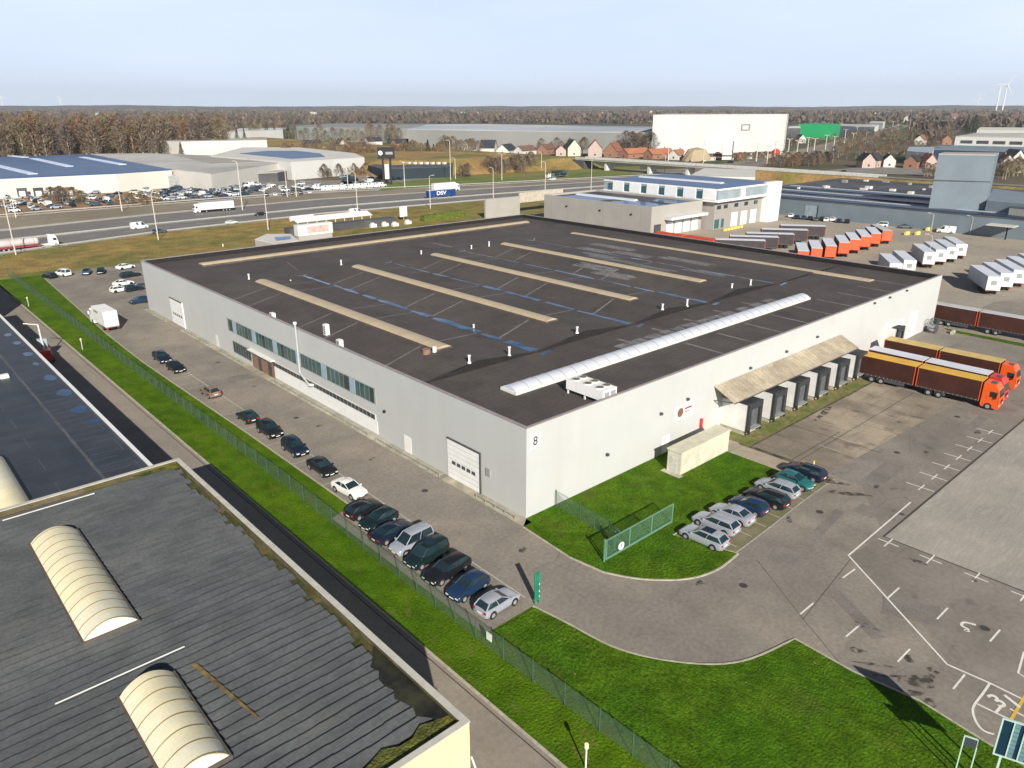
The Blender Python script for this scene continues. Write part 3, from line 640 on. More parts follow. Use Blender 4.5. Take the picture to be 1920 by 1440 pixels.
br.box(33.2, -3.16, 4.78, 68.2, -3.11, 4.9)
br.build('bracket', m_dgrey, cn)

# rooftop condenser on its own feet
ac = thing('rooftop_condenser', 'white six-fan cooling condenser standing on the roof beside the white vault', 'cooling unit', (13, 3.2, Z0-.04))
hb = MB().box(-1.15, -2.8, .55, 1.15, 2.8, 1.75).build('housing', m_wh, ac, world=False)
for i in range(3):
    for j in (-1, 1):
        f = MB().tube((j*.56, -1.8+i*1.8, 1.75), (j*.56, -1.8+i*1.8, 1.86), .5, n=14).build('fan', m_wh2, ac, world=False)
        MB().tube((j*.56, -1.8+i*1.8, 1.861), (j*.56, -1.8+i*1.8, 1.87), .43, n=14).build('fan_grille', mat('fan mesh', (.16, .15, .12), var=.3, scale=9), f, world=False)
for sx in (-1, 1):
    for sy in (-1, 0, 1): MB().box(sx*1.0-.08, sy*2.6-.08, 0, sx*1.0+.08, sy*2.6+.08, .55).build('leg', m_wh2, ac, world=False)
MB().box(-.9, -2.86, .7, -.2, -2.8, 1.5).box(.1, -2.86, .7, .9, -2.8, 1.5).build('side_panel', m_grey, ac, world=False)

# concrete shed
m_shed = mat('cream concrete shed', (.58, .55, .43), var=.12, scale=.8, c2=(.50, .48, .38), fine=.06)
overlay(m_shed, 'lines', c=(.36, .34, .27), scale=(.9, .9, 1), axis=0, w=.03, amt=.6)
sh = thing('concrete_shed', 'long cream concrete shed on the lawn in front of the warehouse wall', 'shed', (25, -4, 0))
MB().box(19.9, -4.9, 0, 29.8, -3.0, 2.75).build('wall', m_shed, sh); MB().box(19.8, -5.0, 2.753, 29.9, -2.9, 2.95).build('roof', m_shed, sh)
MB().box(19.86, -4.4, .2, 19.897, -3.5, 2.1).build('door', mat('faded shed door', (.5, .5, .47), var=.2, scale=3), sh)
MB().prism([(19.2, -5.3), (19.2, -2.6), (20, -2.6), (20, -5.3)], -.02, .075).build('slab', m_kerb, sh)

# ------------------------------------------------------------------ buildings on the left
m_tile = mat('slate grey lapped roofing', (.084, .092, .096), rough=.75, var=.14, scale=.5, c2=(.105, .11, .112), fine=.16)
overlay(m_tile, 'streak', c=(.125, .12, .108), scale=(.25, 1.6, 1), lo=.56, hi=.75, amt=.45)
overlay(m_tile, 'blot', c=(.06, .066, .07), scale=(.5, 1.3, 1), lo=.52, hi=.68, amt=.6)
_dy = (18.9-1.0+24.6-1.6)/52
overlay(m_tile, 'lines', c=(.035, .038, .042), scale=(1/_dy, 1/_dy, 1), loc=(0, -(-24.6+1.6)/_dy+.03, 0), axis=1, w=.14, amt=.5)  # dark lines paint the shade behind each lapped step, along with groove dirt
m_cream = mat('pale yellow wall panel', (.80, .69, .36), rough=.6, var=.04, scale=.4)
m_gut = mat('pale parapet coping', (.50, .48, .42), rough=.5, var=.12, scale=1.2)
m_silt = mat('brown roof silt', (.12, .095, .055), var=.3, scale=1, c2=(.09, .08, .03), fine=.3)
m_rmoss = mat('roof moss', (.055, .065, .018), var=.4, scale=1.5, c2=(.10, .075, .02), fine=.4)
m_yvault = mat('yellowed vault sheet', (.76, .68, .44), rough=.5, var=.08, scale=.6, c2=(.70, .66, .50), fine=.05)
yb_ = thing('yellow_building', 'yellow walled building with grey lapped roof and yellowed vault skylights in the foreground', 'building', (-60, 0, 0))
X1, YA, YB, HB = -27.3, -24.6, 18.9, 9.0
MB().box(-95, YA, 0, X1, YA+.3, HB).box(X1-.3, YA+.3, 0, X1, YB-.3, HB).box(-95, YB-.3, 0, X1, YB, HB).build('wall', m_cream, yb_)
MB().box(-95, YA-.05, HB, X1+.05, YA+.35, HB+.07).box(X1-.35, YA+.35, HB, X1+.05, YB-.35, HB+.07).box(-95, YB-.35, HB, X1+.05, YB+.05, HB+.07).build('coping', m_gut, yb_)
MB().box(-95, YA+.3, 8.0, X1-.3, YA+.34, HB-.003).box(X1-.34, YA+.34, 8.0, X1-.3, YB-.34, HB-.003).box(-95, YB-.34, 8, X1-.3, YB-.3, HB-.003).build('parapet_lining', m_silt, yb_)
# lapped roof: rows stepping down towards the eaves gutter, ragged edge
mb = MB(); rows = 52; y0 = YA+1.6; dy = (YB-1.0-y0)/rows
rr = random.Random(5); xe_prev = None
def rag(y): return X1-.85+.2*math.sin(y*.9)+.14*math.sin(y*2.3+1)+.15*math.sin(y*5.1)
nx = 44
for r_ in range(rows):
    a = y0+r_*dy; b = a+dy
    for k in range(2):
        pass
    xs = [-95]+[-62+(rag(a)+62)*i/nx for i in range(nx+1)]
    for i in range(len(xs)-1):
        j = .035*math.sin(i*.9+r_*.7)+.02*math.sin(i*2.3-r_)
        za = 8.60+.0; zb = 8.60+.15
        x0_, x1_ = xs[i], xs[i+1]
        mb.add([(x0_, a+j, za), (x1_, a+j, za), (x1_, b+j, zb), (x0_, b+j, zb), (x0_, b+j+.02, 8.5), (x1_, b+j+.02, 8.5)], [(0, 1, 2, 3), (3, 2, 5, 4)])
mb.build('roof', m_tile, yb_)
MB().sheet([(-95, YA+.34), (X1-.34, YA+.34), (X1-.34, YB-.34), (-95, YB-.34)], 8.52).build('gutter_bed', m_silt, yb_)
for (a, b, w0) in ((-9.2, -23.9, 1.5), (-.5, -7.8, .8), (3.2, 7.2, .75), (9.5, 16.5, .8)):
    mb = MB()
    pts = [(X1-.36, y) for y in (a, b)]; n_ = 10; lo, hi = min(a, b), max(a, b)
    P_ = [(X1-.36, lo), (X1-.36, hi)]+[(X1-.36-w0*(math.sin(PI*(1-i/n_))**.35 if 0 < i < n_ else .1)*(1+.15*math.sin(i*2.1)), hi+(lo-hi)*i/n_) for i in range(n_+1)]
    mb.sheet(P_, 8.532+.001*w0); mb.build('silt_pool', m_rmoss, yb_)
mb = MB()
P_ = [(X1-.4, YA+.36), (X1-.4, YA+1.3)]+[(X1-1.2-i*.8, YA+1.5+.3*math.sin(i*1.9)) for i in range(12)]+[(X1-12, YA+.36)]
m_bank_ = mat('bright roof moss', (.13, .125, .02), var=.5, scale=2, c2=(.07, .09, .015), fine=.5, bump=.2, bscale=6)
mb.sheet(P_, 8.79).build('moss_bank', m_bank_, yb_); mb = MB()
P_ = [(X1-.36, YA+1.0)]+[(X1-1.0-.75*math.sin(PI*min(1, i/11))**.5+.2*math.sin(i*2.3), YA+1.2+i*.62) for i in range(12)]+[(X1-.36, YA+9)]
mb.sheet(P_, 8.785).build('silt_pool', mat('wet black silt', (.018, .019, .016), rough=.4, var=.5, scale=1.2, c2=(.035, .035, .02)), yb_); mb = MB()
mb.sheet([(X1-.4, YB-1.6), (X1-.4, YB-.36), (X1-4.5, YB-.36), (X1-3.4, YB-1.0), (X1-2.1, YB-1.1)], 8.79)
mb.build('moss_bank', mat('bright roof moss', (.13, .125, .02), var=.5, scale=2, c2=(.07, .09, .015), fine=.5, bump=.2, bscale=6), yb_)
for (xa, xb, ya_, yb2) in ((-40.9, -37.75, -3.4, 11.6), (-40.7, -37.75, -24, -9.9)):
    if yb2 < 0: ya_ = -18.0
    kb = MB().box(xa-.12, ya_-.12, 8.3, xb+.12, yb2+.12, 8.9).build('skylight_kerb', mat('skylight kerb', (.10, .085, .07)), yb_)
    MB().vault(xa, ya_, xb, yb2, 8.903, .8, n=12).build('skylight', m_yvault, kb, smooth=True)
    rb = MB(); y = ya_+.05
    while y < yb2: rb.vault(xa-.03, y, xb+.03, y+.05, 8.90, .835, n=12); y += 1.22
    rb.build('rib', mat('vault rib', (.22, .17, .08)), kb)
    e = MB().vault(xa+.1, ya_-.03, xb-.1, ya_-.005, 8.92, .76, n=12).build('vault_end', mat('white vault end', (.75, .74, .66)), kb)
mb = MB().box(-43.5, -7.95, 8.78, -36.4, -7.87, 8.82).build('roof_batten', m_wh, yb_)
MB().box(-41.8, 17.2, 8.78, -35, 17.3, 8.84).build('roof_batten', m_wh2, yb_)
mb = MB().sheet([(-36.7, -9.8), (-36.4, -9.8), (-35.45, -16.5), (-35.6, -16.5)], 8.78).build('rust_stain', mat('ochre roof stain', (.17, .12, .045), var=.5, scale=2, fine=.3), yb_)
wr = MB().tube((X1+.03, YA-.1, 6.6), (X1+1.3, YA-1.2, 0), .05, n=6).build('downpipe', m_wh, yb_)

m_r2 = mat('blue black roof sheet', (.028, .034, .044), rough=.45, var=.2, scale=.4, c2=(.036, .04, .05), fine=.1)
overlay(m_r2, 'streak', c=(.06, .065, .075), scale=(.12, .6, 1), lo=.55, hi=.75, amt=.5)
overlay(m_r2, 'brick', c=(.10, .108, .12), scale=(.14, .29, 1), w=.005, bw=1.0, amt=.7, loc=(.1, .3, 0))
b2 = thing('dark_roof_building', 'low building with blue black flat roof and rain pools on the left', 'building', (-60, 60, 0))
X2, Y0_, Y1_, H2 = -28.45, 19.0, 118.0, 7.0
MB().box(-130, Y0_, 0, X2, Y1_, H2-.5).build('wall', mat('brown panel wall', (.34, .30, .25)), b2)
MB().box(-130, Y0_, H2-.5, X2-.2, Y1_-.2, H2-.3).build('roof', m_r2, b2)
MB().box(X2-.2, Y0_, H2-.5, X2+.04, Y1_, H2+.02).box(-130, Y1_-.2, H2-.5, X2-.2, Y1_, H2+.02).build('coping', m_wh, b2)
for i, (px, py, a, b) in enumerate([(15, 628, .7, 1.4), (32, 643, .7, 1.5), (52, 664, .8, 1.7), (67, 682, .5, 1.3), (94, 708, .95, 1.9), (121, 736, 1.15, 2.0), (149, 768, 1.2, 1.8), (175, 790, .9, 1.15)]):
    a *= .72; b *= .72; c = at(px, py, 6.7); pts = [(c.x+a*math.cos(t)*(1+.12*math.sin(3*t+i)), c.y+b*math.sin(t)*(1+.1*math.sin(2*t+i))) for t in [2*PI*k/18 for k in range(18)]]
    MB().sheet(pts, 6.707).build('rain_pool', mat('roof rain pool', (.012, .045, .12), rough=.1, var=.2, spec=.5), b2)
kb = MB().box(-41.6, 19.2, 6.4, -38.95, 35.4, 7.05).build('skylight_kerb', m_black, b2)
MB().vault(-41.5, 19.3, -39.05, 35.3, 7.053, .7, n=10).build('skylight', m_yvault, kb, smooth=True)
c = at(8, 707, 6.8); MB().box(c.x-.5, c.y-.4, 6.6, c.x+.5, c.y+.4, 7.15).build('roof_hatch', m_wh, b2)
mb = MB()
for k in range(56): y = 24+k*1.65; mb.box(X2-4.0+.2*math.sin(y*2.1), y, 6.703, X2-1.3+.5*math.sin(y*1.7), y+.07, 6.71)
mb.build('seam', mat('roof seam', (.085, .09, .10), var=.3), b2)
MB().box(X2-4.4, 19.2, 6.703, X2-4.1, 117, 6.715).build('seam', mat('roof seam', (.085, .09, .10)), b2)
b3 = thing('far_left_building', 'tall shed behind the blue black roof, only its shadow edge and corner showing', 'building', (-60, 140, 0))
MB().box(-130, 124.0, 0, -27.6, 168, 9.2).build('wall', mat('brown panel wall', (.34, .30, .25)), b3); MB().box(-130.1, 123.9, 9.2, -27.5, 168.1, 9.4).build('roof', m_r2, b3)
# ------------------------------------------------------------------ vehicles
def build_auto(mb, name, m, parent, **k):
    o = mb.build(name, m, parent, world=False, smooth=True, **k)
    try: o.data.set_sharp_from_angle(angle=R(38))
    except Exception: pass
    return o
PAINT = {}
def paint(nm, c, rough=.25, metal=.0):
    return mat('car paint '+nm, c, rough=rough, var=.03, scale=3, spec=.6, metal=metal)
COL = dict(black=(.012, .013, .016), navy=(.009, .016, .034), blue=(.014, .035, .085), darkgreen=(.008, .02, .022), teal=(.02, .13, .13), silver=(.45, .48, .54), white=(.78, .78, .76), grey=(.12, .13, .14), brown=(.22, .15, .11), red=(.3, .02, .02), cream=(.6, .57, .48), bluegrey=(.07, .12, .17))
m_cglass = glass('car glass', (.014, .03, .038), rough=.06)
m_tyre = mat('tyre rubber', (.02, .02, .02), rough=.85, var=.1, scale=5)
m_rim = mat('alloy rim', (.45, .46, .48), rough=.35, metal=.5, var=.1)
m_lamp = mat('headlamp glass', (.62, .66, .68), rough=.12, var=.05, spec=.8)
m_tail = mat('tail lamp', (.42, .012, .01), rough=.2, var=.05)
m_plate = mat('number plate', (.72, .70, .62), rough=.5, var=.05)
m_under = mat('underbody black', (.015, .015, .015), rough=.9, var=.05)
TY = dict(
    hatch=(4.1, 1.76, 1.47, .93, [(0, .62), (.012, .9), (.05, .98), (.70, .98), (.86, .88), (.95, .76), (.99, .6), (1, .42)], (.03, .15, .50, .725)),
    sedan=(4.65, 1.82, 1.44, .94, [(0, .6), (.012, .92), (.04, 1.02), (.22, 1.03), (.70, .97), (.87, .86), (.96, .74), (.99, .58), (1, .42)], (.13, .29, .53, .725)),
    estate=(4.8, 1.84, 1.48, .94, [(0, .6), (.01, .92), (.03, .99), (.70, .98), (.87, .87), (.96, .75), (.99, .6), (1, .42)], (.02, .12, .54, .725)),
    suv=(4.5, 1.86, 1.68, 1.04, [(0, .62), (.012, 1.0), (.03, 1.08), (.72, 1.07), (.90, .98), (.97, .85), (.99, .66), (1, .45)], (.02, .10, .54, .72)),
    mpv=(4.4, 1.82, 1.83, 1.06, [(0, .62), (.01, 1.05), (.03, 1.10), (.76, 1.04), (.92, .90), (.98, .74), (.99, .62), (1, .45)], (.012, .045, .60, .80)),
    van=(5.7, 2.0, 2.45, 1.35, [(0, .6), (.01, 1.3), (.02, 1.38), (.83, 1.3), (.94, 1.12), (.985, .9), (.99, .7), (1, .5)], (.008, .02, .70, .85)),
)
def car_parts(ty):
    L, Wd, H, belt, prof, (rb, rt, wt, wb) = TY[ty]
    hw = Wd/2
    xs = [p[0] for p in prof]; zs = [p[1] for p in prof]
    # resample
    X = sorted(set([0, .006, .02, .05, .1, .16, .22, .3, .4, .5, .6, .7, .76, .82, .88, .93, .965, .985, .995, 1]))
    def top(t):
        for i in range(len(xs)-1):
            if xs[i] <= t <= xs[i+1]: u = (t-xs[i])/(xs[i+1]-xs[i]); return zs[i]*(1-u)+zs[i+1]*u
        return zs[-1]
    def wid(t):
        e = min(t, 1-t); k = 1-.13*max(0, 1-e/.09)**2.2
        return hw*k
    body = MB(); ring = []
    for t in X:
        z = top(t); w_ = wid(t); x = (t-.5)*L
        zb_ = .24 if .03 < t < .97 else .34
        half = [(w_*.93, zb_), (w_, zb_+.16), (w_*1.0, min(z-.12, .70)), (w_*.955, z-.03), (w_*.84, z+.005), (w_*.4, z+.035)]
        ring.append([(x, -y, zz) for y, zz in half[::-1]][::-1]+[(x, y, zz) for y, zz in half[::-1]])
        # order: left side bottom..top then right top..bottom
        ring[-1] = [(x, -y, zz) for y, zz in half]+[(x, y, zz) for y, zz in half[::-1]]
    k = len(ring[0]); vs = [p for r_ in ring for p in r_]; fs = []
    for i in range(len(ring)-1):
        for j in range(k): fs.append((i*k+j, i*k+(j+1) % k, (i+1)*k+(j+1) % k, (i+1)*k+j))
    fs.append(tuple(range(k-1, -1, -1))); fs.append(tuple((len(ring)-1)*k+j for j in range(k)))
    # outward winding
    fs = [f[::-1] for f in fs]
    body.add(vs, fs)
    # cabin frustum corner points
    def pt(t, z, y): return ((t-.5)*L, y, z)
    bw = hw*.90; tw = hw*.74; zr = H; zbase = belt-.0
    lowr = top(rb+.02)-.02; loww = top(wb)-.02
    A = {}
    for sgn in (-1, 1):
        A['rb', sgn] = pt(rb, lowr, sgn*bw*.93); A['rt', sgn] = pt(rt, zr-.06, sgn*tw*.92); A['wt', sgn] = pt(wt, zr-.05, sgn*tw*.96); A['wb', sgn] = pt(wb, loww, sgn*bw*.95)
        A['mb', sgn] = pt((rb+wb)/2, belt, sgn*bw*1.02); A['mt', sgn] = pt((rt+wt)/2, zr-.02, sgn*tw)
    rwin = MB().quad(A['rb', 1], A['rb', -1], A['rt', -1], A['rt', 1])
    wscr = MB().quad(A['wb', -1], A['wb', 1], A['wt', 1], A['wt', -1])
    sides = []
    for sgn in (-1, 1):
        q = MB().add([A['rb', sgn], A['mb', sgn], A['wb', sgn], A['wt', sgn], A['mt', sgn], A['rt', sgn]], [(0, 1, 4, 5), (1, 2, 3, 4)] if sgn < 0 else [(1, 0, 5, 4), (2, 1, 4, 3)])
        sides.append(q)
    # roof and pillars in body colour, proud of the glass
    o = .018
    roofp = [(rt-.015, zr-.075, tw*.93), (rt+.03, zr-.02, tw*.86), ((rt+wt)/2, zr+.015, tw*.9), (wt-.03, zr-.015, tw*.86), (wt+.012, zr-.065, tw*.97)]
    vs = []; fs = []
    for t, z, y in roofp: vs += [pt(t, z-.035, -y-o), pt(t, z+.02, -y*.9), pt(t, z+.035, 0), pt(t, z+.02, y*.9), pt(t, z-.035, y+o)]
    for i in range(len(roofp)-1):
        for j in range(4): fs.append((i*5+j, (i+1)*5+j, (i+1)*5+j+1, i*5+j+1))
    body.add(vs, fs)
    def bar(a, b, r_=.035): body.tube(a, b, r_, n=5, cap=False)
    for sgn in (-1, 1):
        bar(A['wb', sgn], A['wt', sgn], .038); bar(A['rb', sgn], A['rt', sgn], .06 if ty not in ('sedan',) else .045)
        bar(A['wt', sgn], A['mt', sgn], .03); bar(A['mt', sgn], A['rt', sgn], .03); bar(A['mb', sgn], A['mt', sgn], .028)
        if ty in ('van',):
            a, b = A['rb', sgn], A['rt', sgn]; m1 = pt(.58, zr-.03, sgn*tw); m0 = pt(.58, belt, sgn*bw*1.02)
            body.add([(a[0], a[1]*1.02, a[2]), (m0[0], m0[1]*1.02, m0[2]), (m1[0], m1[1]*1.03, m1[2]), (b[0], b[1]*1.03, b[2])], [(0, 1, 2, 3) if sgn < 0 else (3, 2, 1, 0)])
        body.box((wb-.5-.03)*L-.08, sgn*(hw+.02)-.09 if sgn > 0 else sgn*(hw+.02)-.09, belt, (wb-.5-.03)*L+.08, sgn*(hw+.02)+.09, belt+.14)
    if ty == 'van':
        a = A['rb', 1]; body.add([(a[0]-.01, -bw*.93, lowr), (a[0]-.01, bw*.93, lowr), ((rt-.5)*L-.01, tw*.93, zr-.05), ((rt-.5)*L-.01, -tw*.93, zr-.05)], [(0, 3, 2, 1)])
    wr = .33 if ty not in ('suv', 'van') else .37
    ax = [-.5*L+L*.195, .5*L-L*.185]
    arch = MB()
    for x in ax:
        for sgn in (-1, 1): arch.tube((x, sgn*(hw-.25), wr+.02), (x, sgn*(hw+.004), wr+.02), wr+.07, n=14)
    arch.box(-.46*L, -hw*.86, .16, .46*L, hw*.86, .26)
    hl = []; tl = []
    for sgn in (-1, 1):
        hl.append(MB().box(.5*L-.20, sgn*hw*.66-.16, .50 if ty != 'suv' else .6, .5*L-.012, sgn*hw*.66+.16, .62 if ty != 'suv' else .74))
        tz = .98 if ty in ('mpv', 'van', 'suv') else .78
        tl.append(MB().box(-.5*L-.005, sgn*hw*.74-.13, tz-.12, -.5*L+.20, sgn*hw*.74+.13, tz+.08))
    pl = [MB().box(-.5*L-.02, -.26, .55 if ty != 'sedan' else .62, -.5*L+.03, .26, .68 if ty != 'sedan' else .75), MB().box(.5*L-.02, -.26, .40, .5*L+.012, .26, .50)]
    return dict(L=L, hw=hw, body=body, rwin=rwin, wscr=wscr, sides=sides, arch=arch, hl=hl, tl=tl, pl=pl, wr=wr, ax=ax)
CACHE = {}
def cparts(ty):
    if ty not in CACHE:
        d = car_parts(ty); CACHE[ty] = {}
    return car_parts(ty)
def make_car(ty, colr, loc, heading, label, cat='car', group=None, name='parked_car', detail=2, extras=()):
    "detail 2: every part its own mesh; 1: body, glass, wheels; 0: one mesh"
    key = (ty, colr, detail, tuple(extras)); t = thing(name, label, cat, (loc[0], loc[1], loc[2] if len(loc) > 2 else 0), heading, group)
    if key in CACHE:
        src = CACHE[key]
        for c in src.children:
            q = c.copy(); col.objects.link(q); q.parent = t
            for g in c.children:
                e = g.copy(); col.objects.link(e); e.parent = q
        return t
    d = car_parts(ty); pm_ = paint(colr, COL[colr], metal=.35 if colr in ('silver', 'bluegrey', 'grey') else 0)
    build_auto(d['body'], 'body', pm_, t)
    if detail >= 2:
        d['wscr'].build('windscreen', m_cglass, t, world=False)
        if ty != 'van': d['rwin'].build('rear_window', m_cglass, t, world=False)
        for s in d['sides']: s.build('side_window', m_cglass, t, world=False)
        for h in d['hl']: h.build('headlight', m_lamp, t, world=False)
        for h in d['tl']: h.build('tail_light', m_tail, t, world=False)
        for p in d['pl']: p.build('number_plate', m_plate, t, world=False)
        if 'sunroof' in extras: MB().box(-.22*d['L'], -.5, TY[ty][2]+.03, .02*d['L'], .5, TY[ty][2]+.055).build('sunroof', m_cglass, t, world=False)
    else:
        g = MB(); 
        for q in [d['wscr']]+([d['rwin']] if ty != 'van' else [])+d['sides']: g.add(q.v, q.f)
        g.build('window', m_cglass, t, world=False)
    d['arch'].build('wheel_arch', m_under, t, world=False)
    for x in d['ax']:
        for sgn in (-1, 1):
            y0, y1 = sgn*(d['hw']-.2), sgn*(d['hw']+.015)
            wv = MB().tube((x, y0, d['wr']), (x, y1, d['wr']), d['wr'], n=16).build('wheel', m_tyre, t, world=False)
            if detail >= 2: MB().tube((x, y1-.001*sgn, d['wr']), (x, y1+.012*sgn, d['wr']), d['wr']*.62, n=12).build('rim', m_rim, wv, world=False)
    CACHE[key] = t
    return t
PX = 0; PY = PI/2
nearcars = [  # type, colour, x, y, heading, label
    ('estate', 'navy', -10.1, 79.2, -PY, 'dark blue estate parked by the fence, nearest the white box truck'),
    ('hatch', 'black', -10.2, 72.3, -PY+.04, 'black hatchback parked just below the dark blue estate by the fence'),
    ('hatch', 'brown', -10.3, 57.6, PY+.03, 'silver brown hatchback parked alone in the middle of the fence side bays'),
    ('hatch', 'darkgreen', -10.3, 44.7, PY, 'small dark green hatchback, topmost of the lower line of cars along the fence'),
    ('suv', 'black', -10.1, 38.2, -PY+.03, 'black tall car behind the small dark green hatchback'),
    ('suv', 'navy', -10.2, 31.0, -PY-.02, 'dark navy tall car in the middle of the nose to tail line'),
    ('sedan', 'black', -10.3, 24.0, -PY+.02, 'black saloon parked nose to tail right behind the white saloon'),
    ('sedan', 'white', -10.7, 17.2, -PY+.12, 'white saloon parked between the black saloon and the angled dark cars'),
    ('hatch', 'black', -11.9, 12.2, PX+.1, 'black hatchback with red tail lamps showing, first of the side by side cars'),
    ('hatch', 'darkgreen', -11.9, 9.3, PI+.12, 'dark green hatchback backed out beside the first black hatchback'),
    ('sedan', 'navy', -12.2, 6.4, PX+.08, 'navy saloon between the dark green hatchback and the silver van'),
    ('mpv', 'silver', -11.9, 3.5, PI+.06, 'silver people carrier with high roof parked among dark cars'),
    ('mpv', 'darkgreen', -12.1, .7, PI+.08, 'dark green people carrier with glass roof next to the silver people carrier'),
    ('estate', 'black', -12.1, -2.4, PI+.1, 'large black estate third from the sign end of the side by side cars'),
    ('hatch', 'blue', -12.3, -5.7, PI+.1, 'dark blue hatchback between the black estate and the silver hatchback'),
    ('hatch', 'silver', -11.9, -9.1, PX+.05, 'silver hatchback, nearest car to the green sign pillar'),
    ('estate', 'silver', 10.0, -14.9, PY+.06, 'silver estate with dark glass roof, nearest of the cars beside the corner lawn'),
    ('estate', 'silver', 13.1, -14.2, PY+.05, 'silver car with pale rear window, second from the gate in the lawn row'),
    ('sedan', 'silver', 15.9, -14.3, PY+.04, 'silver saloon third in the row beside the lawn'),
    ('hatch', 'blue', 18.8, -14.5, PY+.04, 'dark blue hatchback between the silver saloon and the black estate'),
    ('estate', 'black', 21.7, -14.9, PY+.03, 'long black estate in the middle of the lawn row'),
    ('estate', 'silver', 24.6, -14.5, PY+.03, 'silver estate beside the teal car'),
    ('hatch', 'teal', 27.6, -15.0, -PY+.03, 'teal car parked nose out with its bonnet towards the yard'),
    ('estate', 'navy', 30.6, -14.6, PY+.02, 'dark blue estate at the far end of the lawn row by the yellow post'),
]
for i, (ty, c, x, y, h, lb) in enumerate(nearcars):
    ex = ('sunroof',) if (i in (12, 16)) else ()
    make_car(ty, c, (x, y, .006), h, lb, group='cars parked along the fence' if i < 16 else 'cars parked beside the corner lawn', extras=ex)
# back corner of the car park
backcars = [('hatch', 'black', 93, 521, PY+.4, 'black hatchback at the far left corner of the car park'), ('mpv', 'white', 119, 517, PY+.4, 'small white van beside the black hatchback in the far corner'),
            ('hatch', 'bluegrey', 163, 514, -PY-.35, 'grey blue hatchback in the far row below the reeds'), ('sedan', 'darkgreen', 190, 512, -PY-.3, 'dark green saloon beside the grey blue hatchback in the far row'),
            ('sedan', 'white', 236, 504, PX+.2, 'white saloon nearest the reeds beside the far corner of the warehouse'), ('estate', 'darkgreen', 245, 519, PX+.1, 'dark estate parked below the white saloon by the warehouse corner'),
            ('sedan', 'white', 232, 535, PX+.2, 'white car behind another white car near the warehouse corner'), ('hatch', 'white', 225, 547, PX+.1, 'white hatchback in front of the dark car near the warehouse corner'),
            ('hatch', 'navy', 251, 545, PX+.1, 'navy hatchback half hidden beside the white hatchback'), ('sedan', 'grey', 271, 541, PX+.1, 'grey saloon half hidden by the warehouse wall'), ('hatch', 'blue', 262, 568, PI-.05, 'blue hatchback at the end of the warehouse wall')]
for ty, c, px, py, h, lb in backcars: make_car(ty, c, at(px, py), h, lb, detail=1, group='cars in the far corner of the car park')
midcars = [('hatch', 'white', 1483, 407), ('sedan', 'navy', 1494, 410), ('hatch', 'blue', 1507, 411), ('sedan', 'black', 1519, 412), ('hatch', 'grey', 1530, 414), ('sedan', 'darkgreen', 1541, 413), ('hatch', 'white', 1549, 415), ('sedan', 'white', 1561, 414), ('hatch', 'navy', 1573, 417), ('sedan', 'black', 1588, 418), ('hatch', 'darkgreen', 1684, 424), ('sedan', 'grey', 1697, 428)]
ordn = ['first', 'second', 'third', 'fourth', 'fifth', 'sixth', 'seventh', 'eighth', 'ninth', 'tenth', 'eleventh', 'twelfth', 'thirteenth', 'fourteenth', 'fifteenth', 'sixteenth', 'seventeenth', 'eighteenth', 'nineteenth', 'twentieth']
for i, (ty, c, px, py) in enumerate(midcars):
    lb = '%s %s, %s from the white building in the row along the grey shed' % (c.replace('navy', 'dark blue').replace('darkgreen', 'dark green'), 'saloon' if ty == 'sedan' else 'hatchback', ordn[i]) if i < 10 else ['dark hatchback between the pickup and the white van by the grey shed', 'grey saloon just left of the long white van'][i-10]
    make_car(ty, c, at(px, py), .35 if i < 10 else 2.2, lb, detail=1, group='cars in front of the low grey shed')
make_car('van', 'white', at(1773, 437), 1.75, 'long white high roofed van parked by the grey shed', 'van', name='delivery_van', detail=2)
make_car('mpv', 'white', at(1652, 425), 1.9, 'white pickup like vehicle parked by the grey shed near the orange trailer', 'van', name='delivery_van', detail=1)
make_car('estate', 'bluegrey', at(1880, 437), 1.6, 'blue grey car parked beside the entrance canopy of the grey shed', detail=1)
# motorway traffic
make_car('van', 'white', at(262, 429), .1, 'white high roofed van driving on the far lanes of the motorway', 'van', name='moving_van')
make_car('estate', 'bluegrey', at(299, 437), .1, 'grey blue estate with a trailer frame beside the tall lamp post on the near lanes', name='moving_car')
make_car('sedan', 'white', at(435, 420), 0, 'white saloon driving on the near lanes of the motorway', name='moving_car')
make_car('sedan', 'black', at(488, 404), PI, 'black saloon on the motorway close to the tall lamp post', name='moving_car')
make_car('van', 'white', at(668, 402), 0, 'white van on the motorway above the white canopy', 'van', name='moving_van', detail=1)
make_car('mpv', 'white', at(1036, 338), PI, 'white van beside the car transporter near the bridge', 'van', name='moving_van', detail=1)
make_car('hatch', 'black', at(1369, 306, 7.3), PY, 'black car crossing on the raised road beyond the modern building', name='moving_car', detail=1)
make_car('hatch', 'black', at(1580, 324, 6), PY, 'black car on the raised road above the brown verge', name='moving_car', detail=1)
make_car('hatch', 'black', at(877, 331), 0, 'black car alone on the slip road near the dark dealership', name='moving_car', detail=1)

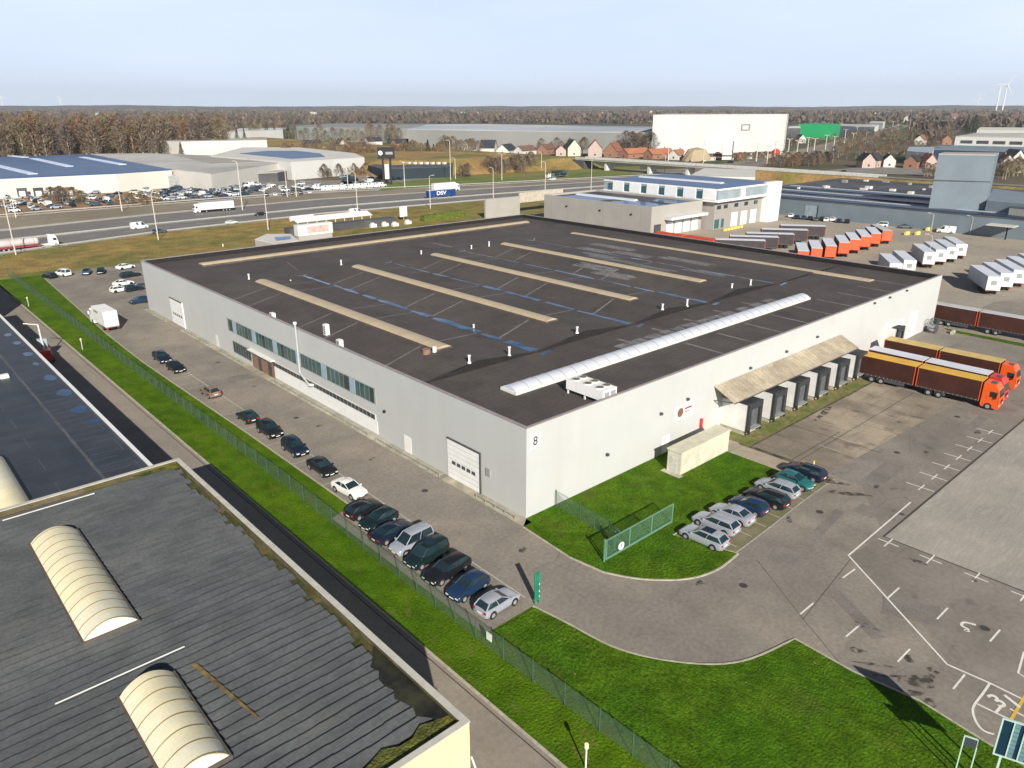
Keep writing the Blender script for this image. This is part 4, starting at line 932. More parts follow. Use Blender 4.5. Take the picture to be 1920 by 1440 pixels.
# trucks ---------------------------------------------------------------
m_org = mat('orange truck paint', (.72, .10, .012), rough=.35, var=.06, scale=1, spec=.5)
m_curt = mat('brown tarpaulin', (.062, .020, .014), rough=.55, var=.15, scale=.8, c2=(.045, .016, .012))
overlay(m_curt, 'lines', c=(.035, .015, .01), scale=(1, 1, 1), axis=1, w=.06, amt=.6)
m_curt2 = mat('dark grey tarpaulin', (.05, .042, .045), rough=.6, var=.15, scale=.8)
m_trk = {'orange': m_org, 'white': m_wh, 'red': m_redp, 'blue': mat('blue truck paint', (.01, .05, .22), rough=.35, var=.05)}
m_rf = {'amber': mat('amber tarpaulin roof', (.66, .38, .05), rough=.5, var=.1, scale=.5), 'tan': mat('tan tarpaulin roof', (.58, .42, .16), rough=.6, var=.12, scale=.5), 'white': mat('white trailer roof', (.62, .64, .70), rough=.45, var=.06, scale=.5), 'grey': mat('dusty trailer roof', (.48, .48, .48), rough=.6, var=.1, scale=.5)}
def wheels(parent, xs, hw=1.25, r_=.5, rim=True):
    for x in xs:
        for s in (-1, 1):
            a, b = s*(hw-.32), s*hw
            wv = MB().tube((x, a, r_), (x, b, r_), r_, n=16).build('wheel', m_tyre, parent, world=False)
            if rim: MB().tube((x, b-.001*s, r_), (x, b+.015*s, r_), r_*.55, n=12).build('rim', m_rim, wv, world=False)
def cab(parent, x0, m, z=0, H=3.6, deflect=True, m_low=None):
    "cab between x0 and x0+2.3, front towards +x"
    L_ = 2.25; mb = MB(); hw = 1.22
    side = [(0, .55), (L_, .55), (L_+.06, 1.3), (L_-.0, 1.95), (L_-.28, 3.0), (L_-.75, H-.12), (0, H)]
    for s in (-1, 1): pass
    vs = [(x0+x, -hw*(.94 if zz > 2.9 else 1), zz+z) for x, zz in side]+[(x0+x, hw*(.94 if zz > 2.9 else 1), zz+z) for x, zz in side]; n = len(side)
    mb.add(vs, [tuple(range(n))]+[tuple(range(2*n-1, n-1, -1))]+[((i+1) % n, i, i+n, (i+1) % n+n) for i in range(n)])
    mb.box(x0+.1, -hw*1.0, .35+z, x0+L_+.02, hw*1.0, .549+z)
    mb.box(x0+L_-.35, -hw-.30, 1.9+z, x0+L_-.22, -hw-.04, 2.5+z).box(x0+L_-.35, hw+.04, 1.9+z, x0+L_-.22, hw+.30, 2.5+z)
    c = mb.build('cab', m, parent, world=False)
    MB().add([(x0+L_+.012, -1.1, 2.02+z), (x0+L_+.012, 1.1, 2.02+z), (x0+L_-.255, 1.03, 2.97+z), (x0+L_-.255, -1.03, 2.97+z)], [(0, 1, 2, 3)]).build('windscreen', m_cglass, c, world=False)
    for s in (-1, 1):
        q = [(x0+L_-.2, s*(hw+.012), 1.95+z), (x0+L_-1.25, s*(hw+.012), 1.95+z), (x0+L_-1.25, s*(hw+.012), 2.75+z), (x0+L_-.42, s*(hw+.012), 2.75+z)]
        MB().add(q, [(0, 1, 2, 3) if s < 0 else (3, 2, 1, 0)]).build('side_window', m_cglass, c, world=False)
        MB().box(x0+L_-.05, s*.92-.2, .75+z, x0+L_+.075, s*.92+.2, .98+z).build('headlight', m_lamp, c, world=False)
    MB().box(x0+L_+.0, -.6, 1.05+z, x0+L_+.07, .6, 1.6+z).build('grille', m_dark, c, world=False)
    if deflect: MB().box(x0+.7, -.5, H-.06+z, x0+1.3, .5, H+.02+z).build('sunroof', m_cglass, c, world=False)
    return c
def cargo(parent, x0, x1, side_m, roof_m, frame_m, z0=1.15, z1=4.0, mid=True):
    hw = 1.25
    b = MB().box(x0+.08, -hw, z0, x1-.08, hw, z1-.08).build('curtain_body', side_m, parent, world=False)
    fr = MB()
    for x in (x0, x1-.1):
        for s in (-1, 1): fr.box(x, s*hw-.05, z0-.1, x+.1, s*hw+.03, z1-.1)
    fr.box(x0-.02, -hw+.06, z0, x0+.06, hw-.06, z1-.1)
    fr.build('frame', frame_m, b, world=False)
    MB().box(x0+.1, -hw-.03, z0-.14, x1, -hw+.02, z0-.0).box(x0+.1, hw-.02, z0-.14, x1, hw+.03, z0).build('side_rail', m_dgrey, b, world=False)
    MB().box(x0-.02, -hw-.02, z1-.078, x1+.02, hw+.02, z1).build('roof', roof_m, b, world=False)
    lb = MB(); n = int((x1-x0)/.6)
    for i in range(n):
        for s in (-1, 1): lb.box(x0+.3+i*.6, s*(hw+.035)-.01, z0-.12, x0+.36+i*.6, s*(hw+.035)+.01, z0+.08)
    lb.build('curtain_strap', m_grey, b, world=False)
    MB().box(x0+.2, -.5, .75, x1-.1, .5, z0-.002).build('chassis', m_under, parent, world=False)
    for s in (-1, 1): MB().box(x0-.03, s*.9-.2, .8, x0+.02, s*.9+.2, .95).build('tail_light', m_tail, parent, world=False)
    return b
def drawbar_truck(loc, heading, roofc, cabc, label, side=None):
    t = thing('curtain_truck', label, 'truck', (*loc, .01), heading, 'orange framed curtain sided trucks')
    # origin at the rear of the trailer
    sm_ = side or m_curt; fm = mat('rust orange frame', (.62, .10, .03), rough=.45, var=.08)
    cargo(t, 0, 8.2, sm_, m_rf[roofc], fm); cargo(t, 8.5, 17.0, sm_, m_rf[roofc], fm)
    MB().box(8.0, -.25, .6, 9.0, .25, .75).build('drawbar', m_under, t, world=False)
    MB().box(11.2, -1.2, .5, 12.6, -.8, 1.0).box(11.2, .8, .5, 12.6, 1.2, 1.0).box(2.9, -1.2, .5, 7.0, -1.12, .95).box(2.9, 1.12, .5, 7.0, 1.2, .95).build('side_guard', m_dgrey, t, world=False)
    wheels(t, [2.2, 3.6, 10.4, 11.8, 18.2]); cab(t, 17.2, m_trk[cabc], H=3.85)
    return t
drawbar_truck((69.3, -3.6), -PY+.045, 'amber', 'orange', 'long orange cabbed truck and trailer with brown sides and amber roof, nearest the docks')
drawbar_truck((73.2, -3.2), -PY+.02, 'white', 'red', 'truck with white roof and red orange cab parked right behind the amber roofed one')
drawbar_truck((80.6, -2.6), -PY+.03, 'tan', 'orange', 'brown sided truck with tan roof behind the white roofed truck')
for i, (x, y) in enumerate(((112.3, 1.5), )):
    t = drawbar_truck((x, y), -PY+.0, 'grey', 'orange', 'brown sided truck with grey roof beyond the warehouse corner and green strip')
def semi(loc, heading, side_m, roof_m, frame_m, label, group, L_=13.4, door=None, name='box_trailer', panel=False, vent=False):
    t = thing(name, label, 'trailer', (*loc[:2], .01), heading, group)
    b = cargo(t, 0, L_, side_m, roof_m, frame_m)
    if door: MB().box(-.04, -1.19, 1.2, -.022, 1.19, 3.85).build('rear_door', door, b, world=False)
    if vent: MB().box(-.06, -.5, 2.2, -.042, .6, 3.2).build('vent_panel', m_grey, b, world=False)
    wheels(t, [2.0, 3.3, 4.6], rim=False)
    MB().box(L_-3, -.9, 0, L_-2.85, -.75, 1.0).box(L_-3, .75, 0, L_-2.85, .9, 1.0).build('landing_leg', m_grey, t, world=False)
    return t
m_or2 = mat('orange trailer door', (.70, .12, .05), rough=.45, var=.1, scale=1)
A0 = R(31)
base = None
for i, (x, y) in enumerate([(144.8, 46.2), (151.4, 45.8), (157.8, 44.9), (166.0, 45.0), (173.6, 45.4), (181.6, 45.8), (189.4, 46.2)]):
    lb = '%s orange backed trailer from the near end of the slanted row' % ordn[i]
    if base is None: base = semi((x, y), A0, m_curt2, m_rf['white'], m_or2, lb, 'orange backed trailers parked in a slanted row', door=m_or2, name='curtain_trailer')
    else: dup(base, (x, y, .01), A0, label=lb)
semi((197.5, 46.2), A0+.12, m_curt2, m_rf['grey'], m_or2, 'orange backed trailer with black side standing apart at the far end of the orange row', 'orange backed trailers parked in a slanted row', door=m_or2, name='curtain_trailer')
m_ts = mat('pale grey trailer side', (.40, .44, .47), rough=.5, var=.1, scale=.5)
base = None
A1 = R(33)
wt = [((146, .9), 'nearest white trailer with blue grey side in the right hand row'), ((152.4, .2), 'second white trailer of the right hand row'), ((158.9, -.6), 'third white trailer of the right hand row'), ((165.6, -1.3), 'fourth white trailer of the right hand row'), ((172.5, -2), 'fifth white trailer of the right hand row, at the frame edge'), ((180, -2.8), 'sixth white trailer of the right hand row, farthest one'),
      ((167.4, 22.6), 'nearest trailer of the middle white row with grey vent panel'), ((173.8, 22.0), 'second trailer of the middle white row'), ((180, 21.4), 'third trailer of the middle white row'), ((187.4, 21.6), 'fourth trailer of the middle white row, longest looking'),
      ((145.4, 22.4), 'white trailer half hidden behind the warehouse roof edge, left one of a pair'), ((152.4, 21.8), 'white trailer behind the warehouse roof edge, right one of a pair')]
for i, (p, lb) in enumerate(wt):
    if base is None: base = semi(p, A1, m_ts, m_rf['white'], m_wh, lb, 'white box trailers', door=m_wh, vent=True)
    else: dup(base, (*p, .01), A1, label=lb)
base = None
for i, (p, lb) in enumerate([((161.5, 63.0), 'nearest dark sided trailer with white roof behind the parapet'), ((170.2, 62.8), 'second dark sided trailer with orange frame'), ((181, 64), 'third dark sided trailer with pale roof'), ((193, 64.2), 'fourth dark sided trailer, beside a blue cab'), ((153.0, 62.4), 'lowest pale roofed trailer just showing over the parapet')]):
    if base is None: base = semi(p, R(128), m_curt2, m_rf['white'], mat('faded red frame', (.45, .08, .06), var=.1), lb, 'dark sided trailers', door=m_curt2, name='curtain_trailer')
    else: dup(base, (*p, .01), R(128), label=lb)
for i, (x, y) in enumerate(((152.5, 95.2), (153, 84))):
    c = MB().box(-1.25, -5.2, 0, 1.25, 5.2, 2.6)
    for k in range(20): c.box(-1.29, -5.1+k*.52, .1, -1.251, -4.9+k*.52, 2.5)
    o = thing('red_container', 'red steel container by the grey building, %s one' % ('left' if i == 0 else 'right'), 'container', (x, y, 0), 0, 'red containers')
    bb = c.build('body', mat('container red', (.55, .07, .03), var=.12), o, world=False)
    MB().box(-1.22, -5.22, 2.602, 1.22, 5.22, 2.66).build('roof', mat('container red', (.55, .07, .03)), o, world=False)
for o_ in list(col.objects):
    if o_.get('category') == 'trailer': o_.scale = (1.04, 1.12, 1.1)
# box truck in the car park
t = thing('box_truck', 'white box truck standing in the upper car park', 'truck', (-10.9, 103.8, 0), PY+.03)
bb = MB().box(.2, -1.25, 1.0, 7.3, 1.25, 3.9).build('box_body', m_wh, t, world=False)
MB().box(.17, -1.15, 1.05, .197, 1.15, 3.0).build('rear_door', m_wh2, bb, world=False); MB().box(3.5, 1.252, 3.0, 6.0, 1.26, 3.45).build('lettering', m_grey, bb, world=False)
MB().box(0, -1.2, .85, .2, 1.2, 1.0).build('tail_lift', m_grey, t, world=False); MB().box(.2, -.6, .5, 7.5, .6, 1.0).build('chassis', m_under, t, world=False)
for s in (-1, 1): MB().box(-.03, s*.95-.2, .6, .1, s*.95+.2, .84).build('tail_light', m_tail, t, world=False)
wheels(t, [1.9, 6.6+1.6]); cab(t, 7.4, m_wh, H=2.9)
# motorway lorries
t = thing('tanker_truck', 'silver tanker lorry with white cab on the near lanes at the left edge', 'truck', (-11.5, 217.0, .04), .04)
tk = MB().tube((.3, 0, 2.2), (11.0, 0, 2.2), 1.15, n=18).build('tank', mat('dull silver tank', (.62, .56, .55), rough=.35, metal=.25, var=.1, scale=.4), t, world=False)
rb = MB(); [rb.tube((x, 0, 2.2), (x+.12, 0, 2.2), 1.18, n=18) for x in (.4, 3.6, 6.8, 9.8, 10.8)]; rb.build('band', mat('red grey band', (.4, .2, .2), var=.1), tk, world=False)
MB().box(.5, -1.0, .8, 11.6, 1.0, 1.1).build('chassis', mat('dull red chassis', (.30, .05, .05), var=.1), t, world=False)
wheels(t, [1.6, 2.9, 4.2, 11.9, 15.6]); MB().box(10.8, -.6, .6, 16, .6, 1.0).build('tractor_frame', m_wh, t, world=False); cab(t, 14.0, m_wh, H=3.8)
p = at(343, 402)
t = thing('semi_truck', 'long white articulated lorry on the far carriageway by the car lot', 'truck', (*at(438, 394)[:2], .04), PI-.05)
cargo(t, 0, 13.6, m_wh2, m_rf['white'], m_wh2); wheels(t, [2, 3.3, 4.6, 11.5, 15.0]); cab(t, 13.8, m_wh, H=3.7); MB().box(12, -.5, .7, 15.5, .5, 1.0).build('tractor_frame', m_under, t, world=False)
t = thing('semi_truck', 'blue curtain sided lorry on the motorway seen against a white trailer', 'truck', (*at(802, 374)[:2], .04), .0)
b = cargo(t, 0, 13.2, mat('blue tarpaulin', (.008, .05, .20), var=.1), m_rf['white'], m_trk['blue']); wheels(t, [2, 3.3, 4.6, 11.5, 15.0]); cab(t, 13.5, m_trk['blue'], H=3.7); MB().box(12, -.5, .7, 15.2, .5, 1.0).build('tractor_frame', m_under, t, world=False)
text_obj('lettering', 'DSV', 2.4, (7.2, -1.27, 2.5), facing(0, -1), m_wh, b, world=False, sx=1.3)
t = thing('semi_truck', 'white trailered lorry just behind the blue one on the motorway', 'truck', (*at(812, 361)[:2], .04), .0)
cargo(t, 0, 13.6, m_wh2, m_rf['white'], m_wh2, z1=4.4); wheels(t, [2, 3.3, 4.6, 11.5, 15.0], rim=False); cab(t, 13.9, m_wh, H=3.7)
t = thing('car_transporter', 'car transporter loaded with dark cars near the bridge', 'truck', (*at(1062, 331)[:2], .04), PI+.02)
MB().box(0, -1.2, .8, 15, 1.2, 1.0).box(0, -1.2, 2.5, 13, 1.2, 2.62).box(0, -1.2, 1.0, .15, 1.2, 2.5).box(7, -1.2, 1.0, 7.15, 1.2, 2.5).build('deck', mat('green grey deck', (.10, .18, .18), var=.1), t, world=False)
wheels(t, [3, 4.3, 12, 16.3], rim=False); cab(t, 15.3, m_wh, H=2.6)
px_ = at(1062, 331)
for k in range(5):
    z = 1.02 if k < 2 else 2.64; off = (2.5+5*k) if k < 2 else (1.8+4.3*(k-2))
    make_car('hatch', ('black', 'darkgreen', 'grey', 'navy', 'black')[k], (px_.x-off-.3, px_.y, z+.04), 0, '%s car loaded on the %s deck of the transporter' % (('black', 'dark green', 'grey', 'navy', 'rearmost black')[k], 'lower' if k < 2 else 'upper'), detail=1, name='loaded_car', group='cars on the transporter')
# ------------------------------------------------------------------ neighbouring and far buildings
m_gblk = mat('grey plaster panel', (.36, .34, .31), rough=.7, var=.06, scale=.2); overlay(m_gblk, 'lines', c=(.27, .26, .24), scale=(.2, .12, 1), axis=1, w=.02, amt=.7)
m_solar = mat('dark blue solar roof', (.020, .065, .17), rough=.35, var=.2, scale=.1, c2=(.03, .085, .21)); overlay(m_solar, 'brick', c=(.06, .10, .18), scale=(.35, .35, 1), w=.03, amt=.35)
m_pond = mat('blue wet roof', (.012, .10, .26), rough=.25, var=.35, scale=.15)
m_droof = mat('charcoal flat roof', (.055, .058, .065), rough=.7, var=.25, scale=.15, c2=(.09, .09, .095))
m_lroof = mat('pale gravel roof', (.46, .45, .42), rough=.8, var=.12, scale=.06, c2=(.36, .35, .33))
m_wfar = mat('off white wall', (.58, .56, .51), rough=.6, var=.06, scale=.08)
m_wbright = mat('bright white wall', (.52, .52, .505), rough=.6, var=.05, scale=.04); overlay(m_wbright, 'streak', c=(.42, .43, .42), scale=(.06, .06, .01), lo=.5, hi=.68, amt=.5)
m_bgw = mat('blue grey cladding', (.165, .205, .235), rough=.5, var=.08, scale=.15); overlay(m_bgw, 'lines', c=(.15, .19, .22), scale=(.8, .8, 1), axis=1, w=.1, amt=.5)
m_teal = mat('blue green glazing', (.03, .11, .13), rough=.2, var=.2, spec=.7)
m_glz = mat('silver louvre glazing', (.34, .40, .43), rough=.35, var=.12, scale=.4, metal=.2); overlay(m_glz, 'lines', c=(.22, .27, .3), scale=(1.5, 1.5, 1), axis=0, w=.15, amt=.6)
m_lgrey = mat('long shed wall', (.27, .27, .255), rough=.7, var=.08, scale=.02, c2=(.235, .24, .225))

g1 = thing('grey_building', 'flat roofed grey building with bluish wet roof right behind the warehouse', 'building', (168, 129, 0))
MB().box(153.5, 104, 0, 182, 104.4, 10).box(153.5, 104.4, 0, 153.9, 154, 10).box(153.9, 153.6, 0, 182, 154, 10).box(181.6, 104.4, 0, 182, 153.6, 10).build('wall', m_gblk, g1)
r1 = MB().box(153.9, 104.4, 9, 181.6, 153.6, 9.3).build('roof', m_droof, g1)
MB().sheet([(155, 106), (166, 106), (168, 120), (162, 128), (155, 126)], 9.31).sheet([(170, 106), (180, 108), (180, 122), (172, 118)], 9.312).sheet([(156, 132), (166, 130), (167, 150), (156, 151)], 9.314).build('rain_pool', m_pond, r1)
MB().vault(166, 122, 169, 150, 9.3, .7).build('skylight', m_whites, r1)
c1 = MB().box(160.5, 101, 5.2, 181.5, 103.99, 6.2).build('canopy', mat('canopy white grey', (.55, .57, .58)), g1)
for i in range(4): MB().box(162+i*4.8, 103.93, .1, 165.6+i*4.8, 103.995, 4.2).build('overhead_door', m_wh, g1)
MB().box(155.2, 103.9, .1, 158.8, 103.995, 4).build('overhead_door', m_droof, g1)
for y in (112, 126, 142): MB().box(153.2, y, 6.6, 153.49, y+.6, 7.1).build('wall_lamp', m_dark, g1)

g2 = thing('modern_building', 'white and grey modern building with blue solar roof and silver glazed upper floor', 'building', (202, 124, 0))
MB().box(183.5, 100, 0, 221, 150, 9.6).build('wall', m_gblk, g2)
MB().box(182, 98, 9.603, 222, 150, 10.4).build('floor_band', m_wh, g2)
MB().box(182.2, 98.2, 10.403, 222, 150, 13.6).build('upper_wall', m_glz, g2)
MB().box(182, 98, 13.603, 222, 150, 14.1).build('roof', m_wh, g2)
MB().box(182.8, 98.8, 14.103, 221.5, 149.5, 14.25).build('solar_roof', m_solar, g2)
MB().vault(198, 108, 201, 146, 14.25, .6).build('skylight', m_whites, g2)
MB().box(214.5, 97.2, 0, 222.8, 99.98, 14.5).build('pier', m_wh, g2); MB().box(196.5, 97.9, 10.2, 199, 98.19, 14).build('pier', m_wh, g2)
for i in range(3): MB().box(194.6+i*6.3, 99.9, .1, 198.6+i*6.3, 99.99, 5).build('overhead_door', m_wh, g2)
for x in (185, 189.2, 196, 202.5, 209): MB().box(x, 99.9, 6.9, x+2.4, 99.985, 8.2).build('window', m_win2, g2)
MB().box(184.2, 99.9, .3, 187, 99.988, 3.4).build('window', m_teal, g2); MB().box(188.4, 99.9, .3, 190, 99.988, 3.4).build('window', m_teal, g2)
for i in range(6):
    y = 99+i*8.2; MB().box(181.85, y, 10.3, 182.19, y+5.2, 13.7).build('white_panel', m_wh, g2); MB().box(181.95, y+5.6, 10.6, 182.18, y+7.6, 13.0).build('window', m_teal, g2)
for i in range(6): MB().box(184+i*2.2, 95.4+.1*i, 0, 185.3+i*2.2, 96.1+.1*i, .8).build('barrier_block', mat('yellow block', (.75, .6, .15)), g2)

def block(name, label, px, h, wall_m, roof_m, cat='building', par=.35, z0=0):
    pts = W(px, h); cx = sum(p[0] for p in pts)/len(pts); cy = sum(p[1] for p in pts)/len(pts)
    t = thing(name, label, cat, (cx, cy, 0)); MB().prism(pts, z0, h).build('wall', wall_m, t)
    q = [(cx+(p[0]-cx)*1.001, cy+(p[1]-cy)*1.001) for p in pts]
    MB().prism(q, h+.003, h+par).build('roof', roof_m, t); return t
def roofpatch(t, px, h, m, name='solar_array', th=.2):
    MB().prism(W(px, h), h+.36, h+.36+th).build(name, m, t)
b_ = block('office_annex', 'white annex with a row of dark windows behind the blue solar roof', [(1290, 332), (1416, 334), (1416, 319), (1320, 317)], 13, m_wbright, m_wfar)
ls = thing('low_grey_shed', 'long low blue grey shed with dark solar roof on the right', 'building', (270, 60, 0))
MB().box(239, 6, 0, 345, 132, 6.2).build('wall', m_bgw, ls); MB().box(238.9, 5.9, 6.203, 345.1, 132.1, 6.5).build('roof', m_droof, ls)
for i in range(3):
    MB().box(240.5+i*19, 8, 6.503, 247.5+i*19, 128, 6.8).build('solar_array', mat('solar navy', (.02, .04, .075), rough=.4, var=.15, scale=.3), ls)
    MB().box(249+i*19, 8, 6.503, 250.2+i*19, 128, 6.9).build('roof_walkway', mat('pale walkway', (.42, .45, .50)), ls)
rr = random.Random(11)
for i in range(36): x = rr.uniform(252, 340); y = rr.uniform(10, 128); MB().box(x, y, 6.5, x+rr.uniform(.8, 2.6), y+rr.uniform(.8, 3), 6.503+rr.uniform(.6, 1.3)).build('roof_unit', [m_wh2, m_grey, m_wh2][i % 3], ls)
MB().box(238.9, 90, .1, 238.99, 95, 4.6).build('overhead_door', mat('blue grey door', (.26, .32, .36)), ls)
MB().box(238.8, 89.7, .1, 238.9, 90, 4.8).build('door_frame', m_dark, ls)
MB().box(234, 22, 4.2, 238.99, 30, 4.5).build('entrance_canopy', m_wfar, ls); MB().box(236, 24, 0, 236.4, 24.4, 4.2).build('canopy_post', m_dark, ls)
tw = block('grey_tower', 'tall blue grey windowless tower rising above the low grey shed', [(1760, 290), (1867, 292), (1873, 288), (1770, 287)], 25, m_bgw, m_gblk)
ptsT = W([(1759, 290), (1868, 292)], 25); a, b = Vector(ptsT[0]), Vector(ptsT[1]); n_ = Vector((-(b-a).y, (b-a).x)).normalized()*.06; n_ = -n_ if n_.dot(Vector((CAM.x, CAM.y))-a) < 0 else n_
MB().ribbon([a+n_, b+n_], .1, 16.2, .35).build('joint', m_droof, tw)
block('grey_annex', 'blue grey hall right of the tower with dark edge', [(1850, 378), (1925, 385), (1990, 372), (1862, 355)], 10, m_bgw, m_bgw)
block('grey_annex', 'pale hall with dark door at the right edge of the picture', [(1893, 390), (1990, 400), (2050, 380), (1915, 378)], 9, m_gblk, m_droof)

# left: logistics sheds beyond the motorway
s1 = block('solar_shed', 'long white walled shed with dark blue solar roof at the far left', [(-120, 341), (217, 326), (322, 319), (168, 290), (-60, 297)], 9, m_wfar, m_solar)
for a, b in (((-10, 310), (62, 327)), ((62, 297.5), (130, 312.5)), ((154, 295), (230, 309)), ((20, 292.5), (48, 295.5))):
    MB().ribbon(W([a, b], 9.3), 4.2, 9.36, .3).build('skylight', mat('pale roof light', (.62, .70, .85), rough=.5), s1)
for i, x in enumerate((36, 67, 97, 126)):
    c = at(x, 357-.5*i); d = (Vector(P2(217, 326, 9))-Vector(P2(-120, 341, 9))).normalized(); n_ = Vector((d.y, -d.x)); base_ = Vector(P2(x, 335.2-.5*i, 9))+n_*.12
    mb = MB(); e = [base_-d*2.1, base_+d*2.1]; mb.ribbon(e, .3, .8, 4.0); mb.build('dock_door', m_droof if i < 3 else mat('brown dock', (.15, .08, .05)), s1)
    MB().ribbon([base_-d*1.3+n_*.3, base_+d*1.1+n_*.3], .2, 1, 2.3).build('trailer_door', m_wh, s1)
s2_ = block('grey_roof_shed', 'low shed with pale gravel roof between the blue solar roofs', [(170, 289.5), (322, 318), (395, 326), (522, 306), (395, 292), (275, 288)], 9, m_wfar, m_lroof)
roofpatch(s2_, [(324, 291), (395, 294), (500, 305), (400, 309)], 9, mat('brown grey roof', (.33, .31, .28), var=.1, scale=.05), 'roof_section')
s3_ = block('white_roof_shed', 'white edged shed with a wide blue solar field on its roof', [(395, 293), (545, 305), (683, 296), (665, 288), (560, 277), (455, 277)], 10, m_wbright, m_wfar)
roofpatch(s3_, [(450, 289), (548, 299), (610, 295), (600, 289), (555, 284), (500, 284)], 10, m_solar)
block('white_hall', 'tall white hall in front of the bare wood', [(273, 263), (340, 266), (500, 263), (500, 260), (330, 260)], 13, m_wfar, m_lroof)
bo = block('white_office', 'white flat office block with dark window strips by the wood', [(425, 248), (530, 244), (538, 240), (450, 241)], 14, m_wbright, m_wbright)
block('storage_shed', 'grey low loading building behind the car lot', [(215, 332), (345, 330), (372, 322), (330, 319), (217, 326)], 6, mat('grey shed wall', (.28, .29, .28)), m_gblk)
block('market_hall', 'dark fronted hall with pale roof and columns behind the car lot', [(345, 333), (520, 324), (560, 316), (520, 313), (350, 325)], 5, m_droof, m_lroof)
cp = MB(); A_, B_ = Vector(P2(386, 336, 4)), Vector(P2(521, 326, 4))
for i in range(9): p = A_+(B_-A_)*(i/8)+Vector((.5, -1)); cp.box(p.x-.35, p.y-.35, 0, p.x+.35, p.y+.35, 4.8)
tag(cp.build('column_row', m_wfar), 'row of white columns along the dark fronted hall', 'columns')
block('small_office', 'small grey office with flat overhanging roof beside the car lot', [(368, 318), (410, 318), (412, 313), (372, 313)], 7, m_gblk, m_droof)

# dark dealership and its totem
dl = block('dark_dealership', 'low charcoal car dealership behind rows of dark cars', [(716, 317), (848, 313), (850, 303), (760, 301), (690, 311)], 6.2, mat('charcoal panel', (.022, .035, .045), var=.15, scale=.1), m_droof)
for i in range(9):
    c = at(745+i*11, 308, 6.5); MB().box(c.x-1, c.y-1, 6.5, c.x+1, c.y+1, 7.9).build('roof_unit', m_wfar, dl)
c = at(727, 346); tt = thing('totem_sign', 'tall black totem sign with white emblem in front of the charcoal dealership', 'sign', (c.x, c.y, 0), -.72)
MB().box(-2.6, -.5, 0, -1.6, .5, 14).box(1.6, -.5, 0, 2.6, .5, 14).build('post', m_dark, tt, world=False)
h_ = MB().box(-4.6, -.8, 14, 4.6, .8, 20).build('head', m_dark, tt, world=False); MB().tube((-3, -.82, 17), (-3, -.9, 17), 1.2, n=14).build('emblem', m_wh, h_, world=False)
MB().box(-.2, -.83, 16.2, 3.8, -.8, 17.6).build('lettering', m_grey, h_, world=False)
MB().box(-1.2, -.4, 3, 1.2, .4, 11).build('banner', m_wfar, tt, world=False)

# the long sheds and the white high-bay store
m_wgg = mat('weathered green grey wall', (.17, .215, .20), var=.3, scale=.03, c2=(.25, .235, .215)); overlay(m_wgg, 'streak', c=(.12, .12, .11), scale=(.12, .12, .01), lo=.5, hi=.62, amt=.6); overlay(m_lgrey, 'streak', c=(.25, .255, .24), scale=(.05, .05, .01), lo=.5, hi=.65, amt=.5)
l1 = block('long_green_grey_shed', 'very long weathered green grey shed in front of the distant woods', [(555, 239), (765, 241), (900, 243), (900, 233), (620, 232), (555, 236)], 17, m_wgg, m_lgrey)
l2 = block('long_grey_shed', 'very long plain grey shed with pale rippled roof left of the white high store', [(765, 243), (1225, 250), (1225, 238), (900, 233), (800, 234)], 19, m_lgrey, mat('pale rippled roof', (.52, .53, .54), var=.2, scale=.012, c2=(.32, .36, .42)))
hb_ = block('white_high_store', 'huge windowless white high bay store on the horizon', [(1225, 216), (1476, 214.8), (1479, 214), (1250, 213.8)], 34.5, m_wbright, m_wbright)
pa, pb = Vector(P2(1225, 216, 34.5)), Vector(P2(1476, 214.8, 34.5)); dd = (pb-pa).normalized(); nn = Vector((dd.y, -dd.x)); nn = -nn if nn.dot(Vector((CAM.x, CAM.y))-pa) < 0 else nn
q = pa+(pb-pa)*.675+nn*.3
em = MB(); L1 = 5.5
for (u0, u1, z0_, z1_) in ((-L1, L1, 25.5, 26.1), (-L1, L1, 20.6, 21.2), (-L1, -L1+1.2, 21.2, 25.5), (L1-1.2, L1, 21.2, 25.5)): em.ribbon([q+dd*u0, q+dd*u1], 1.2, z0_, z1_-z0_)
em.build('emblem', m_grey, hb_)
block('dark_link_building', 'dark grey block beside the white high store', [(1478, 240), (1501, 240), (1500, 236), (1480, 237)], 17.4, m_droof, m_wfar)
gb = block('green_building', 'bright green walled hall right of the white high store', [(1497, 233.5), (1560, 234), (1577, 232.5), (1520, 231)], 19.5, mat('vivid green wall', (.006, .27, .09), rough=.5, var=.05), mat('vivid green wall', (.006, .27, .09)))
block('white_hall', 'pale hall behind the bright green hall', [(1562, 236), (1640, 239), (1648, 234), (1575, 232.5)], 15, mat('pale bluish wall', (.55, .58, .58)), m_lroof)
block('white_cube', 'small white hall at the end of the motorway lamp rows', [(1630, 230), (1656, 230.5), (1660, 228), (1634, 228)], 13, m_wbright, m_wfar)
w1 = block('white_block', 'long white office block with window strip and blue fascia at the right', [(1792, 256), (1990, 260), (1990, 250), (1830, 250)], 15.7, m_wfar, m_lroof)
fa = Vector(P2(1792, 256, 15.7)); fb = Vector(P2(1990, 260, 15.7)); dd = (fb-fa).normalized(); nn = Vector((dd.y, -dd.x)); nn = -nn if nn.dot(Vector((CAM.x, CAM.y))-fa) < 0 else nn
for i in range(7): a = fa+dd*(5+i*13)+nn*.2; MB().ribbon([a, a+dd*9.5], .3, 10.0, 2.6).build('window', m_droof, w1)
MB().ribbon([fa-dd*2+nn*4, fb+nn*4], 8, 6.2, 1.9).build('fascia', mat('blue fascia', (.10, .20, .28), rough=.4, var=.1), w1)
MB().ribbon([fa+dd*15+nn*2, fb+nn*2], 4, 0, 6.1).build('lower_front', m_bgw, w1)
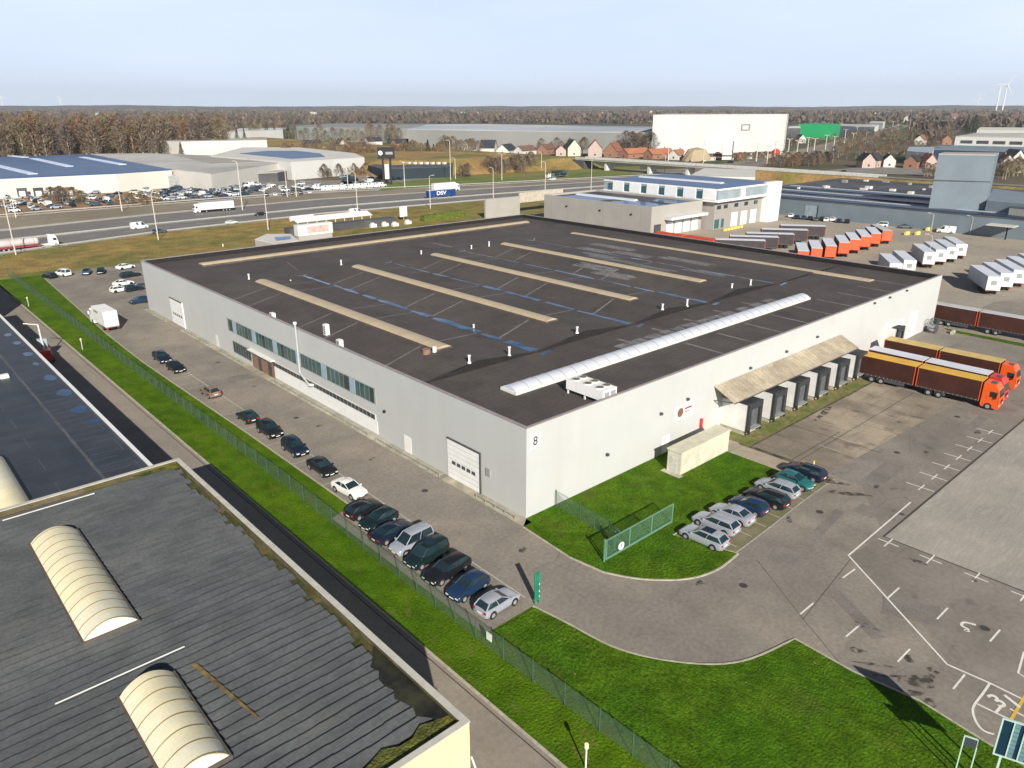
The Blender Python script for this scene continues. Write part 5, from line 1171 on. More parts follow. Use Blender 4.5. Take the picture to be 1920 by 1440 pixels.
block('grey_hall', 'grey roofed hall left of the white office block', [(1700, 284), (1748, 288), (1752, 276), (1704, 276)], 9, m_wfar, mat('blue grey roof', (.30, .36, .42)))
block('dark_hall', 'dark blue hall behind the grey tower', [(1750, 281), (1920, 286), (1990, 282), (1990, 276), (1755, 272)], 7, mat('navy hall wall', (.02, .04, .08)), m_bgw)
block('white_hall', 'white roofed hall on the right above the long office block', [(1832, 244), (1990, 246), (1990, 240), (1838, 239)], 13, m_wbright, m_wfar)

# bridge over the motorway and its approach banks
m_brc = mat('bridge concrete', (.48, .46, .40), var=.12, scale=.1); m_bank = mat('brown bank grass', (.30, .19, .07), var=.3, scale=.06, c2=(.17, .15, .04), fine=.2)
br_ = thing('road_bridge', 'concrete road bridge crossing the motorway', 'bridge', (362, 250, 0))
MB().box(357, 120, 6.0, 367, 330, 6.9).build('deck', m_brc, br_)
MB().box(356.6, 118, 6.9, 356.99, 330, 7.9).box(367.01, 118, 6.9, 367.4, 330, 7.9).build('parapet', mat('bridge parapet', (.55, .54, .5)), br_)
for y in (303, 266, 236, 200): MB().box(358.5, y-.9, 0, 366, y+.9, 6.0).build('pier', m_wfar, br_)
MB().prism([(357.2, 322), (366.8, 322), (366.8, 334), (357.2, 334)], 0, 5.99).build('abutment', m_droof, br_)
def bank(pts_lo, pts_hi, zh, name='embankment'):
    n = len(pts_lo); mb = MB(); mb.add([(*p, 0) for p in pts_lo]+[(*p, zh) for p in pts_hi], [(i, (i+1) % n, (i+1) % n+n, i+n) for i in range(n)]+[tuple(range(n, 2*n))]); return struct(name, mb, m_bank)
bank([(345, 322), (380, 322), (400, 900), (230, 900), (300, 420)], [(356, 336), (368, 336), (376, 880), (300, 880), (350, 420)], 6.9)
bank([(338, -200), (395, -200), (386, 200), (348, 200)], [(356, -190), (370, -190), (368, 188), (356, 188)], 6.7)
struct('raised_road', MB().ribbon([(362, 330), (362, 190), (363, -190)], 9, 6.95), m_lotb)
bank([(205, 345), (330, 330), (340, 480), (215, 560)], [(228, 372), (315, 352), (320, 450), (235, 520)], 8.5)
# motorway beyond the bridge turning to the horizon, seen at the upper right
far_ = smoothline(W([(1180, 322), (1330, 318), (1440, 300), (1520, 284), (1600, 262), (1660, 245), (1720, 228), (1760, 218)]), 5)
struct('far_road', MB().ribbon(far_, 34, .07), m_mway2); struct('far_road', MB().ribbon(far_, 8, .09), m_mway)

# structures just behind the warehouse
wl_ = thing('concrete_screen_wall', 'plain pale concrete screen wall at the back corner of the warehouse', 'wall', (150, 178, 0))
MB().box(143, 175.5, 0, 161, 176.3, 7.2).build('panel', m_gblk, wl_); MB().box(161, 175.8, 4.5, 186, 176.2, 8.4).build('panel', mat('beige fascia panel', (.46, .41, .33)), wl_)
hd = tag(MB().box(120, 184, 0, 141, 186.5, 2.2).box(126, 184.5, 2.2, 140, 186.2, 2.6).build('clipped_hedge', mat('hedge green', (.10, .13, .02), var=.4, scale=1, fine=.4, bump=.3, bscale=4)), 'clipped green hedge between the warehouse and the motorway', 'hedge')
tk = thing('white_container', 'white container with faded red lettering behind the warehouse', 'container', (*P2(590, 452), 0), 0)
MB().box(-6.1, -1.3, 2.2, 6.1, 1.3, 5.6).build('body', m_wh2, tk, world=False); MB().box(-2.8, -1.32, 2.9, 4.6, -1.301, 5.0).build('faded_lettering', mat('faded red print', (.62, .38, .33), var=.3, scale=1.2), tk, world=False); MB().box(-5.9, -1.1, 0, 5.9, 1.1, 2.2).build('plinth', m_gblk, tk, world=False)
ta = thing('white_canopy', 'white sloped canopy sheeting standing beside the motorway verge', 'canopy', (*P2(628, 428), 0), 0)
MB().slab((-15, -1.2, 3.4), (15, -1.2, 3.4), (15, 2.4, 4.6), (-15, 2.4, 4.6), .15).tube((-15.5, 2.2, 4.4), (-7, 2.4, 4.4), .9, n=12).build('sheeting', m_wh, ta, world=False)
ps = MB()
for i in range(9): ps.box(-14.6+i*3.6, -1.1, 0, -14.4+i*3.6, -.9, 3.4)
ps.build('post_row', m_wh2, ta, world=False)
MB().box(-20, -6, 0, 22, -1.6, 2.4).build('flat_roof', m_droof, ta, world=False)
wb = thing('white_board', 'blank white board on a post beside the verge', 'sign', (*P2(757, 412), 0), .2); MB().box(-1.9, -.12, 1.2, 1.9, .12, 5).build('board', m_wh, wb, world=False); MB().box(-.2, -.1, 0, .2, .1, 1.2).build('post', m_grey, wb, world=False)
for i, (px, py) in enumerate(((700, 426), (722, 424), (741, 424), (765, 420))):
    tag(MB().box(-1.2, -.6, 0, 1.2, .6, 1.1).box(-.9, -.5, 1.1, .2, .5, 1.6).build('white_unit', m_wh2), ['white machine unit nearest the canopy end', 'white machine unit second from the canopy end', 'white machine unit third, left of the blank board', 'white machine unit under the blank board'][i], 'machine', 'white machine units behind the warehouse').location = (*P2(px, py), 0)
fr_ = block('flat_kiosk', 'small flat building with pale eave and blue wet roof behind the left parapet', [(478, 450), (520, 459), (560, 452), (545, 440), (500, 440)], 4, m_gblk, m_wfar, par=.25)
roofpatch(fr_, [(518, 453), (545, 450), (545, 445), (515, 447)], 4, m_pond, 'rain_pool', .02)

# houses beyond the embankment
m_rr = mat('red tile roof', (.25, .10, .065), var=.2, scale=.3); m_rd = mat('dark slate roof', (.035, .04, .05), var=.2, scale=.3); m_rb = mat('brown tile roof', (.16, .09, .07), var=.2, scale=.3); m_ro = mat('orange tile roof', (.34, .14, .075), var=.15, scale=.3)
m_hp = mat('pinkish render', (.44, .34, .30), var=.1); m_hb = mat('red brick house wall', (.28, .15, .10), var=.15); m_hc = mat('cream render', (.62, .56, .42), var=.1)
HR = {'red': m_rr, 'dark': m_rd, 'brown': m_rb, 'orange': m_ro}; HW = {'white': m_wfar, 'pink': m_hp, 'brick': m_hb, 'cream': m_hc}
def house(px, py, L_, D_, e, r_, rot, wc, rc, label):
    c = at(px, py); t = thing('house', label, 'house', (c.x, c.y, 0), rot, 'houses beyond the motorway')
    a, b = L_/2, D_/2
    MB().add([(-a, -b, 0), (a, -b, 0), (a, b, 0), (-a, b, 0), (-a, -b, e), (a, -b, e), (a, b, e), (-a, b, e), (-a, 0, r_), (a, 0, r_)],
             [(0, 1, 5, 4), (1, 2, 6, 9, 5), (2, 3, 7, 6), (3, 0, 4, 8, 7), (0, 3, 2, 1)]).build('wall', HW[wc], t, world=False)
    o = .5
    MB().slab((-a-o, -b-o, e-.3), (a+o, -b-o, e-.3), (a+o, 0, r_+.05), (-a-o, 0, r_+.05), .25).slab((-a-o, 0, r_+.05), (a+o, 0, r_+.05), (a+o, b+o, e-.3), (-a-o, b+o, e-.3), .25).build('roof', HR[rc], t, world=False)
    MB().box(a*.5-.4, -.4, r_-.8, a*.5+.4, .4, r_+1.3).build('chimney', m_hb, t, world=False)
    for x in (-a*.5, a*.4):
        MB().box(x-.7, -b-.04, 1.1, x+.7, -b-.002, 2.5).build('window', m_win2, t, world=False)
    MB().box(-a-.04, -.7, 1.1, -a-.002, .7, 2.6).build('window', m_win2, t, world=False)
hs = [(585, 282, 18, 10, 5, 10, .1, 'brick', 'dark', 'house with long dark roof beside the green grey shed'), (640, 284, 16, 11, 5, 12, 1.3, 'cream', 'dark', 'cream house with steep dark roof facing the motorway'),
      (615, 288, 10, 8, 4, 8, .5, 'white', 'red', 'small white gabled house below the green grey shed'), (700, 275, 18, 10, 6, 10, .0, 'white', 'dark', 'house with black roof above the totem sign'), (752, 277, 20, 10, 5, 9, .1, 'brick', 'dark', 'low dark roofed house behind the orange brown trees'),
      (803, 277, 20, 13, 6, 12, .8, 'white', 'dark', 'white gabled house with grey roof above the brown bank'), (835, 282, 16, 10, 5, 9, .2, 'brick', 'dark', 'dark roofed house left of the tall mast'), (880, 283, 15, 10, 5, 10, .4, 'white', 'brown', 'white house with brown roof near the end of the grey shed'),
      (916, 287, 14, 13, 5, 12, 2.2, 'white', 'dark', 'pale gabled house with large grey roof at the bank top'), (905, 280, 22, 10, 6, 11, .1, 'white', 'brown', 'long white house behind the pale gabled house'), (950, 289, 24, 12, 4, 9, .5, 'white', 'dark', 'wide bungalow with dark roof on the bank'), (985, 290, 22, 10, 4, 8, .2, 'white', 'brown', 'low bungalow with brown roof'),
      (1025, 289, 18, 10, 5, 9, .3, 'brick', 'brown', 'brick house left of the bridge'), (1050, 292, 13, 9, 5, 9, .9, 'pink', 'red', 'small pink house at the bridge head'), (1072, 292, 13, 12, 7, 14, 1.1, 'cream', 'dark', 'cream house with pointed dark roof behind the bridge'), (1115, 293, 20, 12, 7, 14, .75, 'pink', 'red', 'pink house with broad red roof behind the bridge'),
      (1150, 294, 14, 12, 5, 12, .3, 'brick', 'red', 'brick house with red hipped roof behind the bridge'), (1190, 296, 30, 10, 4, 8, .0, 'brick', 'orange', 'long orange roofed building below the white high store'), (1235, 297, 30, 10, 4, 8, .0, 'brick', 'orange', 'orange roofed row left of the billboards'), (1270, 299, 16, 9, 4, 8, .2, 'white', 'orange', 'short orange roofed house nearest the billboards'),
      (1622, 314, 13, 9, 5, 10, .75, 'pink', 'dark', 'pink gabled house left of the small white house'), (1637, 313, 12, 9, 5, 10, .1, 'pink', 'dark', 'pink house with black roof beside the flat grey field'), (1664, 313, 10, 8, 5, 9, .6, 'white', 'dark', 'small white house with dark roof by the grey field'), (1712, 315, 16, 9, 5, 9, .1, 'brick', 'dark', 'brick house with dark roof left of the tower'),
      (1738, 316, 10, 8, 5, 10, .8, 'pink', 'red', 'narrow gabled house just left of the tower'), (1725, 272, 18, 10, 6, 11, .2, 'white', 'red', 'white house with red roof behind the grey roofed hall'), (1770, 272, 18, 10, 6, 11, .6, 'brick', 'orange', 'orange brick house by the red crane'), (1882, 318, 12, 9, 5, 10, .6, 'white', 'brown', 'white house right of the tower'), (1905, 322, 12, 9, 5, 10, .2, 'cream', 'brown', 'cream house at the right edge below the dark hall'),
      (1898, 305, 13, 9, 5, 10, .9, 'white', 'dark', 'white house with dark roof between the tower and the right edge'), (1500, 268, 12, 9, 5, 10, .9, 'white', 'dark', 'small white house by the far motorway')]
for h_ in hs: house(*h_)
# wide paved field right, roads there
struct('grey_field', MB().sheet(W([(1530, 322), (1640, 311), (1740, 316), (1750, 330), (1600, 324)]), .1), m_lotb)

# billboards before the white store
for i, (px, yb, yt, w_) in enumerate(((1292, 301, 284, 6), (1362, 301, 265, 5))):
    c = at(px, yb); H_ = hgt(px, yb, yt); t = thing('billboard', ['wide low white billboard below the white high store', 'tall stacked white billboard tower before the white high store'][i], 'billboard', (c.x, c.y, 0), -.7)
    n_ = 2 if i == 0 else 4
    for k in range(n_): z = H_*(k+.15)/n_; MB().box(-w_*.8, -.3, z, w_*.8, .3, z+H_*.7/n_).build('panel', m_wbright, t, world=False)
    MB().box(w_*.8, -.5, 0, w_*.95, .5, H_).build('post', m_droof, t, world=False)
for i, (px, py, s) in enumerate(((1305, 296, 13), (1384, 290, 8), (1388, 288, 8))):
    if i: 
        c = at(px, py); MB_ = MB().tube((0, 0, 0), (0, 0, .01), 1)
c = at(1305, 301); rs = random.Random(2); mb = MB(); n_ = 14
mb.add([(15*math.cos(2*PI*k/n_)*rs.uniform(.85, 1.1), 12*math.sin(2*PI*k/n_)*rs.uniform(.85, 1.1), 0) for k in range(n_)]+[(9*math.cos(2*PI*k/n_), 6*math.sin(2*PI*k/n_), 8+rs.uniform(-1, 1)) for k in range(n_)]+[(0, 0, 10.5)], [(k, (k+1) % n_, (k+1) % n_+n_, k+n_) for k in range(n_)]+[(k+n_, (k+1) % n_+n_, 2*n_) for k in range(n_)])
o = tag(mb.build('sand_heap', mat('pale sand heap', (.34, .27, .17), var=.2, scale=.1)), 'pale sand heap in front of the white high store', 'heap'); o.location = (c.x, c.y, 0)
for i, (px, py, cm) in enumerate(((1387, 299, m_ro), (1454, 292, m_redp), (1345, 299, m_rb))):
    c = at(px, py); t = thing('round_silo', ['orange tent like dome right of the stacked billboards', 'red dome near the end of the white high store', 'brown low tank beside the billboard tower'][i], 'tank', (c.x, c.y, 0))
    MB().tube((0, 0, 0), (0, 0, 4), 3.6, n=14).build('body', cm, t, world=False); MB().tube((0, 0, 4), (0, 0, 6), 3.8, 1.2, n=14).build('roof', cm, t, world=False)

# wind turbines
m_turb = mat('turbine white', (.80, .80, .80), rough=.5, var=.02)
def turbine(px, ytop_hub, dist, hub, blade, a0, label, ry=0):
    d = (cR*(px-960)/FPX+Vector((math.cos(YAW), math.sin(YAW), 0))); d = Vector((d.x, d.y, 0))
    p = Vector((CAM.x, CAM.y, 0))+d*dist
    ang = math.atan2(d.y, d.x)
    t = thing('wind_turbine', label, 'wind turbine', (p.x, p.y, 0), ang+ry, 'wind turbines on the horizon')
    MB().tube((0, 0, 0), (0, 0, hub), 4.5, 2.6, n=10).build('tower', m_turb, t, world=False)
    MB().box(-4, -2.6, hub-2, 9, 2.6, hub+3).build('nacelle', m_turb, t, world=False)
    for k in range(3):
        a = a0+k*2*PI/3; dy, dz = math.sin(a), math.cos(a)
        MB().tube((-5, 0, hub), (-5, dy*blade, hub+dz*blade), 2.6, .9, n=6).build('blade', m_turb, t, world=False)
turbine(1823, 152, 5200, 185, 75, -.5, 'largest white wind turbine on the right skyline')
turbine(1812, 158, 5600, 190, 50, 1.0, 'wind turbine just left of the largest one')
turbine(1778, 180, 8200, 140, 55, .2, 'small faint wind turbine left of the tall pair')
turbine(1864, 176, 7600, 145, 60, .5, 'faint wind turbine right of the tall pair')
turbine(1872, 180, 8500, 140, 50, .9, 'faintest wind turbine, rightmost')
turbine(65, 185, 9000, 160, 55, .3, 'faint wind turbine at the far left skyline')
turbine(168, 188, 9500, 150, 50, .6, 'second faint wind turbine on the left skyline')

# lamp posts
m_pole = mat('pale lamp post', (.58, .54, .47), rough=.6, var=.08)
def lamp(px, yb, yt, label, arm=2.6, two=False, rot=0, grp='lamp posts along the motorway', r0=.17):
    c = at(px, yb); H_ = hgt(px, yb, yt); t = thing('lamp_post', label, 'lamp post', (c.x, c.y, 0), rot, grp)
    MB().tube((0, 0, 0), (0, 0, H_-.6), r0, r0*.6, n=8).build('pole', m_pole, t, world=False)
    ar = MB(); hd_ = []
    for s in ((1, -1) if two else (1,)):
        ar.tube((0, 0, H_-.7), (0, s*arm*.4, H_-.15), r0*.55, n=6).tube((0, s*arm*.4, H_-.15), (0, s*arm, H_), r0*.5, n=6)
        hd_.append(MB().box(-.18, s*arm-.1 if s > 0 else s*arm-.8, H_-.1, .18, s*arm+.8 if s > 0 else s*arm+.1, H_+.06))
    ar.build('arm', m_pole, t, world=False)
    for h in hd_: h.build('lamp_head', m_wh2, t, world=False)
LP = [(30, 478, 368, 'tall lamp post on the verge at the far left'), (297, 450, 360, 'tall lamp post on the verge beside the grey blue estate'), (503, 431, 350, 'tall lamp post on the verge beside the flat kiosk'), (671, 402, 322, 'lamp post above the white canopy'), (807, 391, 328, 'lamp post in front of the blue lorry'), (925, 376, 314, 'curved lamp post right of the blue lorry'), (1022, 366, 303, 'curved lamp post near the car transporter'), (1108, 357, 293, 'tall lamp post in front of the bridge')]
for px, yb, yt, lb in LP: lamp(px, yb, yt, lb, arm=-2.4, rot=PI if px in (671, 925, 1022) else .3)
LP2 = [(30, 408, 366, 'lamp post on orange dirt at the left edge'), (229, 396, 358, 'lamp post beside the bush in the car lot'), (455, 394, 302, 'tall mast beside the white articulated lorry'), (539, 369, 315, 'post between the white vans'), (556, 369, 310, 'second post between the white vans'), (653, 357, 302, 'lamp post at the end of the white van row'), (759, 352, 302, 'lamp post before the dark cars of the dealership'), (845, 338, 263, 'tall mast beside the dealership'), (854, 336, 296, 'shorter mast right of the tall mast'), (941, 338, 288, 'lamp post before the brown bushes'), (1015, 319, 285, 'lamp post at the bank foot'), (1246, 325, 290, 'lamp post above the blue solar roof')]
for px, yb, yt, lb in LP2: lamp(px, yb, yt, lb, arm=1.8, two=px in (941,), rot=.3, r0=.22)
for i in range(22):
    u = i/21; px = 1420+u*330+rnd.uniform(-6, 6); yb = 305-u*72+rnd.uniform(-3, 3)+(8 if i % 2 else 0); lamp(px, yb, yb-34+u*18, 'distant motorway lamp post, %s from the white high store' % (ordn[i] if i < 20 else ['twenty first', 'twenty second'][i-20]), arm=2.2, two=True, rot=.4, grp='distant lamp posts along the motorway', r0=.45)
for i, (px, yb, yt) in enumerate(((1252, 300, 258), (1318, 300, 262), (1001, 270, 250), (1020, 272, 252), (1073, 276, 252), (1130, 278, 254))):
    lamp(px, yb+8, yt, ['mast left of the sand heap', 'mast right of the sand heap', 'dark mast before the long grey shed, leftmost', 'mast before the grey shed near the brown roofed bungalow', 'mast above the pointed dark roof', 'mast above the pink house'][i], arm=1, grp='masts before the grey shed', r0=.3)
for i, (px, yb, yt) in enumerate(((1738, 500, 440), (1745, 436, 400), (1790, 425, 395), (1818, 440, 405))): lamp(px, yb, yt, ['lamp post between the white trailers', 'lamp post beside the long white van', 'lamp post behind the long white van', 'dark lamp post by the entrance canopy'][i], arm=1.2, grp='lamp posts in the trailer yard', r0=.09)
# ------------------------------------------------------------------ fences, gate and signs
m_gfr = mat('pale green frame', (.12, .25, .17), rough=.5, var=.1)
m_gpost = mat('green fence post', (.05, .10, .075), rough=.6, var=.15)
def mesh_mat(name, c, dens, sc=14):
    m = bpy.data.materials.new(name); m.use_nodes = True; nt = m.node_tree; N = nt.nodes; L = nt.links; b = N['Principled BSDF']
    b.inputs['Base Color'].default_value = (*c, 1); b.inputs['Roughness'].default_value = .6
    tr = N.new('ShaderNodeBsdfTransparent'); mx = N.new('ShaderNodeMixShader'); g = N.new('ShaderNodeNewGeometry')
    # diamond wires, worn to an even density where they are finer than a pixel
    s = N.new('ShaderNodeSeparateXYZ'); L.new(g.outputs['Position'], s.inputs[0])
    outs = []
    for sg in (1, -1):
        a = N.new('ShaderNodeMath'); a.operation = 'ADD'; L.new(s.outputs[0], a.inputs[0]); L.new(s.outputs[1], a.inputs[1])
        c2 = N.new('ShaderNodeMath'); c2.operation = 'MULTIPLY_ADD'; L.new(s.outputs[2], c2.inputs[0]); c2.inputs[1].default_value = sg; L.new(a.outputs[0], c2.inputs[2])
        d = N.new('ShaderNodeMath'); d.operation = 'MULTIPLY'; d.inputs[1].default_value = sc; L.new(c2.outputs[0], d.inputs[0])
        f = N.new('ShaderNodeMath'); f.operation = 'FRACT'; L.new(d.outputs[0], f.inputs[0])
        l = N.new('ShaderNodeMath'); l.operation = 'LESS_THAN'; l.inputs[1].default_value = dens; L.new(f.outputs[0], l.inputs[0]); outs.append(l)
    mm = N.new('ShaderNodeMath'); mm.operation = 'MAXIMUM'; L.new(outs[0].outputs[0], mm.inputs[0]); L.new(outs[1].outputs[0], mm.inputs[1])
    L.new(mm.outputs[0], mx.inputs[0]); L.new(tr.outputs[0], mx.inputs[1]); L.new(b.outputs[0], mx.inputs[2]); L.new(mx.outputs[0], N['Material Output'].inputs[0]); return m
m_mesh = mesh_mat('green wire mesh', (.13, .20, .16), .16)
m_mesh2 = mesh_mat('pale gate mesh', (.11, .23, .15), .16)
def fence(name, label, pts, h, step, cat='fence'):
    c = pts[0]; t = thing(name, label, cat, (c[0], c[1], 0)); mb = MB(); rail = MB(); src = None; n_all = 0
    for i in range(len(pts)-1):
        a, b = Vector(pts[i]), Vector(pts[i+1]); mb.add([(a.x, a.y, .1), (b.x, b.y, .1), (b.x, b.y, h-.1), (a.x, a.y, h-.1)], [(0, 1, 2, 3)])
        rail.tube((a.x, a.y, h-.1), (b.x, b.y, h-.1), .022, n=5); n = max(1, round((b-a).length/step))
        for k in range(n+(i == len(pts)-2)):
            p = a+(b-a)*(k/n)
            if src is None: src = MB().tube((0, 0, 0), (0, 0, h+.05), .045, n=6).build('post', m_gpost, t, world=False); q = src
            else: q = src.copy(); col.objects.link(q)
            q.parent = t; q.location = (p.x-c[0], p.y-c[1], 0)
    mb.build('wire_mesh', m_mesh, t); rail.build('top_wire', m_gpost, t); return t
fence('chainlink_fence', 'long green chain link fence between the car park and the service road', [(-15.6, 176), (-15.5, 104), (-15.4, 60), (-15.3, 22), (-15.7, 0), (-15.8, -11), (-15.6, -24), (-15.4, -44)], 2.0, 3.0)
fence('chainlink_fence', 'short wire fence from the warehouse wall to the sliding gate', [(4.1, -.35), (3.9, -4), (3.6, -8.2), (2.6, -9.9)], 2.0, 2.6)
g_ = thing('sliding_gate', 'pale green framed sliding gate standing on the corner lawn', 'gate', (.3, -10.7, .05))
x0, x1, hg = 0, 10.2, 2.25
fr = MB()
for x in (0, 3.4, 6.8, 10.2): fr.box(x-.05, -.04, .1, x+.05, .04, hg)
fr.box(0, -.05, hg-.08, x1, .05, hg+.001).box(0, -.06, .1, x1, .06, .26).box(-.32, -.07, 0, -.2, .07, hg+.2).box(-.2, -.07, hg-.1, 0, .07, hg)
fr.build('frame', m_gfr, g_, world=False)
MB().add([(0, 0, .26), (x1, 0, .26), (x1, 0, hg-.08), (0, 0, hg-.08)], [(0, 1, 2, 3)]).build('wire_mesh', m_mesh2, g_, world=False)
pl = MB().tube((2.1, -.05, .75), (2.1, -.08, .75), .42, n=20).build('round_plate', m_wh, g_, world=False)
text_obj('number', '9', .62, (2.1, -.085, .75), facing(0, -1), m_gfr, pl, world=False)
tw_ = tag(MB().box(2.2, -10.1, 0, 2.4, -9.9, 2.5).box(2.2, -10.0, 2.3, 2.4, -10.5, 2.45).build('gate_post', m_gpost), 'dark green gate post where the short wire fence meets the sliding gate', 'post')
sp = thing('sign_pillar', 'narrow green sign pillar on the lawn corner beside the road', 'sign', (-9.0, -11.0, 0), -.25)
MB().box(-.24, -.05, 0, -.16, .05, 3.2).box(.16, -.05, 0, .24, .05, 3.2).build('post', mat('green sign post', (.01, .22, .11), rough=.4), sp, world=False)
MB().box(-.16, -.03, .35, .16, .03, 3.2).build('panel', mat('green sign panel', (.012, .16, .10), rough=.4), sp, world=False)
MB().box(.165, -.06, 1.9, .22, -.051, 2.05).box(.165, -.06, 1.2, .22, -.051, 1.35).box(.165, -.06, .7, .22, -.051, .8).build('reflector', m_wh, sp, world=False)
bw = thing('notice_board', 'small white notice fixed to the fence near the green sign pillar', 'notice', (-15.75, -12.6, 0), 0); MB().box(-.03, -.3, .8, .03, .3, 1.5).build('plate', m_wh, bw, world=False)
ypb = tag(MB().tube((32.6, -14.6, 0), (32.6, -14.6, 1.25), .09, n=8).build('bollard', mat('yellow bollard paint', (.8, .62, .12), var=.1)), 'pale yellow bollard behind the last car of the lawn row', 'bollard')
# the two panels seen from behind at the lower right
m_bf = mat('mint sign frame', (.42, .56, .50), rough=.4, var=.05)
A_ = at(1880, 1345, 6.0); d_ = Vector((.34, -.94)).normalized()
sb = thing('large_signboard', 'large signboard seen from behind with mint frame and teal slats at the lower right corner', 'signboard', (A_.x, A_.y, 0), math.atan2(d_.y, d_.x))
zt, zb2, ws = 6.0, 3.2, 2.4
fr = MB().box(0, -.06, zb2, .09, .06, zt).box(ws-.09, -.06, zb2, ws, .06, zt).box(.09, -.06, zt-.09, ws-.09, .06, zt).box(.09, -.06, zb2, ws-.09, .06, zb2+.09)
for x in (.62, 1.2, 1.78): fr.box(x, -.055, zb2+.09, x+.07, .055, zt-.09)
fr.build('frame', m_bf, sb, world=False)
MB().box(.09, .0, zb2+.09, ws-.09, .04, zt-.09).build('panel', mat('dark blue sign back', (.008, .03, .055), rough=.4), sb, world=False)
sl_ = MB()
for x in (.70, 1.28, 1.86):
    for k in range(8): sl_.box(x, -.03, zb2+.13+k*.32, x+.28, -.001, zb2+.41+k*.32)
sl_.build('slat', mat('teal slat', (.12, .22, .25), rough=.5, var=.15, scale=3), sb, world=False)
for x in (.4, 1.9): MB().box(x, .061, 0, x+.12, .16, zt-.4).build('post', m_bf, sb, world=False)
B_ = at(1808, 1378, 3.3)
s2b = thing('small_signboard', 'smaller mint framed signboard left of the large one, seen from behind', 'signboard', (B_.x, B_.y, 0), math.atan2(d_.y, d_.x))
MB().box(0, -.04, 0, .07, .04, 3.3).box(.75, -.04, 0, .82, .04, 3.3).box(.07, -.04, 3.23, .75, .04, 3.3).build('frame', m_bf, s2b, world=False)
MB().box(.07, -.02, 2.5, .75, .02, 3.23).build('panel', mat('dark sign back', (.05, .06, .07), rough=.5), s2b, world=False)
# small things by the service road
for px, py, nm in ((155, 655, 'white bollard lamp on the verge below the box truck'), (54, 574, 'yellow topped bollard lamp at the end of the sunlit road'), (1098, 1440, 'white marker post near the bottom edge of the picture')):
    c = at(px, py); t = thing('bollard_lamp', nm, 'bollard', (c.x, c.y, 0)); MB().tube((0, 0, 0), (0, 0, 1.7), .06, n=8).build('post', m_wh2, t, world=False); MB().tube((0, 0, 1.7), (0, 0, 2.0), .14, n=10).build('lamp_head', mat('cream lamp', (.85, .75, .45)), t, world=False)
lf = thing('boom_lift', 'red boom lift with folded white arm parked by the left building', 'lift', (-24.6, 92.5, 0), 1.45)
MB().box(-2.2, -1.0, .5, 2.0, 1.0, 1.5).box(-1.9, -.8, 1.5, .4, .8, 2.1).build('chassis', m_redp, lf, world=False)
MB().tube((-1.2, 0, 2.1), (1.8, 0, 3.6), .16, n=6).tube((1.8, 0, 3.6), (2.8, .0, 5.6), .11, n=6).tube((2.8, 0, 5.6), (4.2, 2.0, 5.8), .09, n=6).build('boom', m_wh2, lf, world=False)
MB().box(1.2, -.7, 2.0, 2.2, .7, 3.4).build('basket', mat('grey blue cage', (.3, .36, .4)), lf, world=False)
wheels(lf, [-1.5, 1.4], hw=1.15, r_=.45, rim=False)
tr_ = thing('trolley', 'grey wheeled cage trolley at the far corner of the warehouse', 'trolley', (104.6, -1.6, 0), .1)
cg = MB()
for x in (-.9, 0, .9):
    for y in (-.6, .6): cg.box(x-.05, y-.05, .3, x+.05, y+.05, 2.6)
for z in (.3, 1.0, 1.8, 2.55): cg.box(-.95, -.65, z, .95, -.58, z+.08).box(-.95, .58, z, .95, .65, z+.08).box(-.95, -.58, z, -.88, .58, z+.08).box(.88, -.58, z, .95, .58, z+.08)
cg.build('cage', m_dgrey, tr_, world=False); MB().box(-.8, -.5, .5, .8, .5, 1.5).build('load', m_grey, tr_, world=False)
for x in (-.7, .7):
    for y in (-.5, .5): MB().tube((x, y-.05, .15), (x, y+.05, .15), .15, n=8).build('wheel', m_tyre, tr_, world=False)
tag(MB().tube((105.9, -4.6, .3), (107.1, -4.4, .3), .38, n=10).build('concrete_block', m_kerb), 'pale rounded concrete block at the tip of the green strip', 'block')
for i, (px, py) in enumerate(((1640, 448), (1660, 448), (1700, 440), (1720, 441))):
    c = at(px+60 if i < 2 else px+40, py-8); tag(MB().box(-1.4, -.4, 0, 1.4, .4, .9).box(-1.2, -.25, .9, 1.2, .25, 1.05).build('barrier_block', mat('yellow block', (.75, .6, .15))), ['yellow barrier block nearest the orange trailer', 'second yellow barrier block from the orange trailer', 'yellow barrier block left of the white van', 'yellow barrier block beside the white van'][i], 'barrier', 'yellow barrier blocks').location = (c.x, c.y, 0)

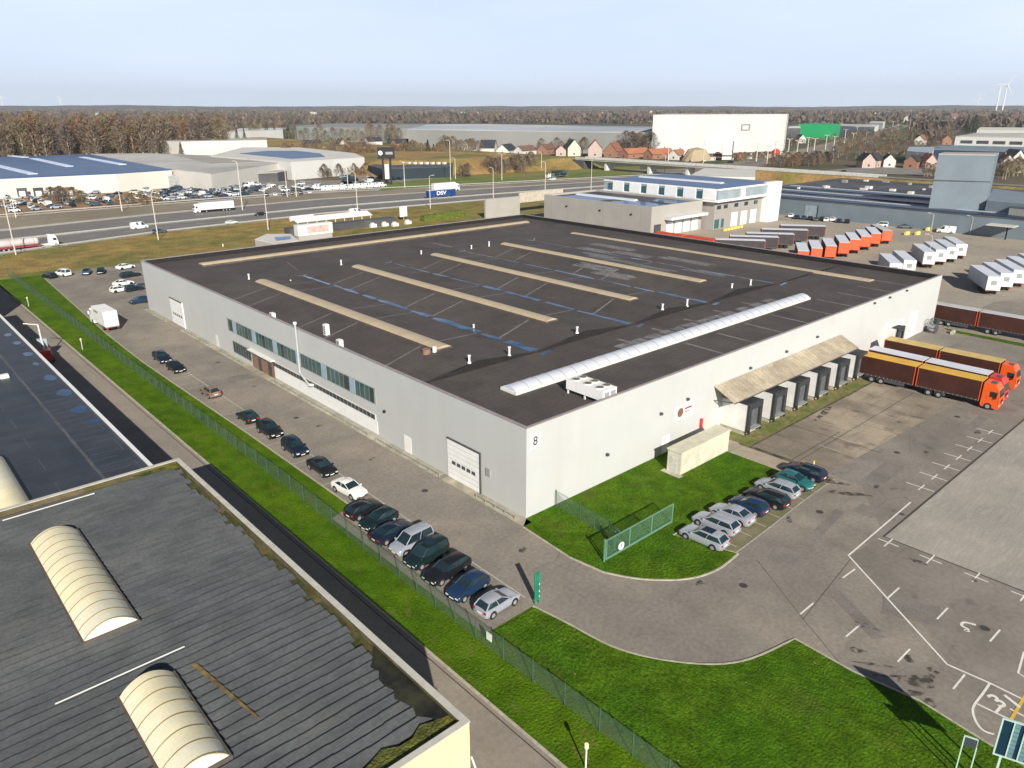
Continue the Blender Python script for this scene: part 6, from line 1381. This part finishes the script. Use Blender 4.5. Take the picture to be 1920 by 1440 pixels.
# ------------------------------------------------------------------ crowded lots beyond the motorway
def simple_car(ty, colr):
    d = car_parts(ty); mb = MB(); mb.add(d['body'].v, d['body'].f); mb.m = [0]*len(mb.f); mb.mi = 1
    for q in [d['wscr']]+([d['rwin']] if ty != 'van' else [])+d['sides']: mb.add(q.v, q.f)
    mb.mi = 2; mb.add(d['arch'].v, d['arch'].f)
    for x in d['ax']:
        for s in (-1, 1): mb.tube((x, s*(d['hw']-.2), d['wr']), (x, s*(d['hw']+.01), d['wr']), d['wr'], n=8)
    me_o = mb.build('lot_car', [paint(colr, COL[colr]), m_cglass, m_under]); me = me_o.data; bpy.data.objects.remove(me_o); return me
LOT = {}
names = dict(black='black', navy='dark blue', blue='blue', silver='silver', white='white', grey='grey', brown='brown', darkgreen='dark green', bluegrey='blue grey', red='red', cream='cream')
def lot_car(ty, colr, p, rot, where, grp, z=.06):
    k = (ty, colr)
    if k not in LOT: LOT[k] = simple_car(ty, colr)
    o = bpy.data.objects.new('lot_van' if ty == 'van' else 'lot_car', LOT[k]); col.objects.link(o); o.location = (p[0], p[1], z); o.rotation_euler = (0, 0, rot)
    tag(o, '%s %s %s' % (names[colr], {'van': 'van', 'mpv': 'people carrier', 'sedan': 'saloon', 'hatch': 'hatchback', 'estate': 'estate', 'suv': 'tall car'}[ty], where), 'van' if ty == 'van' else 'car', grp)
lr = random.Random(21)
def inpoly(x, y, P):
    c = False; j = len(P)-1
    for i in range(len(P)):
        if (P[i][1] > y) != (P[j][1] > y) and x < (P[j][0]-P[i][0])*(y-P[i][1])/(P[j][1]-P[i][1])+P[i][0]: c = not c
        j = i
    return c
regs = [([(-5, 402), (120, 392), (300, 378), (300, 362), (220, 350), (150, 356), (60, 368), (-5, 372)], .9, ['white', 'silver', 'white', 'silver', 'grey', 'navy', 'cream', 'brown', 'bluegrey', 'white'], 'standing on the orange dirt of the left car lot', 7.4),
        ([(300, 379), (345, 374), (460, 367), (500, 360), (480, 345), (400, 343), (310, 352)], .85, ['white', 'silver', 'blue', 'navy', 'bluegrey', 'white', 'grey', 'silver', 'black'], 'packed in the middle of the car lot beyond the white lorry', 6.0),
        ([(500, 362), (600, 357), (712, 349), (712, 342), (600, 345), (480, 349)], .8, ['white', 'silver', 'white', 'grey', 'navy', 'white', 'white'], 'in the row of the car lot beside the pale vans', 5.6),
        ([(650, 344), (740, 338), (862, 330), (862, 323), (760, 322), (640, 332)], .8, ['black', 'navy', 'darkgreen', 'black', 'grey', 'navy', 'silver'], 'in the dark rows before the charcoal dealership', 5.2)]
for (P, dens, cs, wh_, stp), quota in zip(regs, (92, 112, 34, 44)):
    WP = W(P); xs_ = [p[0] for p in WP]; ys_ = [p[1] for p in WP]; cand = []; x = min(xs_)
    while x < max(xs_):
        y = min(ys_)
        while y < max(ys_):
            xx, yy = x+lr.uniform(-.8, .8), y+lr.uniform(-.5, .5)
            if inpoly(xx, yy, WP): cand.append((xx, yy))
            y += 3.2 if stp < 6.1 else 4.0
        x += stp
    # the rows seen nearest fill first, with gaps
    cand.sort(key=lambda p: (p[0]-CAM.x)**2+(p[1]-CAM.y)**2+lr.uniform(0, 90000 if stp < 7 else 130000)); cand = cand[:quota]
    for xx, yy in cand:
        c_ = lr.choice(cs); ty = lr.choice(['hatch', 'sedan', 'estate', 'mpv', 'suv']+(['van'] if c_ == 'white' and stp > 5.3 else []))
        lot_car(ty, c_, (xx, yy), lr.choice([0, PI])+lr.uniform(-.15, .15)+(PI/2 if int(yy/18) % 3 == 0 else 0), wh_, 'cars '+wh_)
for i in range(9):
    px = 612+i*13; c = at(px, 357-i*.8); lot_car('van', 'white', (c.x, c.y), .2+lr.uniform(-.1, .1), 'in the pale van row, %s from the white lorry' % ordn[i], 'white vans in a row at the lot edge')
for i in range(6):
    px = 500+i*16; c = at(px, 368-i*1.0); lot_car('hatch' if i % 2 else 'suv', ['black', 'white', 'navy', 'grey', 'black', 'white'][i], (c.x, c.y), 1.2, 'along the lot edge, %s right of the tall mast' % ordn[i], 'cars along the edge of the lot')
for i in range(7):
    px = 1320+i*28+lr.uniform(-6, 6); c = at(px, 303-i*3.2); lot_car('hatch', ['white', 'black', 'silver', 'white', 'navy', 'white', 'grey'][i], (c.x, c.y), .9, 'on the far motorway, %s from the sand heap' % ordn[i], 'cars on the far motorway', .15)

# ------------------------------------------------------------------ trees
m_bark = mat('pale bark', (.30, .255, .19), var=.2, scale=.2)
m_tw = {'brown': island('brown twigs', [(.165, .12, .08), (.19, .14, .095), (.14, .105, .072), (.21, .16, .11)]),
        'olive': island('olive twigs', [(.17, .14, .075), (.20, .165, .088), (.15, .12, .068), (.185, .145, .083)]),
        'orange': island('rust twigs', [(.20, .12, .066), (.23, .145, .082), (.16, .10, .06), (.19, .115, .068)]),
        'plum': island('plum grey twigs', [(.145, .11, .09), (.17, .128, .105), (.125, .097, .08), (.155, .118, .095)]),
        'green': island('evergreen sprays', [(.02, .045, .02), (.035, .06, .022), (.015, .03, .016), (.05, .075, .025)])}
def tree_proto(kind, seed, shape, n=1300):
    "unit tree: 1 m tall scaled later; crown of loose twig blades, trunk with limbs"
    r_ = random.Random(seed); tk = MB(); tk.tube((0, 0, 0), (.01, .005, .62), .018, .008, n=6)
    for k in range(9):
        a = r_.uniform(0, 2*PI); z = r_.uniform(.18, .6); l_ = r_.uniform(.10, .24)*(1 if shape != 'poplar' else .55)
        tk.tube((0, 0, z), (math.cos(a)*l_, math.sin(a)*l_, z+r_.uniform(.12, .28)), .007, .002, n=4)
    cr = MB(); cl = [(r_.gauss(0, .5), r_.gauss(0, .5), r_.uniform(0, 1)) for _ in range(16)]
    for _ in range(n):
        if shape == 'cone': z = r_.random()**1.3; rad = .19*(1-z)+.01; z0 = .1+.9*z
        elif shape == 'poplar': z = r_.random(); rad = .13*math.sin(PI*min(1, z*.93+.07))**.7+.01; z0 = .16+.84*z
        elif shape == 'shrub': z = r_.random()**.8; rad = .62*math.sqrt(max(.02, 1-z*z)); z0 = .05+.95*z
        else: z = r_.random(); rad = .30*math.sin(PI*(z*.86+.12))**.75; z0 = .26+.74*z
        a = r_.uniform(0, 2*PI); q = rad*(r_.uniform(.15, 1)**.6)*(1+.22*math.sin(3*a+seed)+.15*math.sin(7*z+2*a))
        x, y = q*math.cos(a), q*math.sin(a); s = r_.uniform(.016, .045)*(1.9 if shape == 'shrub' else 1)
        d = Vector((x*1.6+r_.gauss(0, .05), y*1.6+r_.gauss(0, .05), .16 if shape != 'cone' else -.05)).normalized(); w_ = d.cross(Vector((r_.gauss(0, 1), r_.gauss(0, 1), r_.gauss(0, 1)))).normalized()*s*r_.uniform(.10, .26)
        p = Vector((x, y, z0)); cr.add([p-d*s-w_*.5, p-d*s*.4+w_, p+d*s, p+d*s*.2-w_], [(0, 1, 2, 3)])
    t = thing('bare_tree', 'x', 'tree', (0, 0, -500)); c = cr.build('crown', m_tw[kind], t, world=False); k = tk.build('trunk', m_bark, t, world=False); return t, c.data, k.data
PROT = {}
for kind in m_tw:
    for shape in (('cone',) if kind == 'green' else ('round', 'poplar', 'shrub')):
        for s in range(2): PROT[kind, shape, s] = tree_proto(kind, 31+s*7+len(PROT), shape)
for k, (t, c, d) in PROT.items():
    for ch in list(t.children): bpy.data.objects.remove(ch)
    bpy.data.objects.remove(t)
tr = random.Random(5)
kn = {'brown': 'brown', 'olive': 'olive brown', 'orange': 'rust coloured', 'plum': 'dark plum grey', 'green': 'dark green'}
def plant(kind, shape, x, y, h, where, grp, spread=1.0):
    _, c, d = (None, *[PROT[kind, 'cone' if kind == 'green' else shape, tr.randint(0, 1)][i] for i in (1, 2)])
    nm = 'evergreen_tree' if kind == 'green' else ('shrub' if shape == 'shrub' else 'bare_tree')
    t = thing(nm, '%s %s %s' % (kn[kind], 'conifer' if kind == 'green' else {'poplar': 'slender bare tree', 'shrub': 'bare shrub', 'round': 'bare tree'}[shape], where), 'tree' if shape != 'shrub' else 'shrub', (x, y, 0), tr.uniform(0, 6.28), grp)
    s = h*tr.uniform(.92, 1.08); t.scale = (s*spread, s*spread, s)
    for nm2, me in (('crown', c), ('trunk', d)): o = bpy.data.objects.new(nm2, me); col.objects.link(o); o.parent = t
def row(px0, px1, y0, y1, n, hs_, kinds, shape, where, grp, spread=1.0, jy=2):
    for i in range(n):
        px = px0+(px1-px0)*(i+tr.uniform(.1, .9))/n; u = (px-px0)/(px1-px0); c = at(px, y0+(y1-y0)*u+tr.uniform(-jy, jy)); plant(tr.choice(kinds), shape, c.x, c.y, tr.uniform(*hs_), where, grp, spread)
row(-12, 425, 303, 289, 46, (28, 34), ['brown', 'olive', 'brown', 'plum', 'orange'], 'poplar', 'in the front line of the left wood', 'trees in the front line of the left wood', 1.5, 2)
row(-12, 430, 291, 283, 50, (30, 35), ['brown', 'olive', 'plum', 'brown'], 'round', 'inside the left wood', 'trees inside the left wood', .8, 4)
row(-12, 420, 280, 272, 40, (29, 35), ['brown', 'plum', 'olive'], 'round', 'at the back of the left wood', 'trees at the back of the left wood', .9, 4)
row(280, 345, 306, 306, 4, (14, 17), ['green', 'plum'], 'poplar', 'before the tall white hall', 'trees before the tall white hall', 1.2, .5)
row(420, 560, 272, 262, 12, (16, 22), ['olive', 'brown', 'green'], 'round', 'around the white office block', 'trees around the white office block', 1, 3)
row(530, 700, 300, 288, 20, (10, 17), ['olive', 'brown', 'orange', 'plum'], 'round', 'between the sheds and the small houses', 'trees between the sheds and the small houses', 1.2, 3)
row(560, 760, 274, 268, 16, (16, 24), ['brown', 'plum', 'olive'], 'round', 'in front of the long green grey shed', 'trees in front of the long green grey shed', 1.0, 2)
row(650, 715, 309, 306, 9, (10, 14), ['orange', 'orange', 'brown'], 'round', 'left of the charcoal dealership', 'rust trees left of the charcoal dealership', 1.5, 2)
row(735, 830, 301, 298, 13, (12, 16), ['orange', 'olive', 'green', 'brown', 'orange'], 'round', 'above the charcoal dealership roof', 'trees above the charcoal dealership roof', 1.3, 2)
row(590, 700, 332, 328, 14, (5, 8), ['plum', 'brown'], 'shrub', 'below the blue solar roof beside the car lot', 'shrubs beside the car lot', .8, 3)
row(830, 900, 293, 289, 9, (12, 19), ['brown', 'olive', 'orange'], 'round', 'behind the brown bank', 'trees behind the brown bank', 1.2, 2)
row(915, 1000, 325, 320, 13, (8, 12), ['plum', 'brown', 'plum'], 'shrub', 'on the foot of the brown bank', 'shrubs on the foot of the bank', .8, 3)
row(862, 880, 332, 330, 3, (6, 8), ['plum', 'brown'], 'shrub', 'on the grass beside the slip road', 'shrubs beside the slip road', .8, 1)
row(1170, 1222, 291, 291, 6, (19, 24), ['plum', 'olive'], 'round', 'at the left foot of the white high store', 'large trees left of the white high store', 1.5, 1)
row(1440, 1560, 312, 306, 22, (6, 11), ['brown', 'orange', 'plum'], 'shrub', 'between the far motorway and the raised road', 'shrubs between the far motorway and the raised road', .9, 3)
row(1560, 1760, 298, 286, 34, (9, 15), ['brown', 'olive', 'plum', 'orange'], 'round', 'among the houses on the right', 'trees among the houses on the right', 1.2, 9)
row(1600, 1800, 272, 250, 36, (11, 18), ['brown', 'plum', 'olive', 'brown'], 'round', 'on the right beyond the houses', 'trees on the right beyond the houses', 1.3, 8)
row(1475, 1670, 272, 262, 26, (6, 10), ['brown', 'plum', 'olive'], 'round', 'along the far motorway below the green hall', 'trees along the far motorway', 1.5, 3)
row(1380, 1480, 302, 300, 10, (5, 8), ['brown', 'plum', 'olive'], 'round', 'below the white high store', 'small trees below the white high store', 1.4, 2)
row(1000, 1200, 287, 287, 16, (9, 14), ['brown', 'plum', 'olive'], 'round', 'between the houses and the long grey shed', 'trees before the long grey shed', 1.3, 1)
row(1730, 1760, 330, 330, 5, (7, 9), ['olive', 'orange'], 'round', 'left of the grey tower', 'trees left of the grey tower', 1.2, 2)
row(1868, 1925, 340, 325, 9, (8, 12), ['brown', 'olive'], 'round', 'right of the grey tower', 'trees right of the grey tower', 1.3, 4)
row(1805, 1850, 251, 249, 6, (24, 30), ['plum', 'green'], 'round', 'behind the long white office block', 'dark trees behind the long white office block', 1.5, 1)
row(90, 160, 385, 380, 5, (6, 8), ['olive', 'plum'], 'shrub', 'in the middle of the left car lot', 'bushes in the left car lot', .9, 3)
row(225, 300, 388, 380, 5, (4, 6), ['olive', 'orange'], 'shrub', 'beside the lamp post in the car lot', 'bushes beside the lamp post in the lot', .9, 2)
row(455, 570, 333, 326, 9, (7, 11), ['plum', 'brown', 'olive'], 'round', 'in front of the white edged shed', 'trees in front of the white edged shed', 1, 3)
wk = random.Random(8)
for i in range(16):
    px = 1300+i*12+wk.uniform(-4, 4); c = at(px, 302-i*.5+wk.uniform(-1, 1)); kd = wk.choice(['skip', 'cabin', 'digger'])
    lb = '%s %s in the works yard, %s from the sand heap' % (wk.choice(['white', 'orange', 'grey']) if False else ['white', 'orange', 'grey'][i % 3], {'skip': 'skip', 'cabin': 'site cabin', 'digger': 'digger'}[kd], ordn[i]); mm_ = [m_wfar, m_ro, m_gblk][i % 3]
    t = thing({'skip': 'skip', 'cabin': 'site_cabin', 'digger': 'digger'}[kd], lb, kd if kd != 'cabin' else 'site cabin', (c.x, c.y, 0), wk.uniform(0, 3), 'plant in the works yard')
    if kd == 'skip': MB().add([(-2, -1, 0), (2, -1, 0), (2, 1, 0), (-2, 1, 0), (-3, -1.2, 1.7), (3, -1.2, 1.7), (3, 1.2, 1.7), (-3, 1.2, 1.7)], [(0, 3, 2, 1), (4, 5, 6, 7), (0, 1, 5, 4), (1, 2, 6, 5), (2, 3, 7, 6), (3, 0, 4, 7)]).build('body', mm_, t, world=False)
    elif kd == 'cabin': MB().box(-3, -1.25, .2, 3, 1.25, 2.8).build('wall', mm_, t, world=False); MB().box(-3.1, -1.35, 2.803, 3.1, 1.35, 3).build('roof', m_wfar, t, world=False); MB().box(-1, -1.3, 1.2, .6, -1.253, 2.2).build('window', m_win2, t, world=False)
    else: MB().box(-2, -1.4, 0, 2, 1.4, .9).box(-1.6, -1.2, .9, 1.2, 1.2, 2.0).build('body', mm_, t, world=False); MB().box(.2, -1.1, 2.003, 1.2, -.1, 3.1).build('cab', m_win2, t, world=False); MB().tube((1, .3, 1.8), (3.6, .3, 4.6), .25, n=6).tube((3.6, .3, 4.6), (5.8, .3, 1.6), .2, n=6).build('arm', mm_, t, world=False)
# far woods: masses nobody could count
m_wood = island('far woodland', [(.10, .075, .058), (.125, .09, .066), (.085, .068, .055), (.145, .105, .078), (.075, .075, .052), (.11, .083, .066)])
def wood_mass(name, n, dmin, dmax, a0, a1, hmin, hmax, seed, label=None, mat_=None, excl=(), nb=22):
    r_ = random.Random(seed); mb = MB(); i = 0
    while i < n:
        d = math.exp(r_.uniform(math.log(dmin), math.log(dmax))); a = YAW-math.atan(r_.uniform(a0, a1)); x, y = CAM.x+d*math.cos(a), CAM.y+d*math.sin(a); i += 1
        if any(inpoly(x, y, E_) for E_ in excl): continue
        h = r_.uniform(hmin, hmax)*(1+min(1.2, d/6000)*.35); w_ = h*r_.uniform(.35, .6)*(1+d/5000)
        s_ = h*r_.uniform(.10, .17)*(1+d/2600)
        for _ in range(nb):
            z = r_.random(); q = w_*math.sqrt(max(.05, 1-(z*1.05-.15)**2))*r_.uniform(.3, 1); t_ = r_.uniform(0, 2*PI)
            p = Vector((x+q*math.cos(t_), y+q*math.sin(t_), h*(.04+.92*z))); dv = Vector((r_.gauss(0, .5), r_.gauss(0, .5), 1)).normalized(); sv = dv.cross(Vector((r_.gauss(0, 1), r_.gauss(0, 1), .1))).normalized()
            mb.add([p-dv*s_*1.3-sv*s_*.5, p-dv*s_*.6+sv*s_*.9, p+dv*s_*1.2, p+dv*s_*.3-sv*s_*.8], [(0, 1, 2, 3)])
    return mb.build(name, mat_ or m_wood, kind='stuff', label=label)
EX = [W([(530, 310), (1440, 316), (1500, 330), (1700, 330), (1760, 300), (1700, 232), (1225, 232), (530, 233)]), W([(1560, 330), (1990, 330), (1990, 244), (1780, 244), (1740, 262), (1560, 290)]), W([(1400, 310), (1480, 310), (1770, 222), (1740, 218)]), W([(-200, 420), (430, 400), (700, 300), (560, 262), (400, 262), (-200, 300)])]
wood_mass('woodland', 5200, 600, 2600, -.80, .80, 12, 20, 1, 'brown winter woods and gardens beyond the built up land', excl=EX)
wood_mass('woodland', 6500, 2300, 7600, -.85, .85, 13, 22, 2, 'distant woods out to the skyline', nb=9)
# tiny far houses peeping out of the woods
hr = random.Random(9); ME = None
for i in range(95):
    px = hr.uniform(20, 1915); py = hr.uniform(212, 236)
    if 560 < px < 1640 and py > 226: py = hr.uniform(211, 225)
    c = at(px, py)
    if ME is None:
        a, b, e, r_ = 8, 6, 9, 15; mb = MB(); mb.add([(-a, -b, 0), (a, -b, 0), (a, b, 0), (-a, b, 0), (-a, -b, e), (a, -b, e), (a, b, e), (-a, b, e), (-a, 0, r_), (a, 0, r_)], [(0, 1, 5, 4), (1, 2, 6, 9, 5), (2, 3, 7, 6), (3, 0, 4, 8, 7)]); mb.mi = 1
        mb.slab((-a-.5, -b-.6, e-.4), (a+.5, -b-.6, e-.4), (a+.5, 0, r_+.1), (-a-.5, 0, r_+.1), .3).slab((-a-.5, 0, r_+.1), (a+.5, 0, r_+.1), (a+.5, b+.6, e-.4), (-a-.5, b+.6, e-.4), .3)
        ME = []
        for wm, rm in ((m_wfar, m_rb), (m_wfar, m_rr), (m_hb, m_rd), (m_wfar, m_lroof)): o = mb.build('far_house', [wm, rm]); ME.append(o.data); bpy.data.objects.remove(o)
    o = bpy.data.objects.new('far_house', ME[i % 4]); col.objects.link(o); o.location = (c.x, c.y, 4); o.rotation_euler = (0, 0, hr.uniform(0, 3)); s = hr.uniform(.9, 1.5); o.scale = (s, s, s*1.1)
    tag(o, ['white house with brown roof', 'white house with red roof', 'brick house with dark roof', 'pale flat looking house'][i % 4]+' half hidden in the distant woods', 'house', 'far houses in the distant woods')
# low wooded ridge on the skyline
mb = MB(); N_ = 160; hr = random.Random(4); prev = 0
vs = []; hts = []
for i in range(N_+1):
    a = YAW-math.atan(-.95+1.9*i/N_); prev = prev*.8+hr.uniform(-1, 1)*3.0; u = i/N_; h = 66+prev+3*math.sin(i*.21)+(9*max(0, u-.72)/.28); hts.append(h)
    for d, z in ((7200, -1), (8300, h*.8), (8900, h), (10500, h*.7)): vs.append((CAM.x+d*math.cos(a), CAM.y+d*math.sin(a), z))
mb.add(vs, [(i*4+k, i*4+4+k, i*4+5+k, i*4+1+k) for i in range(N_) for k in range(3)]); struct('hills', mb, mat('wooded ridge', (.085, .066, .048), var=.4, scale=.004, c2=(.06, .055, .04)))

# ------------------------------------------------------------------ haze
hm = bpy.data.materials.new('haze'); hm.use_nodes = True; hn = hm.node_tree; hn.nodes.remove(hn.nodes['Principled BSDF'])
pv = hn.nodes.new('ShaderNodeVolumePrincipled'); pv.inputs['Color'].default_value = (.86, .92, 1, 1); pv.inputs['Density'].default_value = HAZE; pv.inputs['Anisotropy'].default_value = .2
hn.links.new(pv.outputs[0], hn.nodes['Material Output'].inputs['Volume'])
if HAZE > 0: MB().box(-3500, -1500, -1.2, 9900, 10900, 262).build('haze', hm, kind='stuff')
for c_ in list(CACHE): pass
